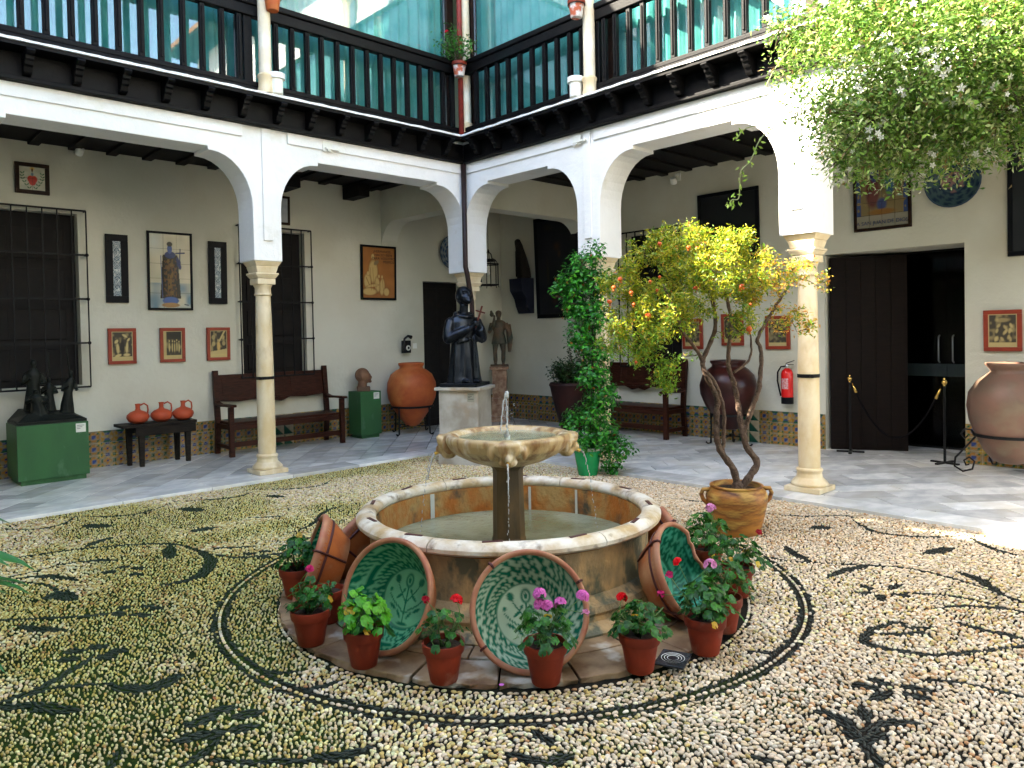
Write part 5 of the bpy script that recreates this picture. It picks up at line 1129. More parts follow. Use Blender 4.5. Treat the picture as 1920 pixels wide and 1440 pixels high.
def plate(label, side, a, z, r, cols):
    loc, rz = side(a, z); T = thing('ceramic_plate', label, 'plate', loc, rz, rot=None); T.rotation_euler = (0, 0, rz)
    n = 60; m = 16; mb = MB(); rs = np.linspace(0, 1, m); th = np.linspace(0, 2 * PI, n, endpoint=False); Th, Rs = np.meshgrid(th, rs); th_, r_ = Th.ravel(), Rs.ravel()
    c = np.tile(np.array([cols[0]]), (th_.size, 1)); c = lay(c, (np.abs(np.sin(r_ * 16)) > .55) * (np.sin(th_ * 12 + r_ * 5) > -.2), cols[1]); c = lay(c, ((r_ < .42) * (vn(r_ * np.cos(th_), r_ * np.sin(th_), 7, 3) > .45)) * 1., cols[2]); c = lay(c, ((r_ > .42) & (r_ < .48)) * 1., cols[1])
    for j in range(m):
        y = -.02 - .045 * rs[j] ** 2
        for i in range(n): mb.v.append((r * rs[j] * math.cos(th[i]), y, r * rs[j] * math.sin(th[i])))
    mb.c = [tuple(q) for q in np.clip(c, 0, 1)]; mb.f = [(j * n + i, j * n + (i + 1) % n, (j + 1) * n + (i + 1) % n, (j + 1) * n + i) for j in range(m - 1) for i in range(n)]
    link('glazed_face', mb.mesh('glazed_face', GLAZE, True), T)
    part('plate_rim', MB().tube([(r * math.cos(t), -.064, r * math.sin(t)) for t in th[::2]], .008, 6, closed=True), mat('blue_rim', (.03, .06, .10), .3), T, smooth=True)
plate('blue and white round plate above the dark door, half behind the corner pier', on_left, 8.26, 3.05, .30, ((.22, .25, .26), (.03, .07, .14), (.16, .15, .16)))
plate('dark blue-green round plate with a pink centre, under the jasmine', on_right, 2.66, 3.22, .285, ((.05, .09, .10), (.015, .03, .06), (.22, .13, .12)))

# barred windows
def barred(label, side, a0, a1, z0, z1, out=.09, ox=.10, lattice=True):
    w_ = a1 - a0; loc, rz = side(a0 if side is on_left else a1, z0); T = thing('barred_window', label, 'window', loc, rz)
    h = z1 - z0
    # panel behind: dark shutters with ledges
    part('shutter', MB().box(-.0, w_, .17, .19, .0, h), BEAM, T); 
    for k in range(2):
        for j in range(4): part('shutter_panel', MB().box(.14 + k * (w_ - .2) / 2, .08 + (k + 1) * (w_ - .2) / 2, .15, .169, .08 + j * h / 4.3, (j + 1) * h / 4.3 - .04), BEAM, T, bevel=.006)
    L, Rr, B, Tp = -ox, w_ + ox, -.02, h + .03
    n = max(4, int(round((Rr - L) / .155)))
    for i in range(n + 1):
        x = L + (Rr - L) * i / n; part('bar', MB().box(x - .007, x + .007, -out - .007, -out + .007, B, Tp), IRON, T)
    for j in range(5):
        z = B + (Tp - B) * j / 4; mb = MB().box(L, Rr, -out - .004, -out + .010, z - .011, z + .011); mb.box(L - .004, L + .01, -out, -.0, z - .009, z + .009); mb.box(Rr - .01, Rr + .004, -out, -.0, z - .009, z + .009)
        if 0 < j < 4: mb.ell((Rr, -out, z), .022, 8, 6); mb.ell((L, -out, z), .022, 8, 6)
        part('crossbar', mb, IRON, T)
    mb = MB()
    for i in range(int(w_ / .04)): mb.box(.0 + i * .04, .004 + i * .04, .17, .175, 0, h)
    return T
barred('large barred window at the left edge behind the bronze group', on_left, 1.0, 2.40, 1.07, 3.17, ox=.07)
barred('tall barred window behind the bench and the left column', on_left, 4.44, 5.43, 1.07, 3.17, ox=.06)
barred('barred window of the right gallery, mostly hidden by the pomegranate tree', on_right, 6.31, 7.34, 1.07, 3.12, ox=.06)

# doors
dl = thing('wooden_door', 'dark wooden door behind the bronze friar', 'door', (7.62, WL + .12, .022))
part('door_leaf', MB().box(0, .83, 0, .05, 0, 2.5), BEAM, dl)
for i in range(2):
    for j in range(3): part('door_panel', MB().box(.06 + i * .38, .38 + i * .38, -.014, -.001, .12 + j * .8, .80 + j * .8), BEAM, dl, bevel=.01)
dr = thing('wooden_door', 'tall brown door leaf folded back in the right doorway', 'door', (WR + .08, 4.12, .032), 0)
a_ = math.atan2(3.34 - 4.12, .42)
bd = part('door_leaf', MB().box(0, .89, -.025, .025, 0, 2.46), mat('very_dark_brown_door', (.005, .003, .0024), .6, (.009, .005, .0035), 8, bump=.3, stretch=(1, 1, 8), spec=.12), dr); dr.rotation_euler = (0, 0, a_)
for i in range(5): part('door_board', MB().box(.02 + i * .172, .18 + i * .172, -.034, -.026, .03, 2.43), bd.data.materials[0], dr, bevel=.003)
gd = thing('glass_door', 'dark double glass door with steel pull handles inside the right doorway', 'door', (WR + .95, 3.62, .032), -PI / 2)
part('door_pane', MB().box(0, .60, -.006, .006, .0, 2.5), GLASSD, gd); part('door_pane', MB().box(.605, 1.25, -.006, .006, .0, 2.5), GLASSD, gd)
FS = mat('frosted_band', (.015, .024, .024), .5)
part('frosted_band', MB().box(0, .60, -.009, -.0065, .92, 1.08).box(.605, 1.25, -.009, -.0065, .92, 1.08), FS, gd)
for x in (.52, .68): part('handle', MB().tube([(x, -.008, 1.10), (x, -.055, 1.12), (x, -.055, 1.42), (x, -.008, 1.44)], .009, 8), STEEL, gd, smooth=True)
part('door_frame', MB().box(-.05, 1.3, -.03, .03, 2.502, 2.6).box(1.255, 1.3, -.03, .03, 0, 2.5), IRON, gd)
rm = part('dark_room_sheet', MB().box(WR + 1.28, WR + 1.295, 1.8, 5.2, 0, 4.2), BLACK); struct(rm, 'black sheet for the unlit room seen through the right doorway')  # flat black sheet, the room's darkness put into its colour
ph = thing('telephone', 'old black wall telephone with a round dial left of the dark door', 'telephone', (7.22, WL - .005, 1.44))
mb = MB().box(-.075, .075, -.07, 0, -.13, .08); mb.tube([(-.10, -.11, -.10), (-.11, -.12, 0), (-.09, -.12, .11), (-.02, -.12, .155), (.05, -.12, .13)], [.03, .022, .02, .022, .035], 10)
part('telephone_body', mb, mat('bakelite', (.01, .01, .012), .25), ph, bevel=.01, angle=40)
part('dial', MB().tube([(.015, -.074, -.045), (.015, -.085, -.045)], [.045, .04], 20), LABEL, ph); part('dial_centre', MB().tube([(.015, -.086, -.045), (.015, -.089, -.045)], [.022, .02], 16), BLACKF, ph)
tag(part('wall_switch', MB().box(7.38, 7.46, WL - .014, WL - .001, 1.38, 1.47), WHITEP, None, bevel=.004), 'small white wall switch between telephone and dark door', 'switch')
def camr(label, x, y, z, rz):
    t = thing('security_camera', label, 'security camera', (x, y, z), rz); part('bracket', MB().box(-.03, .03, -.02, 0, -.05, .06).tube([(0, -.01, .03), (0, -.10, .03), (0, -.12, -.01)], .013, 8), WHITEP, t); part('camera_body', MB().lathe([(.02, .05), (.045, .04), (.05, -.03), (.042, -.05)], 14), WHITEP, t, loc=(-.02, -.12, -.06), rot=(R(35), R(15), 0), angle=40)  # models a wall-mounted security camera, gives no light
camr('small white security camera high on the left gallery wall above the window', 2.44, WL, 3.98, 0); camr('small white security camera high on the right gallery wall by the ceiling', WR, 6.31, 3.88, -PI / 2)
for lab, x, y, rz in (('small white junction bracket on the left arcade, above the second arch', 4.6, A1, 0), ('small white junction bracket on the right arcade above the middle pier', A2, 5.95, -PI / 2)):
    t = thing('wall_bracket', lab, 'bracket', (x, y, 3.90), rz, 'white brackets on the arcade walls'); part('back_plate', MB().box(-.06, .07, -.034, -.0235, -.05, .075), WHITEP, t, bevel=.002); part('arm', MB().box(-.03, .16, -.06, -.035, -.025, .0).box(-.01, .03, -.06, -.035, -.045, -.025), WHITEP, t, bevel=.003)
# fire extinguisher
fe = thing('fire_extinguisher', 'red fire extinguisher hanging on the right wall beside the sunlit column', 'fire extinguisher', (WR - .09, 4.62, .60), -PI / 2)
part('cylinder', MB().lathe([(.074, .09), (.076, .10), (.076, .40), (.065, .44), (.035, .465), (.025, .475)], 28), REDE, fe, angle=50); part('foot_ring', MB().lathe([(.070, 0), (.078, .003), (.078, .088), (.070, .09)], 28), BLACKF, fe, angle=40)
part('valve', MB().lathe([(.018, .475), (.018, .505), (.012, .52)], 12), STEEL, fe); part('lever', MB().box(-.015, .09, -.008, .008, .515, .525).add([(-.015, -.008, .53), (.10, -.008, .57), (.10, .008, .57), (-.015, .008, .53), (-.015, -.008, .54), (.10, -.008, .58), (.10, .008, .58), (-.015, .008, .54)], [(0, 3, 2, 1), (4, 5, 6, 7), (0, 1, 5, 4), (1, 2, 6, 5), (2, 3, 7, 6), (3, 0, 4, 7)]), BLACKF, fe)
part('hose', MB().tube([(-.015, 0, .50), (-.08, -.01, .49), (-.125, -.01, .42), (-.13, -.01, .30), (-.105, -.01, .18), (-.085, -.01, .10)], .011, 8), BLACKF, fe, smooth=True); part('label', MB().lathe([(.0765, .20), (.0770, .20), (.0770, .34), (.0765, .34)], 10, a0=R(235), a1=R(305), cap=False), mat('white_label_print', (.5, .12, .12), .5, (.6, .5, .5), 60, .8), fe)
part('wall_hook', MB().box(-.03, .03, .076, .088, .40, .46), STEEL, fe)

# ================================================================ plinths, sculptures, jars and benches of the galleries
def plinth(label, x0, x1, y0, y1, h, lab):
    t = thing('green_plinth', label, 'plinth', ((x0 + x1) / 2, (y0 + y1) / 2, .031), 0, 'green painted display plinths'); a, b = (x1 - x0) / 2, (y1 - y0) / 2
    part('toe_board', MB().box(-a + .03, a - .03, -b + .03, b - .03, 0, .05), GREENP, t); part('plinth_box', MB().box(-a, a, -b, b, .052, h), GREENP, t, bevel=.004)
    part('label', MB().box(lab - .05, lab + .05, -b - .005, -b - .0005, h - .12, h - .02), LABEL, t)
    for i in range(3): part('label_lettering', MB().box(lab - .04, lab + .035 - .02 * i, -b - .0065, -b - .0052, h - .045 - i * .018, h - .04 - i * .018), INK, t)
    return t
plinth('large green plinth carrying the dark bronze group at the left edge', 1.58, 2.28, 9.55, 10.15, .66, .27)
plinth('slim green plinth carrying the clay head beside the bench', 6.05, 6.42, 9.80, 10.15, .72, .10)
bg_ = thing('bronze_group', 'almost black bronze group of robed figures on the large green plinth', 'sculpture', (1.93, 9.85, .692))
part('bronze_base', MB().prism([(-.34, -.28), (.34, -.28), (.34, .28), (-.34, .28)], 'z', 0, .03), BRONZE2, bg_)
mb = MB(); rn = random.Random(4)
mb.add([(-.34, -.28, .03), (.34, -.28, .03), (.34, .28, .03), (-.34, .28, .03), (-.22, -.18, .12), (.24, -.2, .07), (.26, .2, .10), (-.24, .22, .16)], [(0, 3, 2, 1), (4, 5, 6, 7), (0, 1, 5, 4), (1, 2, 6, 5), (2, 3, 7, 6), (3, 0, 4, 7)])
def small_figure(mb, x, y, z, h, rx=.08, lean=0, sit=False, arm=1):
    hh = h
    loft(mb, [(x, y, z, rx * 1.25, rx, .12), (x, y, z + hh * .25, rx, rx * .85, .08), (x + lean * .4, y, z + hh * .5, rx * .78, rx * .7, .04), (x + lean * .7, y, z + hh * .72, rx * 1.0, rx * .7, .02), (x + lean, y, z + hh * .82, rx * .55, rx * .45, 0)], 20)
    mb.tube([(x + lean, y, z + hh * .8), (x + lean, y, z + hh * .88)], rx * .32, 8); mb.ell((x + lean, y - .01, z + hh * .93), (rx * .42, rx * .48, hh * .075), 10, 8)
    for s_ in (-1, 1):
        mb.tube([(x + lean * .7 + s_ * rx * .9, y, z + hh * .73), (x + lean * .6 + s_ * rx * 1.3, y - rx * .3, z + hh * .55), (x + lean + s_ * rx * .6 * arm, y - rx * 1.2, z + hh * (.55 if s_ > 0 else .66))], [rx * .33, rx * .3, rx * .2], 8); mb.ell((x + lean + s_ * rx * .6 * arm, y - rx * 1.25, z + hh * (.55 if s_ > 0 else .66)), rx * .2, 6, 5)
small_figure(mb, -.12, .05, .10, .62, .085, .01); small_figure(mb, .20, .0, .06, .52, .06, .05); small_figure(mb, -.10, -.12, .08, .30, .08, -.03); small_figure(mb, .05, .12, .1, .40, .06, 0)
mb.tube([(.27, -.02, .05), (.25, .0, .40), (.22, .02, .86)], .011, 6); mb.tube([(.08, .15, .1), (.06, .14, .80)], .011, 6)
sculpt('bronze_figures', mb, BRONZE2, bg_, voxel=.009, smooth=2)
hb = thing('clay_bust', 'brown clay head of a bald man in profile on the slim green plinth', 'sculpture', (6.22, 9.98, .752), R(60))
part('head_base', MB().box(-.10, .10, -.10, .10, 0, .07), mat('clay_block', (.13, .075, .045), .7), hb, bevel=.01)
mb = MB(); mb.tube([(0, .02, .06), (0, .01, .16)], [.075, .065], 14); mb.ell((0, .015, .245), (.092, .115, .115), 18, 14); mb.ell((0, -.055, .19), (.062, .06, .07)); mb.ell((0, -.108, .21), (.016, .028, .032)); mb.ell((0, -.085, .255), (.06, .03, .016)); mb.ell((0, -.10, .145), (.032, .03, .022)); mb.ell((0, -.105, .172), (.026, .016, .008))
for s_ in (-1, 1): mb.ell((s_ * .09, .02, .225), (.012, .022, .032)); mb.ell((s_ * .04, -.075, .235), (.018, .012, .010))
sculpt('head', mb, mat('brown_clay', (.14, .07, .04), .65, (.22, .11, .06), 8), hb, voxel=.007, smooth=2)
# small side table with jugs
st = thing('side_table', 'low dark rustic table carrying three red clay jugs', 'table', (3.16, 9.96, .031))
part('table_top', MB().box(-.46, .44, -.16, .19, .50, .535), DARKB, st, bevel=.004); part('apron', MB().box(-.30, .43, -.145, -.12, .385, .498), DARKB, st, bevel=.004); part('apron', MB().box(-.30, .43, .12, .145, .40, .498), DARKB, st, bevel=.004)
for x, y in ((-.22, -.10), (.34, -.10), (-.30, .12), (.28, .12)): part('leg', MB().add([(x - .028, y - .02, .0), (x + .022, y - .02, 0), (x + .022, y + .03, 0), (x - .028, y + .03, 0), (x - .038, y - .018, .499), (x + .038, y - .018, .499), (x + .038, y + .036, .499), (x - .038, y + .036, .499)], [(0, 3, 2, 1), (4, 5, 6, 7), (0, 1, 5, 4), (1, 2, 6, 5), (2, 3, 7, 6), (3, 0, 4, 7)]), DARKB, st, bevel=.003)
jb = thing('clay_jug', 'leftmost of three red clay jugs, the darkest, on the low table', 'jug', (2.93, 9.95, .567), 0, 'three red clay jugs on the low table')
part('jug_body', MB().lathe([(.055, 0), (.11, .03), (.132, .075), (.125, .11), (.085, .145), (.035, .165), (.026, .185), (.028, .235), (.036, .245), (.030, .246), (.02, .2)], 28), TERRAG, jb, smooth=True)
part('jug_handle', MB().tube([(.03, 0, .225), (.075, 0, .245), (.115, 0, .215), (.12, 0, .16), (.112, 0, .115)], .010, 8), TERRAG, jb, smooth=True)
copy_tree(jb, loc=(3.21, 9.95, .567), rot=(0, 0, -.2), label='middle one of three red clay jugs on the low table')
copy_tree(jb, loc=(3.47, 9.93, .567), rot=(0, 0, .15), label='rightmost, brightest of three red clay jugs on the low table')
# benches
def bench(label, loc, rz, L_=1.72, group='long brown wooden settles'):
    t = thing('wooden_bench', label, 'bench', loc, rz, group); h = L_ / 2; D = .46
    part('seat', MB().box(-h + .05, h - .05, -.40, .0, .42, .455), BROWN, t, bevel=.004)
    part('seat_rail', MB().box(-h + .05, h - .05, -.415, -.39, .35, .419), BROWN, t, bevel=.004); part('stretcher', MB().box(-h + .05, h - .05, -.40, -.375, .12, .19), BROWN, t, bevel=.004)
    rot_ = (R(-7), 0, 0)
    o = part('backrest', MB().box(-h + .05, h - .05, -.012, .012, .30, .66), BROWN, t, loc=(0, .02, .42), rot=rot_, bevel=.004)
    mb = MB(); mb.prism([(-h + .05, .30), (-h * .6, .28), (-h * .3, .295), (-.1, .24), (0, .27), (.1, .24), (h * .3, .295), (h * .6, .28), (h - .05, .30)][::-1] + [(-h + .05, .301), (h - .05, .301)][::1] if False else [(-h + .05, .299), (h - .05, .299), (h * .6, .275), (h * .3, .292), (.12, .235), (0, .262), (-.12, .235), (-h * .3, .292), (-h * .6, .275)], 'y', -.012, .012)
    part('back_apron', mb, BROWN, t, loc=(0, .02, .42), rot=rot_, bevel=.003)
    for i in range(3): part('back_panel', MB().box(-h + .12 + i * (L_ - .2) / 3, -h + .02 + (i + 1) * (L_ - .2) / 3, -.020, -.0125, .36, .60), BROWN, t, loc=(0, .02, .42), rot=rot_, bevel=.006)
    for s_ in (-1, 1):
        x = s_ * (h - .03)
        part('back_post', MB().prism([(.03, 0), (.075, 0), (.035, .42), (.11, 1.10), (.095, 1.14), (.045, 1.14), (-.02, .42)], 'x', x - .035, x + .035), BROWN, t, bevel=.004)
        part('front_leg', MB().box(x - .033, x + .033, -.46, -.40, 0, .66), BROWN, t, bevel=.004)
        part('armrest', MB().prism([(.05, .72), (.05, .685), (-.10, .655), (-.30, .665), (-.52, .665), (-.53, .69), (-.50, .70), (-.30, .695), (-.10, .69)], 'x', x - .042, x + .042), BROWN, t, bevel=.004)
        part('side_rail', MB().box(x - .02, x + .02, -.40, .02, .36, .42), BROWN, t); part('side_rail', MB().box(x - .02, x + .02, -.40, .02, .10, .15), BROWN, t)
    return t
bench('long brown wooden bench against the left gallery wall, behind the left column', (4.83, 10.12, .031), 0)
bench('dark wooden bench of the right gallery, half hidden behind climbing plant and tree', (9.30, 7.05, .031), -PI / 2, 1.75)
# jars on iron stands
def jar(label, loc, prof, m, ring_z, ring_r, foot_z=0, scroll=False, rz=0, legs=4, name='clay_jar'):
    t = thing(name, label, 'jar', loc, rz); part('jar_body', MB().lathe(prof, 48), m, t, smooth=True)
    s = thing('iron_stand', 'wrought iron stand under ' + label, 'stand', loc, rz)
    part('ring', MB().lathe([(ring_r, ring_z - .015), (ring_r + .010, ring_z - .015), (ring_r + .010, ring_z + .015), (ring_r, ring_z + .015)], 40, cap=False), IRON, s)
    for i in range(legs):
        a = 2 * PI * i / legs + .3; mb = MB()
        if scroll:
            P_ = [(ring_r + .01, 0, ring_z), (ring_r + .04, 0, ring_z + .05), (ring_r + .10, 0, ring_z + .06), (ring_r + .135, 0, ring_z + .01), (ring_r + .10, 0, ring_z - .04), (ring_r + .07, 0, ring_z - .01)]
            mb.tube([P_[0], P_[1], P_[2], P_[3], P_[4], P_[5]], .009, 6)
            q = [(ring_r + .0, ring_z - .02), (ring_r + .10, ring_z - .14), (ring_r + .19, ring_z - .24), (ring_r + .20, ring_z - .33), (ring_r + .12, ring_z - .385), (ring_r + .03, ring_z - .36), (ring_r + .01, ring_z - .28), (ring_r + .06, ring_z - .235), (ring_r + .11, ring_z - .27), (ring_r + .09, ring_z - .32), (ring_r + .06, ring_z - .31)]
            mb.tube([(x, 0, z) for x, z in q], .010, 6)
        else:
            mb.tube([(ring_r + .004, 0, ring_z), (ring_r + .0, 0, ring_z * .5), (ring_r + .01, 0, .02), (ring_r + .05, 0, .005), (ring_r + .075, 0, .03)], .013, 6)
            mb.box(.0, ring_r, -.008, .008, ring_z * .30 - .008, ring_z * .30 + .008)
        part('leg', mb, IRON, s, rot=(0, 0, a), smooth=True)
    return t
jar('round orange clay jar left of the bronze friar', (6.97, 9.75, .031), [(.06, .12), (.10, .13), (.20, .26), (.30, .40), (.375, .56), (.395, .70), (.385, .82), (.33, .95), (.24, 1.02), (.19, 1.04), (.185, 1.07), (.205, 1.10), (.205, 1.13), (.185, 1.135), (.165, 1.08), (.15, .98)], TERRAJ, .44, .335)
jar('big dark brown glazed jar behind the pomegranate tree', (9.0, 5.28, .031), [(.12, .22), (.15, .24), (.175, .38), (.22, .42), (.31, .55), (.37, .70), (.378, .82), (.34, .95), (.27, 1.03), (.215, 1.07), (.21, 1.10), (.235, 1.12), (.235, 1.15), (.20, 1.155), (.17, 1.10)], TERRAD, .42, .235)
jar('big dusty pink clay jar at the right edge', (8.98, 2.02, .031), [(.10, .13), (.16, .15), (.24, .25), (.31, .40), (.37, .56), (.395, .72), (.375, .86), (.30, .98), (.21, 1.05), (.175, 1.08), (.19, 1.11), (.225, 1.15), (.225, 1.17), (.19, 1.165), (.16, 1.10)], TERRAB, .42, .33, scroll=True, rz=R(197))
pj = thing('dark_pot', 'very dark pot with feathery plants in the shade of the right gallery', 'potted plant', (8.95, 8.1, .031))
part('pot_body', MB().lathe([(.17, 0), (.18, .02), (.27, .35), (.34, .68), (.36, .72), (.34, .76), (.30, .74)], 32), mat('dark_maroon_pot', (.015, .005, .004), .6, (.035, .008, .005), 3), pj, angle=40)
part('soil', MB().lathe([(0.001, .70), (.31, .70)], 16, cap=False), SOIL, pj)
# marble pedestal with painted wooden saint in the inner corner
ps_ = thing('marble_pedestal', 'red-brown marble pedestal under the painted wooden figure in the corner', 'pedestal', (8.98, 9.85, .031), R(45))
part('pedestal_foot', MB().box(-.17, .17, -.17, .17, 0, .10).box(-.15, .15, -.15, .15, .101, .42), MARBR, ps_, bevel=.006); part('pedestal_shaft', MB().box(-.13, .13, -.13, .13, .421, .93), MARBR, ps_, bevel=.004); part('pedestal_cap', MB().box(-.17, .17, -.17, .17, .931, .985), MARBR, ps_, bevel=.006)
WF = mat('faded_painted_wood', (.10, .062, .035), .55, (.035, .045, .035), 5, 1, c3=(.17, .09, .05), scale3=3.5, bump=.3)
sf = thing('saint_figure', 'painted wooden figure in a short tunic with bare legs on the marble pedestal', 'statue', (8.98, 9.85, 1.02), R(-40))
mb = MB(); mb.box(-.16, .16, -.11, .11, 0, .03)
for s_, kx in ((-1, -.02), (1, .02)):
    mb.tube([(s_ * .05 + kx, -.01, .04), (s_ * .05 + kx, 0, .12), (s_ * .055 + kx, -.02, .27), (s_ * .06, 0, .44)], [.026, .040, .040, .065], 10); mb.ell((s_ * .05 + kx, -.05, .045), (.028, .06, .022))
loft(mb, [(0, 0, .40, .14, .10, .12), (0, 0, .50, .12, .09, .08), (0, 0, .60, .095, .075, .03), (0, 0, .72, .12, .08, .02), (.0, 0, .79, .125, .075, 0), (0, 0, .83, .06, .05, 0)], 24)
mb.tube([(0, 0, .82), (0, -.005, .87)], .036, 10); mb.ell((0, -.01, .925), (.052, .06, .068), 14, 10); mb.ell((0, -.06, .90), (.03, .025, .045)); mb.ell((0, -.068, .93), (.010, .014, .018)); mb.ell((0, .02, .95), (.06, .06, .055))
mb.tube([(-.12, 0, .77), (-.17, -.03, .62), (-.10, -.12, .74), (-.08, -.10, .86)], [.045, .04, .032, .022], 10); mb.ell((-.08, -.10, .89), (.022, .02, .032)); mb.ell((-.12, .0, .93), (.04, .05, .045)); mb.ell((-.13, -.02, .98), (.025, .03, .025))
mb.tube([(.12, 0, .77), (.18, -.01, .60), (.17, -.08, .47)], [.045, .04, .024], 10); mb.ell((.17, -.09, .45), (.025, .03, .03)); mb.tube([(.17, .05, .75), (.20, .06, .5), (.19, .06, .25)], [.05, .06, .03], 10)
sculpt('figure', mb, WF, sf, voxel=.0075, smooth=2)
# carved arm on a bracket
cv = thing('carved_arm', 'dark carved wooden arm reaching up on its blue-black wall bracket', 'sculpture', (WR, 9.56, 1.96), -PI / 2)
part('bracket', MB().prism([(0, .63), (0, 0), (-.10, .0), (-.16, .12), (-.20, .26), (-.30, .40), (-.32, .62)], 'x', -.16, .16), mat('blue_black_bracket', (.008, .010, .022), .6), cv, bevel=.008)
mb = MB(); mb.tube([(.04, -.13, .63), (.03, -.13, .80), (-.01, -.14, 1.0), (-.03, -.15, 1.12), (-.05, -.16, 1.22), (-.07, -.17, 1.28)], [.13, .115, .10, .08, .07, .06], 14)
for k in range(4): mb.tube([(.10 - k * .05, -.23, .66), (.06 - k * .04, -.22, .9), (-.02 - k * .02, -.2, 1.12)], .02, 6)
mb.ell((-.07, -.17, 1.29), (.06, .06, .055)); sculpt('carving', mb, DARKB, cv, voxel=.01, smooth=2)
# lantern
la = thing('hanging_lantern', 'old glass lantern hanging on a chain in the corner bay', 'lantern', (8.22, 9.24, 0))
mb = MB()
for i in range(34): z = 3.0 + i * .032; mb.tube([(.006 * math.cos(t) if i % 2 else 0, 0 if i % 2 else .006 * math.cos(t), z + .018 * math.sin(t)) for t in [k * PI / 4 for k in range(8)]], .0022, 4, closed=True)
part('chain', mb, IRON, la); zb, zt = 2.42, 2.76
mb = MB()
for i in range(6):
    a = i * PI / 3; x, y = .165 * math.cos(a), .165 * math.sin(a); mb.box(x - .006, x + .006, y - .006, y + .006, zb, zt); mb.tube([(x, y, zb), (x * 1.02, y * 1.02, zb - .03), (x * 1.08, y * 1.08, zb - .045)], .006, 5)
    mb.tube([(x * 1.0, y, zt), (x * .75, y * .75, zt + .07), (x * .42, y * .42, zt + .10), (x * .32, y * .32, zt + .17), (0, 0, zt + .22)], .006, 5)
mb.lathe([(.16, zb - .012), (.178, zb - .012), (.178, zb + .008), (.16, zb + .008)], 6, cap=False); mb.lathe([(.16, zt - .01), (.182, zt - .01), (.178, zt + .012), (.16, zt + .012)], 6, cap=False); mb.lathe([(.09, zt + .06), (.13, zt + .05), (.11, zt + .085), (.07, zt + .09)], 12, cap=False); mb.lathe([(.0, zt + .20), (.02, zt + .21), (.01, zt + .25)], 8)
part('lantern_frame', mb, IRON, la)
for i in range(6):
    a0, a1 = i * PI / 3, (i + 1) * PI / 3; P_ = [(.163 * math.cos(a0), .163 * math.sin(a0)), (.163 * math.cos(a1), .163 * math.sin(a1))]
    part('pane', MB().add([(*P_[0], zb + .01), (*P_[1], zb + .01), (*P_[1], zt - .012), (*P_[0], zt - .012)], [(0, 1, 2, 3)]), GLASS, la)
part('bulb', MB().ell((0, 0, 2.62), (.025, .025, .035)).tube([(0, 0, 2.65), (0, 0, 2.74)], .012, 8), WHITEP, la, smooth=True)
# rope barrier
bar_g = 'rope barrier posts in the right doorway'
b0 = thing('barrier_post', 'barrier post with brass knob by the open brown door leaf', 'barrier post', (9.42, 3.83, .031), R(20), bar_g)
part('foot', MB().box(-.16, .16, -.02, .02, 0, .02).box(-.02, .02, -.16, -.021, 0, .02).box(-.02, .02, .021, .16, 0, .02), IRON, b0, bevel=.004); part('post', MB().tube([(0, 0, .02), (0, 0, .88)], .014, 10), IRON, b0)
part('knob', MB().lathe([(.008, .865), (.012, .87), (.012, .885), (.008, .89), (.026, .905), (.032, .925), (.022, .945), (.008, .95), (.012, .965), (.004, .975)], 16), BRASS, b0, smooth=True)
copy_tree(b0, loc=(9.30, 2.73, .031), rot=(0, 0, R(-15)), label='barrier post with brass knob near the right jamb of the doorway')
rp = thing('barrier_rope', 'black rope with brass hooks sagging between the two barrier posts', 'rope', (0, 0, 0))
P0, P1 = Vector((9.42, 3.80, .90)), Vector((9.30, 2.77, .88)); pts = []
for i in range(21):
    t = i / 20; p = P0.lerp(P1, t); p.z -= .62 * (1 - (2 * t - 1) ** 2); pts.append(p)
part('rope', MB().tube(pts[1:-1], .013, 8), mat('black_rope', (.004, .0035, .004), .9, spec=.05), rp, smooth=True)
for a, b in ((pts[0], pts[1]), (pts[-1], pts[-2])): part('brass_hook', MB().tube([a, a.lerp(b, .5), b], [.008, .014, .02], 8), BRASS, rp, smooth=True)

# ================================================================ pipes and hanging pots
rpipe = tag(part('red_downpipe', MB().tube([(6.585, 7.905, 4.325), (6.585, 7.905, 7.9)], .036, 14), REDP, None, smooth=True), 'red painted downpipe in the inner corner of the balcony', 'pipe')
bp_ = tag(part('black_downpipe', MB().tube([(6.715, 8.035, 3.99), (6.715, 8.035, 2.55), (6.74, 8.03, 2.45), (6.83, 8.05, 2.05), (6.845, 8.05, .06)], .036, 14), BLKP, None, smooth=True), 'dark downpipe running down the inner corner behind the friar', 'pipe')
def whitecup(label, x, y):  # drain pipe fitting of white plastic, standing on the balcony edge
    t = thing('drain_fitting', label, 'pot', (x, y, 4.328), 0, 'white plastic drain pipe fittings on the balcony edge'); t.scale = (1.3, 1.3, 1.2); part('pot_body', MB().lathe([(.045, 0), (.055, .01), (.058, .14)], 20), WHITEP, t, angle=40); part('fitting_collar', MB().lathe([(.058, .141), (.076, .145), (.076, .195), (.06, .198), (.055, .15)], 20), WHITEP, t, angle=40)
whitecup('white plastic drain pipe fitting with wide collar at the foot of the left upper column', 3.86, 7.86); whitecup('white plastic drain pipe fitting with wide collar at the foot of the right upper column', 6.54, 5.76)
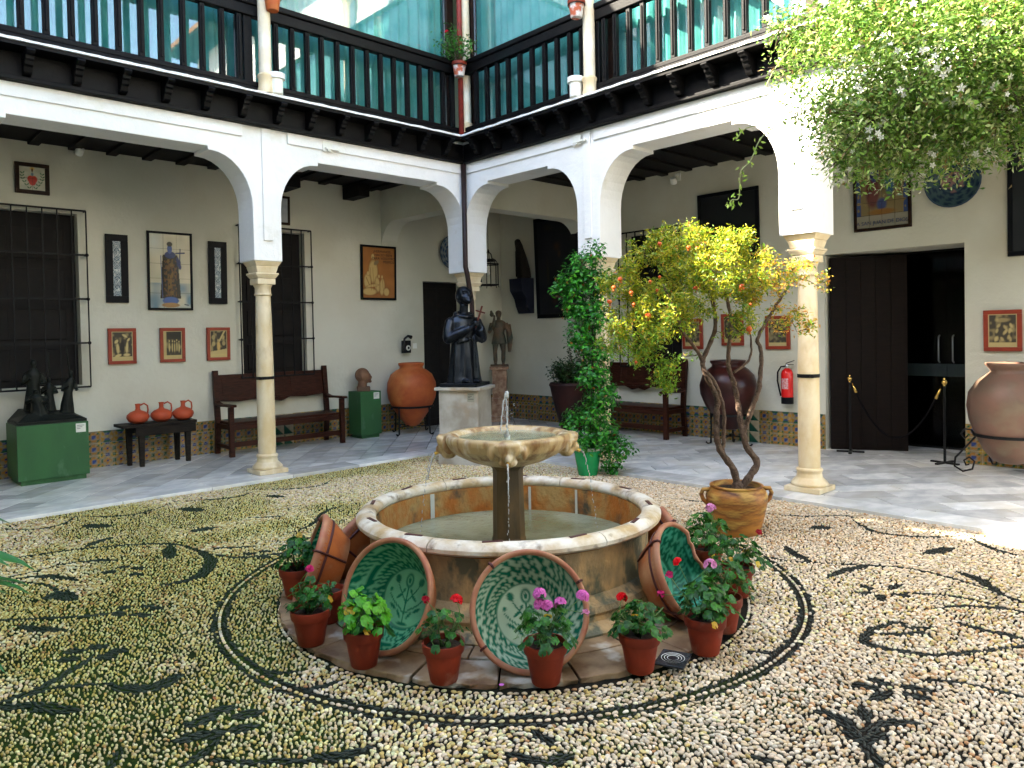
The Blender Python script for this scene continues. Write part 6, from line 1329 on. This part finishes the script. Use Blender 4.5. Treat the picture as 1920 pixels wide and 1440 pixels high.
def hanging(label, x, y, z, m, seed, plant=True):
    T = thing('hanging_pot', label, 'hanging pot', (x, y, z), 0, 'clay pots hooked on the balcony rail'); r, h = .10, .19
    part('pot_body', MB().lathe([(r * .62, 0), (r * .66, .006), (r * .88, h - .04), (r * .88, h - .038)], 28), m, T, angle=40); part('pot_rim', MB().lathe([(r * .88, h - .04), (r * 1.0, h - .038), (r * 1.02, h), (r * .92, h), (r * .9, h - .03)], 28, cap=False), TERRA, T, angle=40)
    part('soil', MB().lathe([(.001, h - .02), (r * .9, h - .025)], 16, cap=False), SOIL, T)
    part('hook_ring', MB().tube([(.99 * r * math.cos(a), .99 * r * math.sin(a), h - .05) for a in [k * PI / 8 for k in range(16)]], .005, 5, closed=True).tube([(.07, .07, h - .05), (.16, .16, h)], .005, 5), IRON, T)
    return T
POTW = mat('blotchy_whitewashed_clay', (.42, .10, .05), .8, (.62, .58, .55), 9, 1, ramp=(.42, .52))
HP1 = hanging('whitewashed clay pot with a leafy red-flowered plant on the inner corner of the rail', 6.48, 7.80, 5.10, POTW, 1)
hanging('plain orange clay pot on the rail above the left upper column', 3.80, 7.78, 5.22, TERRAJ, 2)
HP3 = hanging('blotchy clay pot on the rail above the right upper column', 6.46, 5.66, 5.20, POTW, 3)

# ================================================================ foliage
def leaf_cloud(name, P, Nn, size, cols, m, parent, aspect=.42, fold=.25, shape='leaf'):
    """many small leaves as one mesh. P positions, Nn leaf normals, each leaf four triangles"""
    n = len(P); P = np.asarray(P); Nn = np.asarray(Nn); Nn = Nn / (np.linalg.norm(Nn, axis=1, keepdims=True) + 1e-9)
    rd = np.random.normal(0, 1, (n, 3)); T = rd - (rd * Nn).sum(1, keepdims=True) * Nn; T /= np.linalg.norm(T, axis=1, keepdims=True) + 1e-9; B = np.cross(Nn, T)
    L = (size * np.random.uniform(.65, 1.3, n))[:, None]; W = L * aspect / 2
    f = fold * W
    pts = np.stack([P, P + T * L * .45 + B * W + Nn * f, P + T * L * 1.0 - Nn * L * .12, P + T * L * .45 - B * W + Nn * f, P + T * L * .5], 1).reshape(-1, 3)
    idx = np.arange(n)[:, None] * 5
    tri = np.concatenate([idx + np.array([[0, 4, 1]]), idx + np.array([[4, 2, 1]]), idx + np.array([[0, 3, 4]]), idx + np.array([[4, 3, 2]])], 0)
    me = bpy.data.meshes.new(name); me.vertices.add(len(pts)); me.vertices.foreach_set('co', pts.astype(np.float32).ravel()); me.loops.add(tri.size); me.loops.foreach_set('vertex_index', tri.astype(np.int32).ravel()); me.polygons.add(len(tri)); me.polygons.foreach_set('loop_start', np.arange(len(tri), dtype=np.int32) * 3); me.update(calc_edges=True)
    a = me.color_attributes.new('col', 'FLOAT_COLOR', 'POINT'); cc = np.repeat(np.c_[cols, np.ones(n)], 5, axis=0); a.data.foreach_set('color', cc.astype(np.float32).ravel())
    me.materials.append(m); return link(name, me, parent)
def blob_points(blobs, n, clump=.05, per=7, seed=1, shell=.55):
    rs = np.random.RandomState(seed); b = np.array(blobs); wgt = b[:, 3] ** 2.4; wgt /= wgt.sum(); k = n // per
    i = rs.choice(len(b), k, p=wgt); d = rs.normal(0, 1, (k, 3)); d /= np.linalg.norm(d, axis=1, keepdims=True); r = (shell + (1 - shell) * rs.rand(k)) ** (1 / 1.2) * rs.uniform(.75, 1.08, k)
    c = b[i, :3] + d * (b[i, 3] * r)[:, None]; P = np.repeat(c, per, axis=0) + rs.normal(0, clump, (k * per, 3)); return P, np.repeat(d, per, axis=0), c
def palette(n, cols, wts, seed=0, var=.25):
    rs = np.random.RandomState(seed); c = np.array(cols)[rs.choice(len(cols), n, p=np.array(wts) / sum(wts))]; return c * rs.uniform(1 - var, 1 + var, (n, 1))

# pomegranate tree
O = Vector((5.25, 3.02, .0))
tree = thing('pomegranate_tree', 'small twisted pomegranate tree with yellow-green crown and orange fruit in an urn', 'tree', O)
TR = {'A': [(5.255, 3.009, 0.338), (5.225, 3.03, 0.50), (5.149, 3.084, 0.635), (5.108, 3.099, 0.76), (5.11, 3.102, 0.926), (5.116, 3.099, 1.056), (5.053, 3.122, 1.188), (4.999, 3.149, 1.319), (5.015, 3.136, 1.41), (5.059, 3.099, 1.538), (5.083, 3.08, 1.666), (5.06, 3.1, 1.85)],
      'A2': [(4.999, 3.149, 1.319), (4.971, 3.15, 1.394), (4.852, 3.156, 1.506), (4.759, 3.177, 1.597), (4.693, 3.173, 1.72), (4.70, 3.3, 1.95)],
      'B': [(5.276, 2.997, 0.345), (5.33, 2.95, .44), (5.405, 2.922, 0.545), (5.345, 2.98, 0.669), (5.318, 3.013, 0.857), (5.327, 3.037, 1.005), (5.313, 3.068, 1.175), (5.305, 3.107, 1.306), (5.329, 3.116, 1.438), (5.367, 3.113, 1.628), (5.384, 3.143, 1.781), (5.36, 3.2, 2.0)],
      'C': [(5.327, 3.0, 0.77), (5.362, 2.934, 0.989), (5.381, 2.892, 1.121), (5.4, 2.88, 1.288), (5.423, 2.89, 1.436), (5.405, 2.909, 1.52), (5.51, 2.883, 1.659), (5.616, 2.856, 1.791), (5.688, 2.791, 1.93)],
      'D': [(5.325, 3.073, 1.259), (5.408, 3.037, 1.303), (5.498, 3.023, 1.376), (5.554, 3.042, 1.49), (5.585, 3.088, 1.703), (5.648, 3.1, 1.802)],
      'E': [(5.149, 3.084, 0.635), (5.13, 3.05, .80), (5.09, 3.03, 1.0), (5.02, 3.06, 1.20), (4.97, 3.13, 1.30)]}
RD = {'A': (.030, .014), 'A2': (.018, .009), 'B': (.032, .012), 'C': (.022, .011), 'D': (.012, .006), 'E': (.016, .012)}
NODES = []; mb = MB()
for k_, p_ in TR.items():
    cs = [Vector(q) - O for q in catmull(p_, 5)]; r0, r1 = RD[k_]; n_ = len(cs)
    rr_ = [(r0 + (r1 - r0) * (i / n_) ** .8) * (1 + .10 * math.sin(i * 1.9)) for i in range(n_)]; cs = [c + Vector((random.gauss(0, .002), random.gauss(0, .002), 0)) for c in cs]
    mb.tube(cs, rr_, 10)
    for c, r in zip(cs, rr_):
        if c.z > 1.15: NODES.append((c, r))
mb.ell((.0, -.01, .36), (.05, .045, .06), 10, 8)
part('trunk', mb, BARK, tree, smooth=True)
BL = [(4.78, 3.516, 2.107, 0.252), (4.757, 3.664, 1.691, 0.21), (4.941, 3.229, 2.195, 0.252), (5.329, 3.483, 2.219, 0.231), (5.361, 3.107, 2.188, 0.252), (5.387, 2.804, 2.038, 0.21), (5.664, 2.68, 2.041, 0.16), (5.809, 2.541, 1.974, 0.067), (4.65, 3.483, 1.459, 0.176), (4.752, 3.312, 1.272, 0.143), (4.624, 3.66, 1.985, 0.176), (4.874, 3.144, 1.839, 0.218), (4.652, 3.282, 1.721, 0.252), (5.073, 3.576, 1.863, 0.252), (5.631, 3.121, 1.94, 0.21), (4.924, 2.966, 2.03, 0.231), (5.627, 2.842, 1.71, 0.143), (5.164, 2.865, 1.669, 0.126), (5.571, 2.619, 1.641, 0.126), (4.659, 3.751, 1.523, 0.143), (5.304, 3.026, 2.282, 0.147), (4.992, 3.46, 2.304, 0.147)]
rs = np.random.RandomState(5); b = np.array(BL); wg = b[:, 3] ** 2; wg /= wg.sum(); tg = []
for q in rs.choice(len(b), 620, p=wg):
    d = rs.normal(0, 1, 3); d /= np.linalg.norm(d); tg.append(b[q, :3] - np.array(O) + d * b[q, 3] * rs.uniform(.2, .95) ** .6)
tg.sort(key=lambda t: np.linalg.norm(t - np.array([0, 0.1, 1.35])))
mb = MB(); nodes = [np.array(c) for c, r in NODES]; LP = []; LN = []
for t in tg:
    A_ = np.array(nodes); dd_ = np.linalg.norm(A_ - t, axis=1) + .35 * np.clip(A_[:, 2] - t[2], 0, 9); j = int(dd_.argmin()); s_ = A_[j]
    L_ = np.linalg.norm(t - s_)
    if L_ > .45: 
        t = s_ + (t - s_) * .45 / L_; L_ = .45
    m_ = (s_ + t) / 2 + rs.normal(0, .18 * L_ + .003, 3) * .5; P_ = [s_, s_ * .6 + m_ * .4 + rs.normal(0, .01, 3), m_, m_ * .4 + t * .6 + rs.normal(0, .01, 3), t]
    r = .006 if L_ > .2 else .0036; mb.tube(P_, [r, r * .8, r * .65, r * .5, r * .3], 4); nodes += [m_, t]
    for f in np.linspace(.25, 1.1, 8 if L_ > .12 else 5):
        i = min(int(f * 4), 3); g = f * 4 - i; LP.append(P_[i] + (P_[i + 1] - P_[i]) * g); LN.append(P_[i + 1] - P_[i])
part('branches', mb, BARK, tree, smooth=True)['kind'] = 'stuff'
LP = np.array(LP); k_ = 9; P = np.repeat(LP, k_, axis=0) + rs.normal(0, .026, (len(LP) * k_, 3)); n = len(P)
wx = P @ np.array([.727, -.687, 0]) # position across the view: right side of the crown turns orange
edge = np.clip((wx - .10) / .22, 0, 1) * .42 + .03; col = palette(n, [(.33, .34, .02), (.25, .31, .02), (.44, .40, .03), (.10, .20, .015)], (4, 3, 3, 4), 1); org = palette(n, [(.60, .30, .04), (.52, .20, .04), (.60, .42, .06)], (2, 1, 2), 2)
isr = rs.rand(n) < edge; col[isr] = org[isr]
low = (rs.rand(n) < np.clip((1.75 - P[:, 2]) / .5, 0, .75)) & ~isr; gr = palette(n, [(.14, .30, .03), (.22, .38, .03)], (1, 1), 3); col[low] = gr[low]
thin = rs.rand(n) > np.clip((wx - .12) / .5, 0, .45); P = P[thin]; col = col[thin]
leaf_cloud('crown', P, rs.normal(0, 1, (len(P), 3)) + np.array([-.3, .1, .9]), .034, col, LEAFC, tree, aspect=.36)['kind'] = 'stuff'
FRU = [(4.505, 3.282, 1.713), (4.419, 3.37, 1.889), (4.524, 3.272, 1.969), (4.577, 3.223, 2.003), (4.77, 3.039, 1.911), (5.022, 2.8, 1.916), (5.065, 2.757, 1.785), (5.053, 2.762, 1.599), (4.65, 3.147, 1.764), (4.741, 3.075, 2.22), (4.787, 3.031, 2.215), (4.429, 3.344, 1.367), (4.299, 3.481, 1.825), (4.325, 3.459, 1.931), (4.43, 3.356, 1.801), (4.56, 3.237, 1.905), (4.361, 3.427, 1.993), (4.584, 3.224, 2.252)]
fb = MB().ell((0, 0, 0), (.024, .024, .023), 12, 9); fb.lathe([(.006, -.022), (.008, -.03), (.013, -.036), (.009, -.03)], 6, cap=False); fme = fb.mesh('pomegranate', FRUIT, True)
for i, p in enumerate(FRU):
    o = link('pomegranate', fme, tree, Vector(p) - O + Vector((.05, .05, 0)), (random.uniform(-.4, .4), random.uniform(-.4, .4), 0)); s_ = (.8, .7, .55, .5)[i % 4] if i not in (0, 7, 5) else 1.0; o.scale = (s_,) * 3

# climbing plant in the green pot, trained up the hidden column
O2 = Vector((6.29, 5.46, 0)); cp = thing('climbing_plant', 'tall glossy green climbing plant rising from the green pot up the pier', 'plant', O2)
IB = [(6.327, 5.496, 2.337, 0.192), (6.212, 5.599, 2.16, 0.192), (6.431, 5.393, 2.154, 0.21), (6.227, 5.578, 1.92, 0.18), (6.377, 5.433, 1.796, 0.228), (6.282, 5.515, 1.558, 0.18), (6.386, 5.412, 1.375, 0.192), (6.358, 5.432, 1.136, 0.204), (6.438, 5.349, 0.894, 0.204), (6.306, 5.398, 0.662, 0.216), (6.152, 5.542, 0.606, 0.12), (6.407, 5.296, 0.421, 0.216), (6.473, 5.162, 0.306, 0.15), (6.216, 5.406, 0.372, 0.14), (6.403, 5.222, 0.16, 0.12), (6.419, 5.414, 2.515, 0.12), (6.102, 5.702, 2.103, 0.096)]
P, Nn, C_ = blob_points(IB, 9000, .03, 6, 11); P = P - np.array(O2); ok = (P[:, 2] > .03) & ~((np.hypot(P[:, 0], P[:, 1]) < .17) & (P[:, 2] < .31)); P, Nn = P[ok], Nn[ok]
col = palette(len(P), [(.020, .16, .014), (.035, .22, .018), (.010, .09, .010), (.07, .30, .02)], (4, 3, 3, 1), 6)
rr_ = rs.rand(len(P)) < .012; col[rr_] = (.45, .16, .04)
# the leaves nearest the camera are single pieces
vd = -(Nn @ np.array([.69, .72, 0])) + P[:, 2] * .05 + rs.rand(len(P)) * .5; order = np.argsort(-vd); big = order[:290]; rest = order[290:]
lmv = MB(); lmv.v = [(0, 0, 0), (.35, .24, .06), (.75, .2, .04), (1.0, 0, -.12), (.75, -.2, .04), (.35, -.24, .06), (.5, 0, 0)]; lmv.f = [(0, 6, 1), (6, 2, 1), (6, 3, 2), (0, 5, 6), (6, 5, 4), (6, 4, 3)]
lms = []
for c in [(.02, .17, .014), (.035, .24, .018), (.015, .12, .012), (.08, .32, .02)]: lmv.c = [c] * 7; lms.append(lmv.mesh('climber_leaf', LEAFG, False))
for i in big:
    q = (Vector(Nn[i]) + Vector((random.gauss(0, .4), random.gauss(0, .4), .9))).normalized(); o = link('leaf', random.choice(lms), cp, P[i], (q.to_track_quat('Z', 'Y') @ Euler((0, 0, random.random() * 6.28)).to_quaternion()).to_euler()); s_ = random.uniform(.045, .068); o.scale = (s_, s_, s_)
stuff(leaf_cloud('foliage', P[rest], Nn[rest] + rs.normal(0, .5, (len(rest), 3)) + np.array([0, 0, .7]), .052, col[rest], LEAFG, cp, aspect=.5))
mb = MB()
for i in range(7):
    pts = []; 
    for j, z in enumerate(np.linspace(.28, 2.4, 12)):
        b_ = min(IB, key=lambda q: abs(q[2] - z)); t = min(1, j / 2); pts.append((random.gauss(0, .02) + (b_[0] - O2.x) * t, random.gauss(0, .02) + (b_[1] - O2.y) * t, z))
    mb.tube(pts, .006, 5)
part('stems', mb, BARK, cp, smooth=True)
mb = MB()
for i in range(3): a = i * 2.1; mb.tube([(.08 * math.cos(a), .08 * math.sin(a), .28), (.08 + .06 * math.cos(a), -.04 + .06 * math.sin(a), 2.2)], .006, 5)
part('support_canes', mb, DARKB, cp)

# jasmine
O3 = Vector((4.2, -.3, 0)); ja = thing('jasmine', 'great overhanging jasmine with small white flowers, sunlit at its left side', 'climbing plant', O3)
JB = [(3.789, 1.694, 3.118, 0.182), (3.636, 1.551, 2.674, 0.195), (3.655, 1.404, 2.994, 0.285), (3.575, 1.33, 2.561, 0.285), (3.801, 1.39, 2.488, 0.195), (3.65, 1.128, 2.766, 0.337), (3.9, 1.161, 2.558, 0.285), (3.86, 0.932, 2.856, 0.389), (3.986, 0.943, 2.575, 0.26), (4.197, 1.154, 2.504, 0.156), (3.959, 1.267, 3.392, 0.441), (3.658, 1.552, 3.426, 0.234), (4.225, 0.725, 2.838, 0.441), (4.583, 0.679, 3.427, 0.519), (4.421, 0.973, 3.539, 0.467), (3.788, 1.538, 2.462, 0.125), (3.671, 1.807, 3.149, 0.099), (3.684, 1.788, 2.929, 0.109), (4.69, 0.553, 2.568, 0.311), (3.892, 1.301, 2.381, 0.117), (4.5, .2, 3.4, .5), (4.4, -.2, 3.2, .45), (4.3, -.6, 3.0, .4)]
P, Nn, C_ = blob_points(JB, 130000, .045, 10, 21, shell=.35); P = P - np.array(O3)
col = palette(len(P), [(.17, .31, .05), (.27, .41, .09), (.08, .18, .03), (.42, .48, .19), (.30, .20, .08)], (4, 3, 3, 3, .5), 8)
stuff(leaf_cloud('foliage', P, Nn * .5 + rs.normal(0, .6, (len(P), 3)) + np.array([0, 0, .7]), .030, col, LEAFG, ja, aspect=.40))
fl_ = MB()
for k in range(5):
    a = k * 2 * PI / 5; c_, s_ = math.cos(a), math.sin(a); fl_.add([(0, 0, 0), (.5 * c_ - .26 * s_, .5 * s_ + .26 * c_, .08), (1.0 * c_, 1.0 * s_, 0), (.5 * c_ + .26 * s_, .5 * s_ - .26 * c_, .08)], [(0, 3, 2, 1)], [(.80, .80, .72)] * 4)
fl_.tube([(0, 0, 0), (0, 0, -.9)], .07, 4, c=(.5, .45, .4)); fme = fl_.mesh('jasmine_flower', PETAL, False)
Pf, Nf, _ = blob_points(JB[:20], 2400, .03, 2, 31, shell=.9); vis_ = (Nf @ np.array([-.69, -.60, -.2])) > .1; Pf, Nf = Pf[vis_], Nf[vis_]
for i in range(min(290, len(Pf))):
    q = (Vector(Nf[i]) * .6 + Vector((-.5, -.45, random.gauss(0, .4)))).normalized(); o = link('flower', fme, ja, Pf[i] - np.array(O3) + Nf[i] * .03, (q.to_track_quat('Z', 'Y') @ Euler((0, 0, random.random() * 6)).to_quaternion()).to_euler()); s_ = random.uniform(.014, .021); o.scale = (s_, s_, s_)
mb = MB()
for i in range(260):
    b_ = random.choice(JB[:20]); c_ = Vector(b_[:3]) - O3; d = Vector((random.gauss(0, 1), random.gauss(0, 1), random.gauss(0, .6) - .3)).normalized() * b_[3]; e_ = c_ + d * random.uniform(1.0, 1.35); mb.tube([c_, c_ + d * .6, e_ - Vector((0, 0, .02))], [.003, .002, .001], 4)
for _ in range(5):
    a = Vector((random.uniform(-.1, .1), random.uniform(-.1, .1), 0)); mb.tube([a, a + Vector((.1, .1, 1.2)), a + Vector((.2, .3, 2.4)), Vector((4.4, .6, 3.2)) - O3], [.03, .025, .02, .012], 8)
part('woody_stems', mb, BARK, ja, smooth=True)
TN = [(3.60, 1.60, 2.70), (3.522, 1.657, 2.638), (3.426, 1.746, 2.575), (3.377, 1.791, 2.52), (3.342, 1.821, 2.422), (3.307, 1.853, 2.371), (3.299, 1.858, 2.306), (3.293, 1.862, 2.236), (3.269, 1.885, 2.229), (3.26, 1.892, 2.196)]
T2 = [(3.426, 1.746, 2.575), (3.407, 1.764, 2.589), (3.331, 1.836, 2.578), (3.292, 1.871, 2.522)]
T3 = [(3.60, 1.74, 3.0), (3.55, 1.80, 2.9), (3.50, 1.84, 2.78)]
mb = MB(); lp = []
for t_ in (TN, T2, T3):
    cs = [Vector(q) - O3 for q in catmull(t_, 5)]; mb.tube(cs, .003, 5, c=(.35, .38, .18)); 
    for c in cs[::3]:
        for _ in range(4): lp.append(np.array(c) + rs.normal(0, .012, 3))
part('tendril', mb, LEAFC, ja, smooth=True); lp = np.array(lp); stuff(leaf_cloud('tendril_leaves', lp, rs.normal(0, 1, (len(lp), 3)), .026, palette(len(lp), [(.25, .42, .06), (.35, .5, .1)], (1, 1), 4), LEAFC, ja, aspect=.4))

# plants of the hanging pots and of the dark pot
def bushy(parent, base, r, hgt, n, size, cols, wts, seed, nm='foliage', m=None, nst=10):
    r_ = np.random.RandomState(seed); mb = MB(); pts = []
    for i in range(nst):
        a = r_.rand() * 6.28; q = r * r_.rand() ** .5; t = Vector((q * math.cos(a), q * math.sin(a), hgt * r_.uniform(.5, 1))); mb.tube([Vector(base), Vector(base) + t * .5 + Vector((0, 0, .03)), Vector(base) + t], [.005, .004, .002], 5)
        for _ in range(n // nst): f = r_.uniform(.45, 1.1); pts.append(np.array(Vector(base) + t * f) + r_.normal(0, r * .16, 3))
    part('stems', mb, BARK, parent, smooth=True); pts = np.array(pts); stuff(leaf_cloud(nm, pts, r_.normal(0, .6, (len(pts), 3)) + np.array([0, 0, .9]), size, palette(len(pts), cols, wts, seed), m or LEAFG, parent, aspect=.5))
bushy(HP1, (0, 0, .17), .26, .42, 620, .05, [(.05, .20, .03), (.08, .28, .04), (.03, .12, .02), (.40, .40, .15)], (4, 3, 3, .3), 3, nst=18)
part('flower', floret_cluster((.75, .01, .03), .03, 8, 1, .018), PETAL, HP1, loc=(-.12, .10, .60))
bushy(HP3, (0, 0, .17), .15, .3, 120, .04, [(.05, .20, .03), (.08, .28, .04)], (1, 1), 5)
bushy(pj, (0, 0, .70), .33, .36, 2600, .05, [(.02, .05, .015), (.03, .07, .02)], (1, 1), 6, nst=30); bushy(pj, (.12, -.02, .74), .16, .72, 500, .035, [(.02, .05, .015)], (1,), 7, nm='tall_foliage')
mb = MB().ell((-.05, -.28, .80), .02, 6, 5); part('white_flower', mb, WHITEP, pj)
# large leaved plant that reaches in at the left edge
lp_ = thing('broadleaf_plant', 'dark pointed leaves reaching in at the lower left edge', 'plant', (.165, 2.63, 0))
part('pot', MB().lathe([(.12, 0), (.17, .30), (.18, .32), (.15, .31)], 24), TERRA, lp_, angle=40)
lm = MB(); lm.v = [(0, 0, 0)]; 
for i in range(1, 7):
    t = i / 7; w_ = .16 * math.sin(PI * t ** .8); lm.v += [(t, w_, .03 - .25 * t * t), (t, 0, -.25 * t * t), (t, -w_, .03 - .25 * t * t)]
lm.v.append((1.05, 0, -.30)); lm.f = [(0, 2, 1), (0, 3, 2)]
for i in range(5): o_ = 1 + 3 * i; lm.f += [(o_, o_ + 1, o_ + 4, o_ + 3), (o_ + 1, o_ + 2, o_ + 5, o_ + 4)]
lm.f += [(16, 17, 19), (17, 18, 19)]; lm.c = [(.02, .13, .025)] * len(lm.v); lmm = lm.mesh('broad_leaf', LEAFG, True)
mb = MB(); rn = random.Random(8)
for i in range(26):
    a = rn.uniform(-2.6, 1.2); z = rn.uniform(.75, 1.12); e_ = Vector((.10 * math.cos(a), .10 * math.sin(a), z)); mb.tube([(0, 0, .3), (0, 0, z * .7), e_], .005, 5, c=(.05, .15, .04)); o = link('leaf', lmm, lp_, e_, (rn.gauss(0, .2), rn.uniform(-.1, .5), a)); s_ = rn.uniform(.14, .22); o.scale = (s_,) * 3
part('stems', mb, LEAFC, lp_, smooth=True)
# fallen leaves and twigs on the pebbles
mb = MB(); 
rs2 = np.random.RandomState(2); n = 260; px_ = rs2.uniform(1.2, 6.3, n); py_ = rs2.uniform(1.1, 7.6, n); k2 = (np.hypot(px_ - FC[0], py_ - FC[1]) > 1.45); k2 &= (rs2.rand(n) < .35 + .6 * (px_ > 4)); P = np.c_[px_[k2], py_[k2], np.full(k2.sum(), .016)]
stuff(tag(leaf_cloud('fallen_leaves', P, rs2.normal(0, .25, (len(P), 3)) + np.array([0, 0, 1]), .022, palette(len(P), [(.30, .10, .03), (.40, .22, .04), (.15, .07, .03)], (2, 2, 2), 9), LEAFC, None, aspect=.45), 'dry brown and orange leaves fallen on the pebbles', 'leaves'))
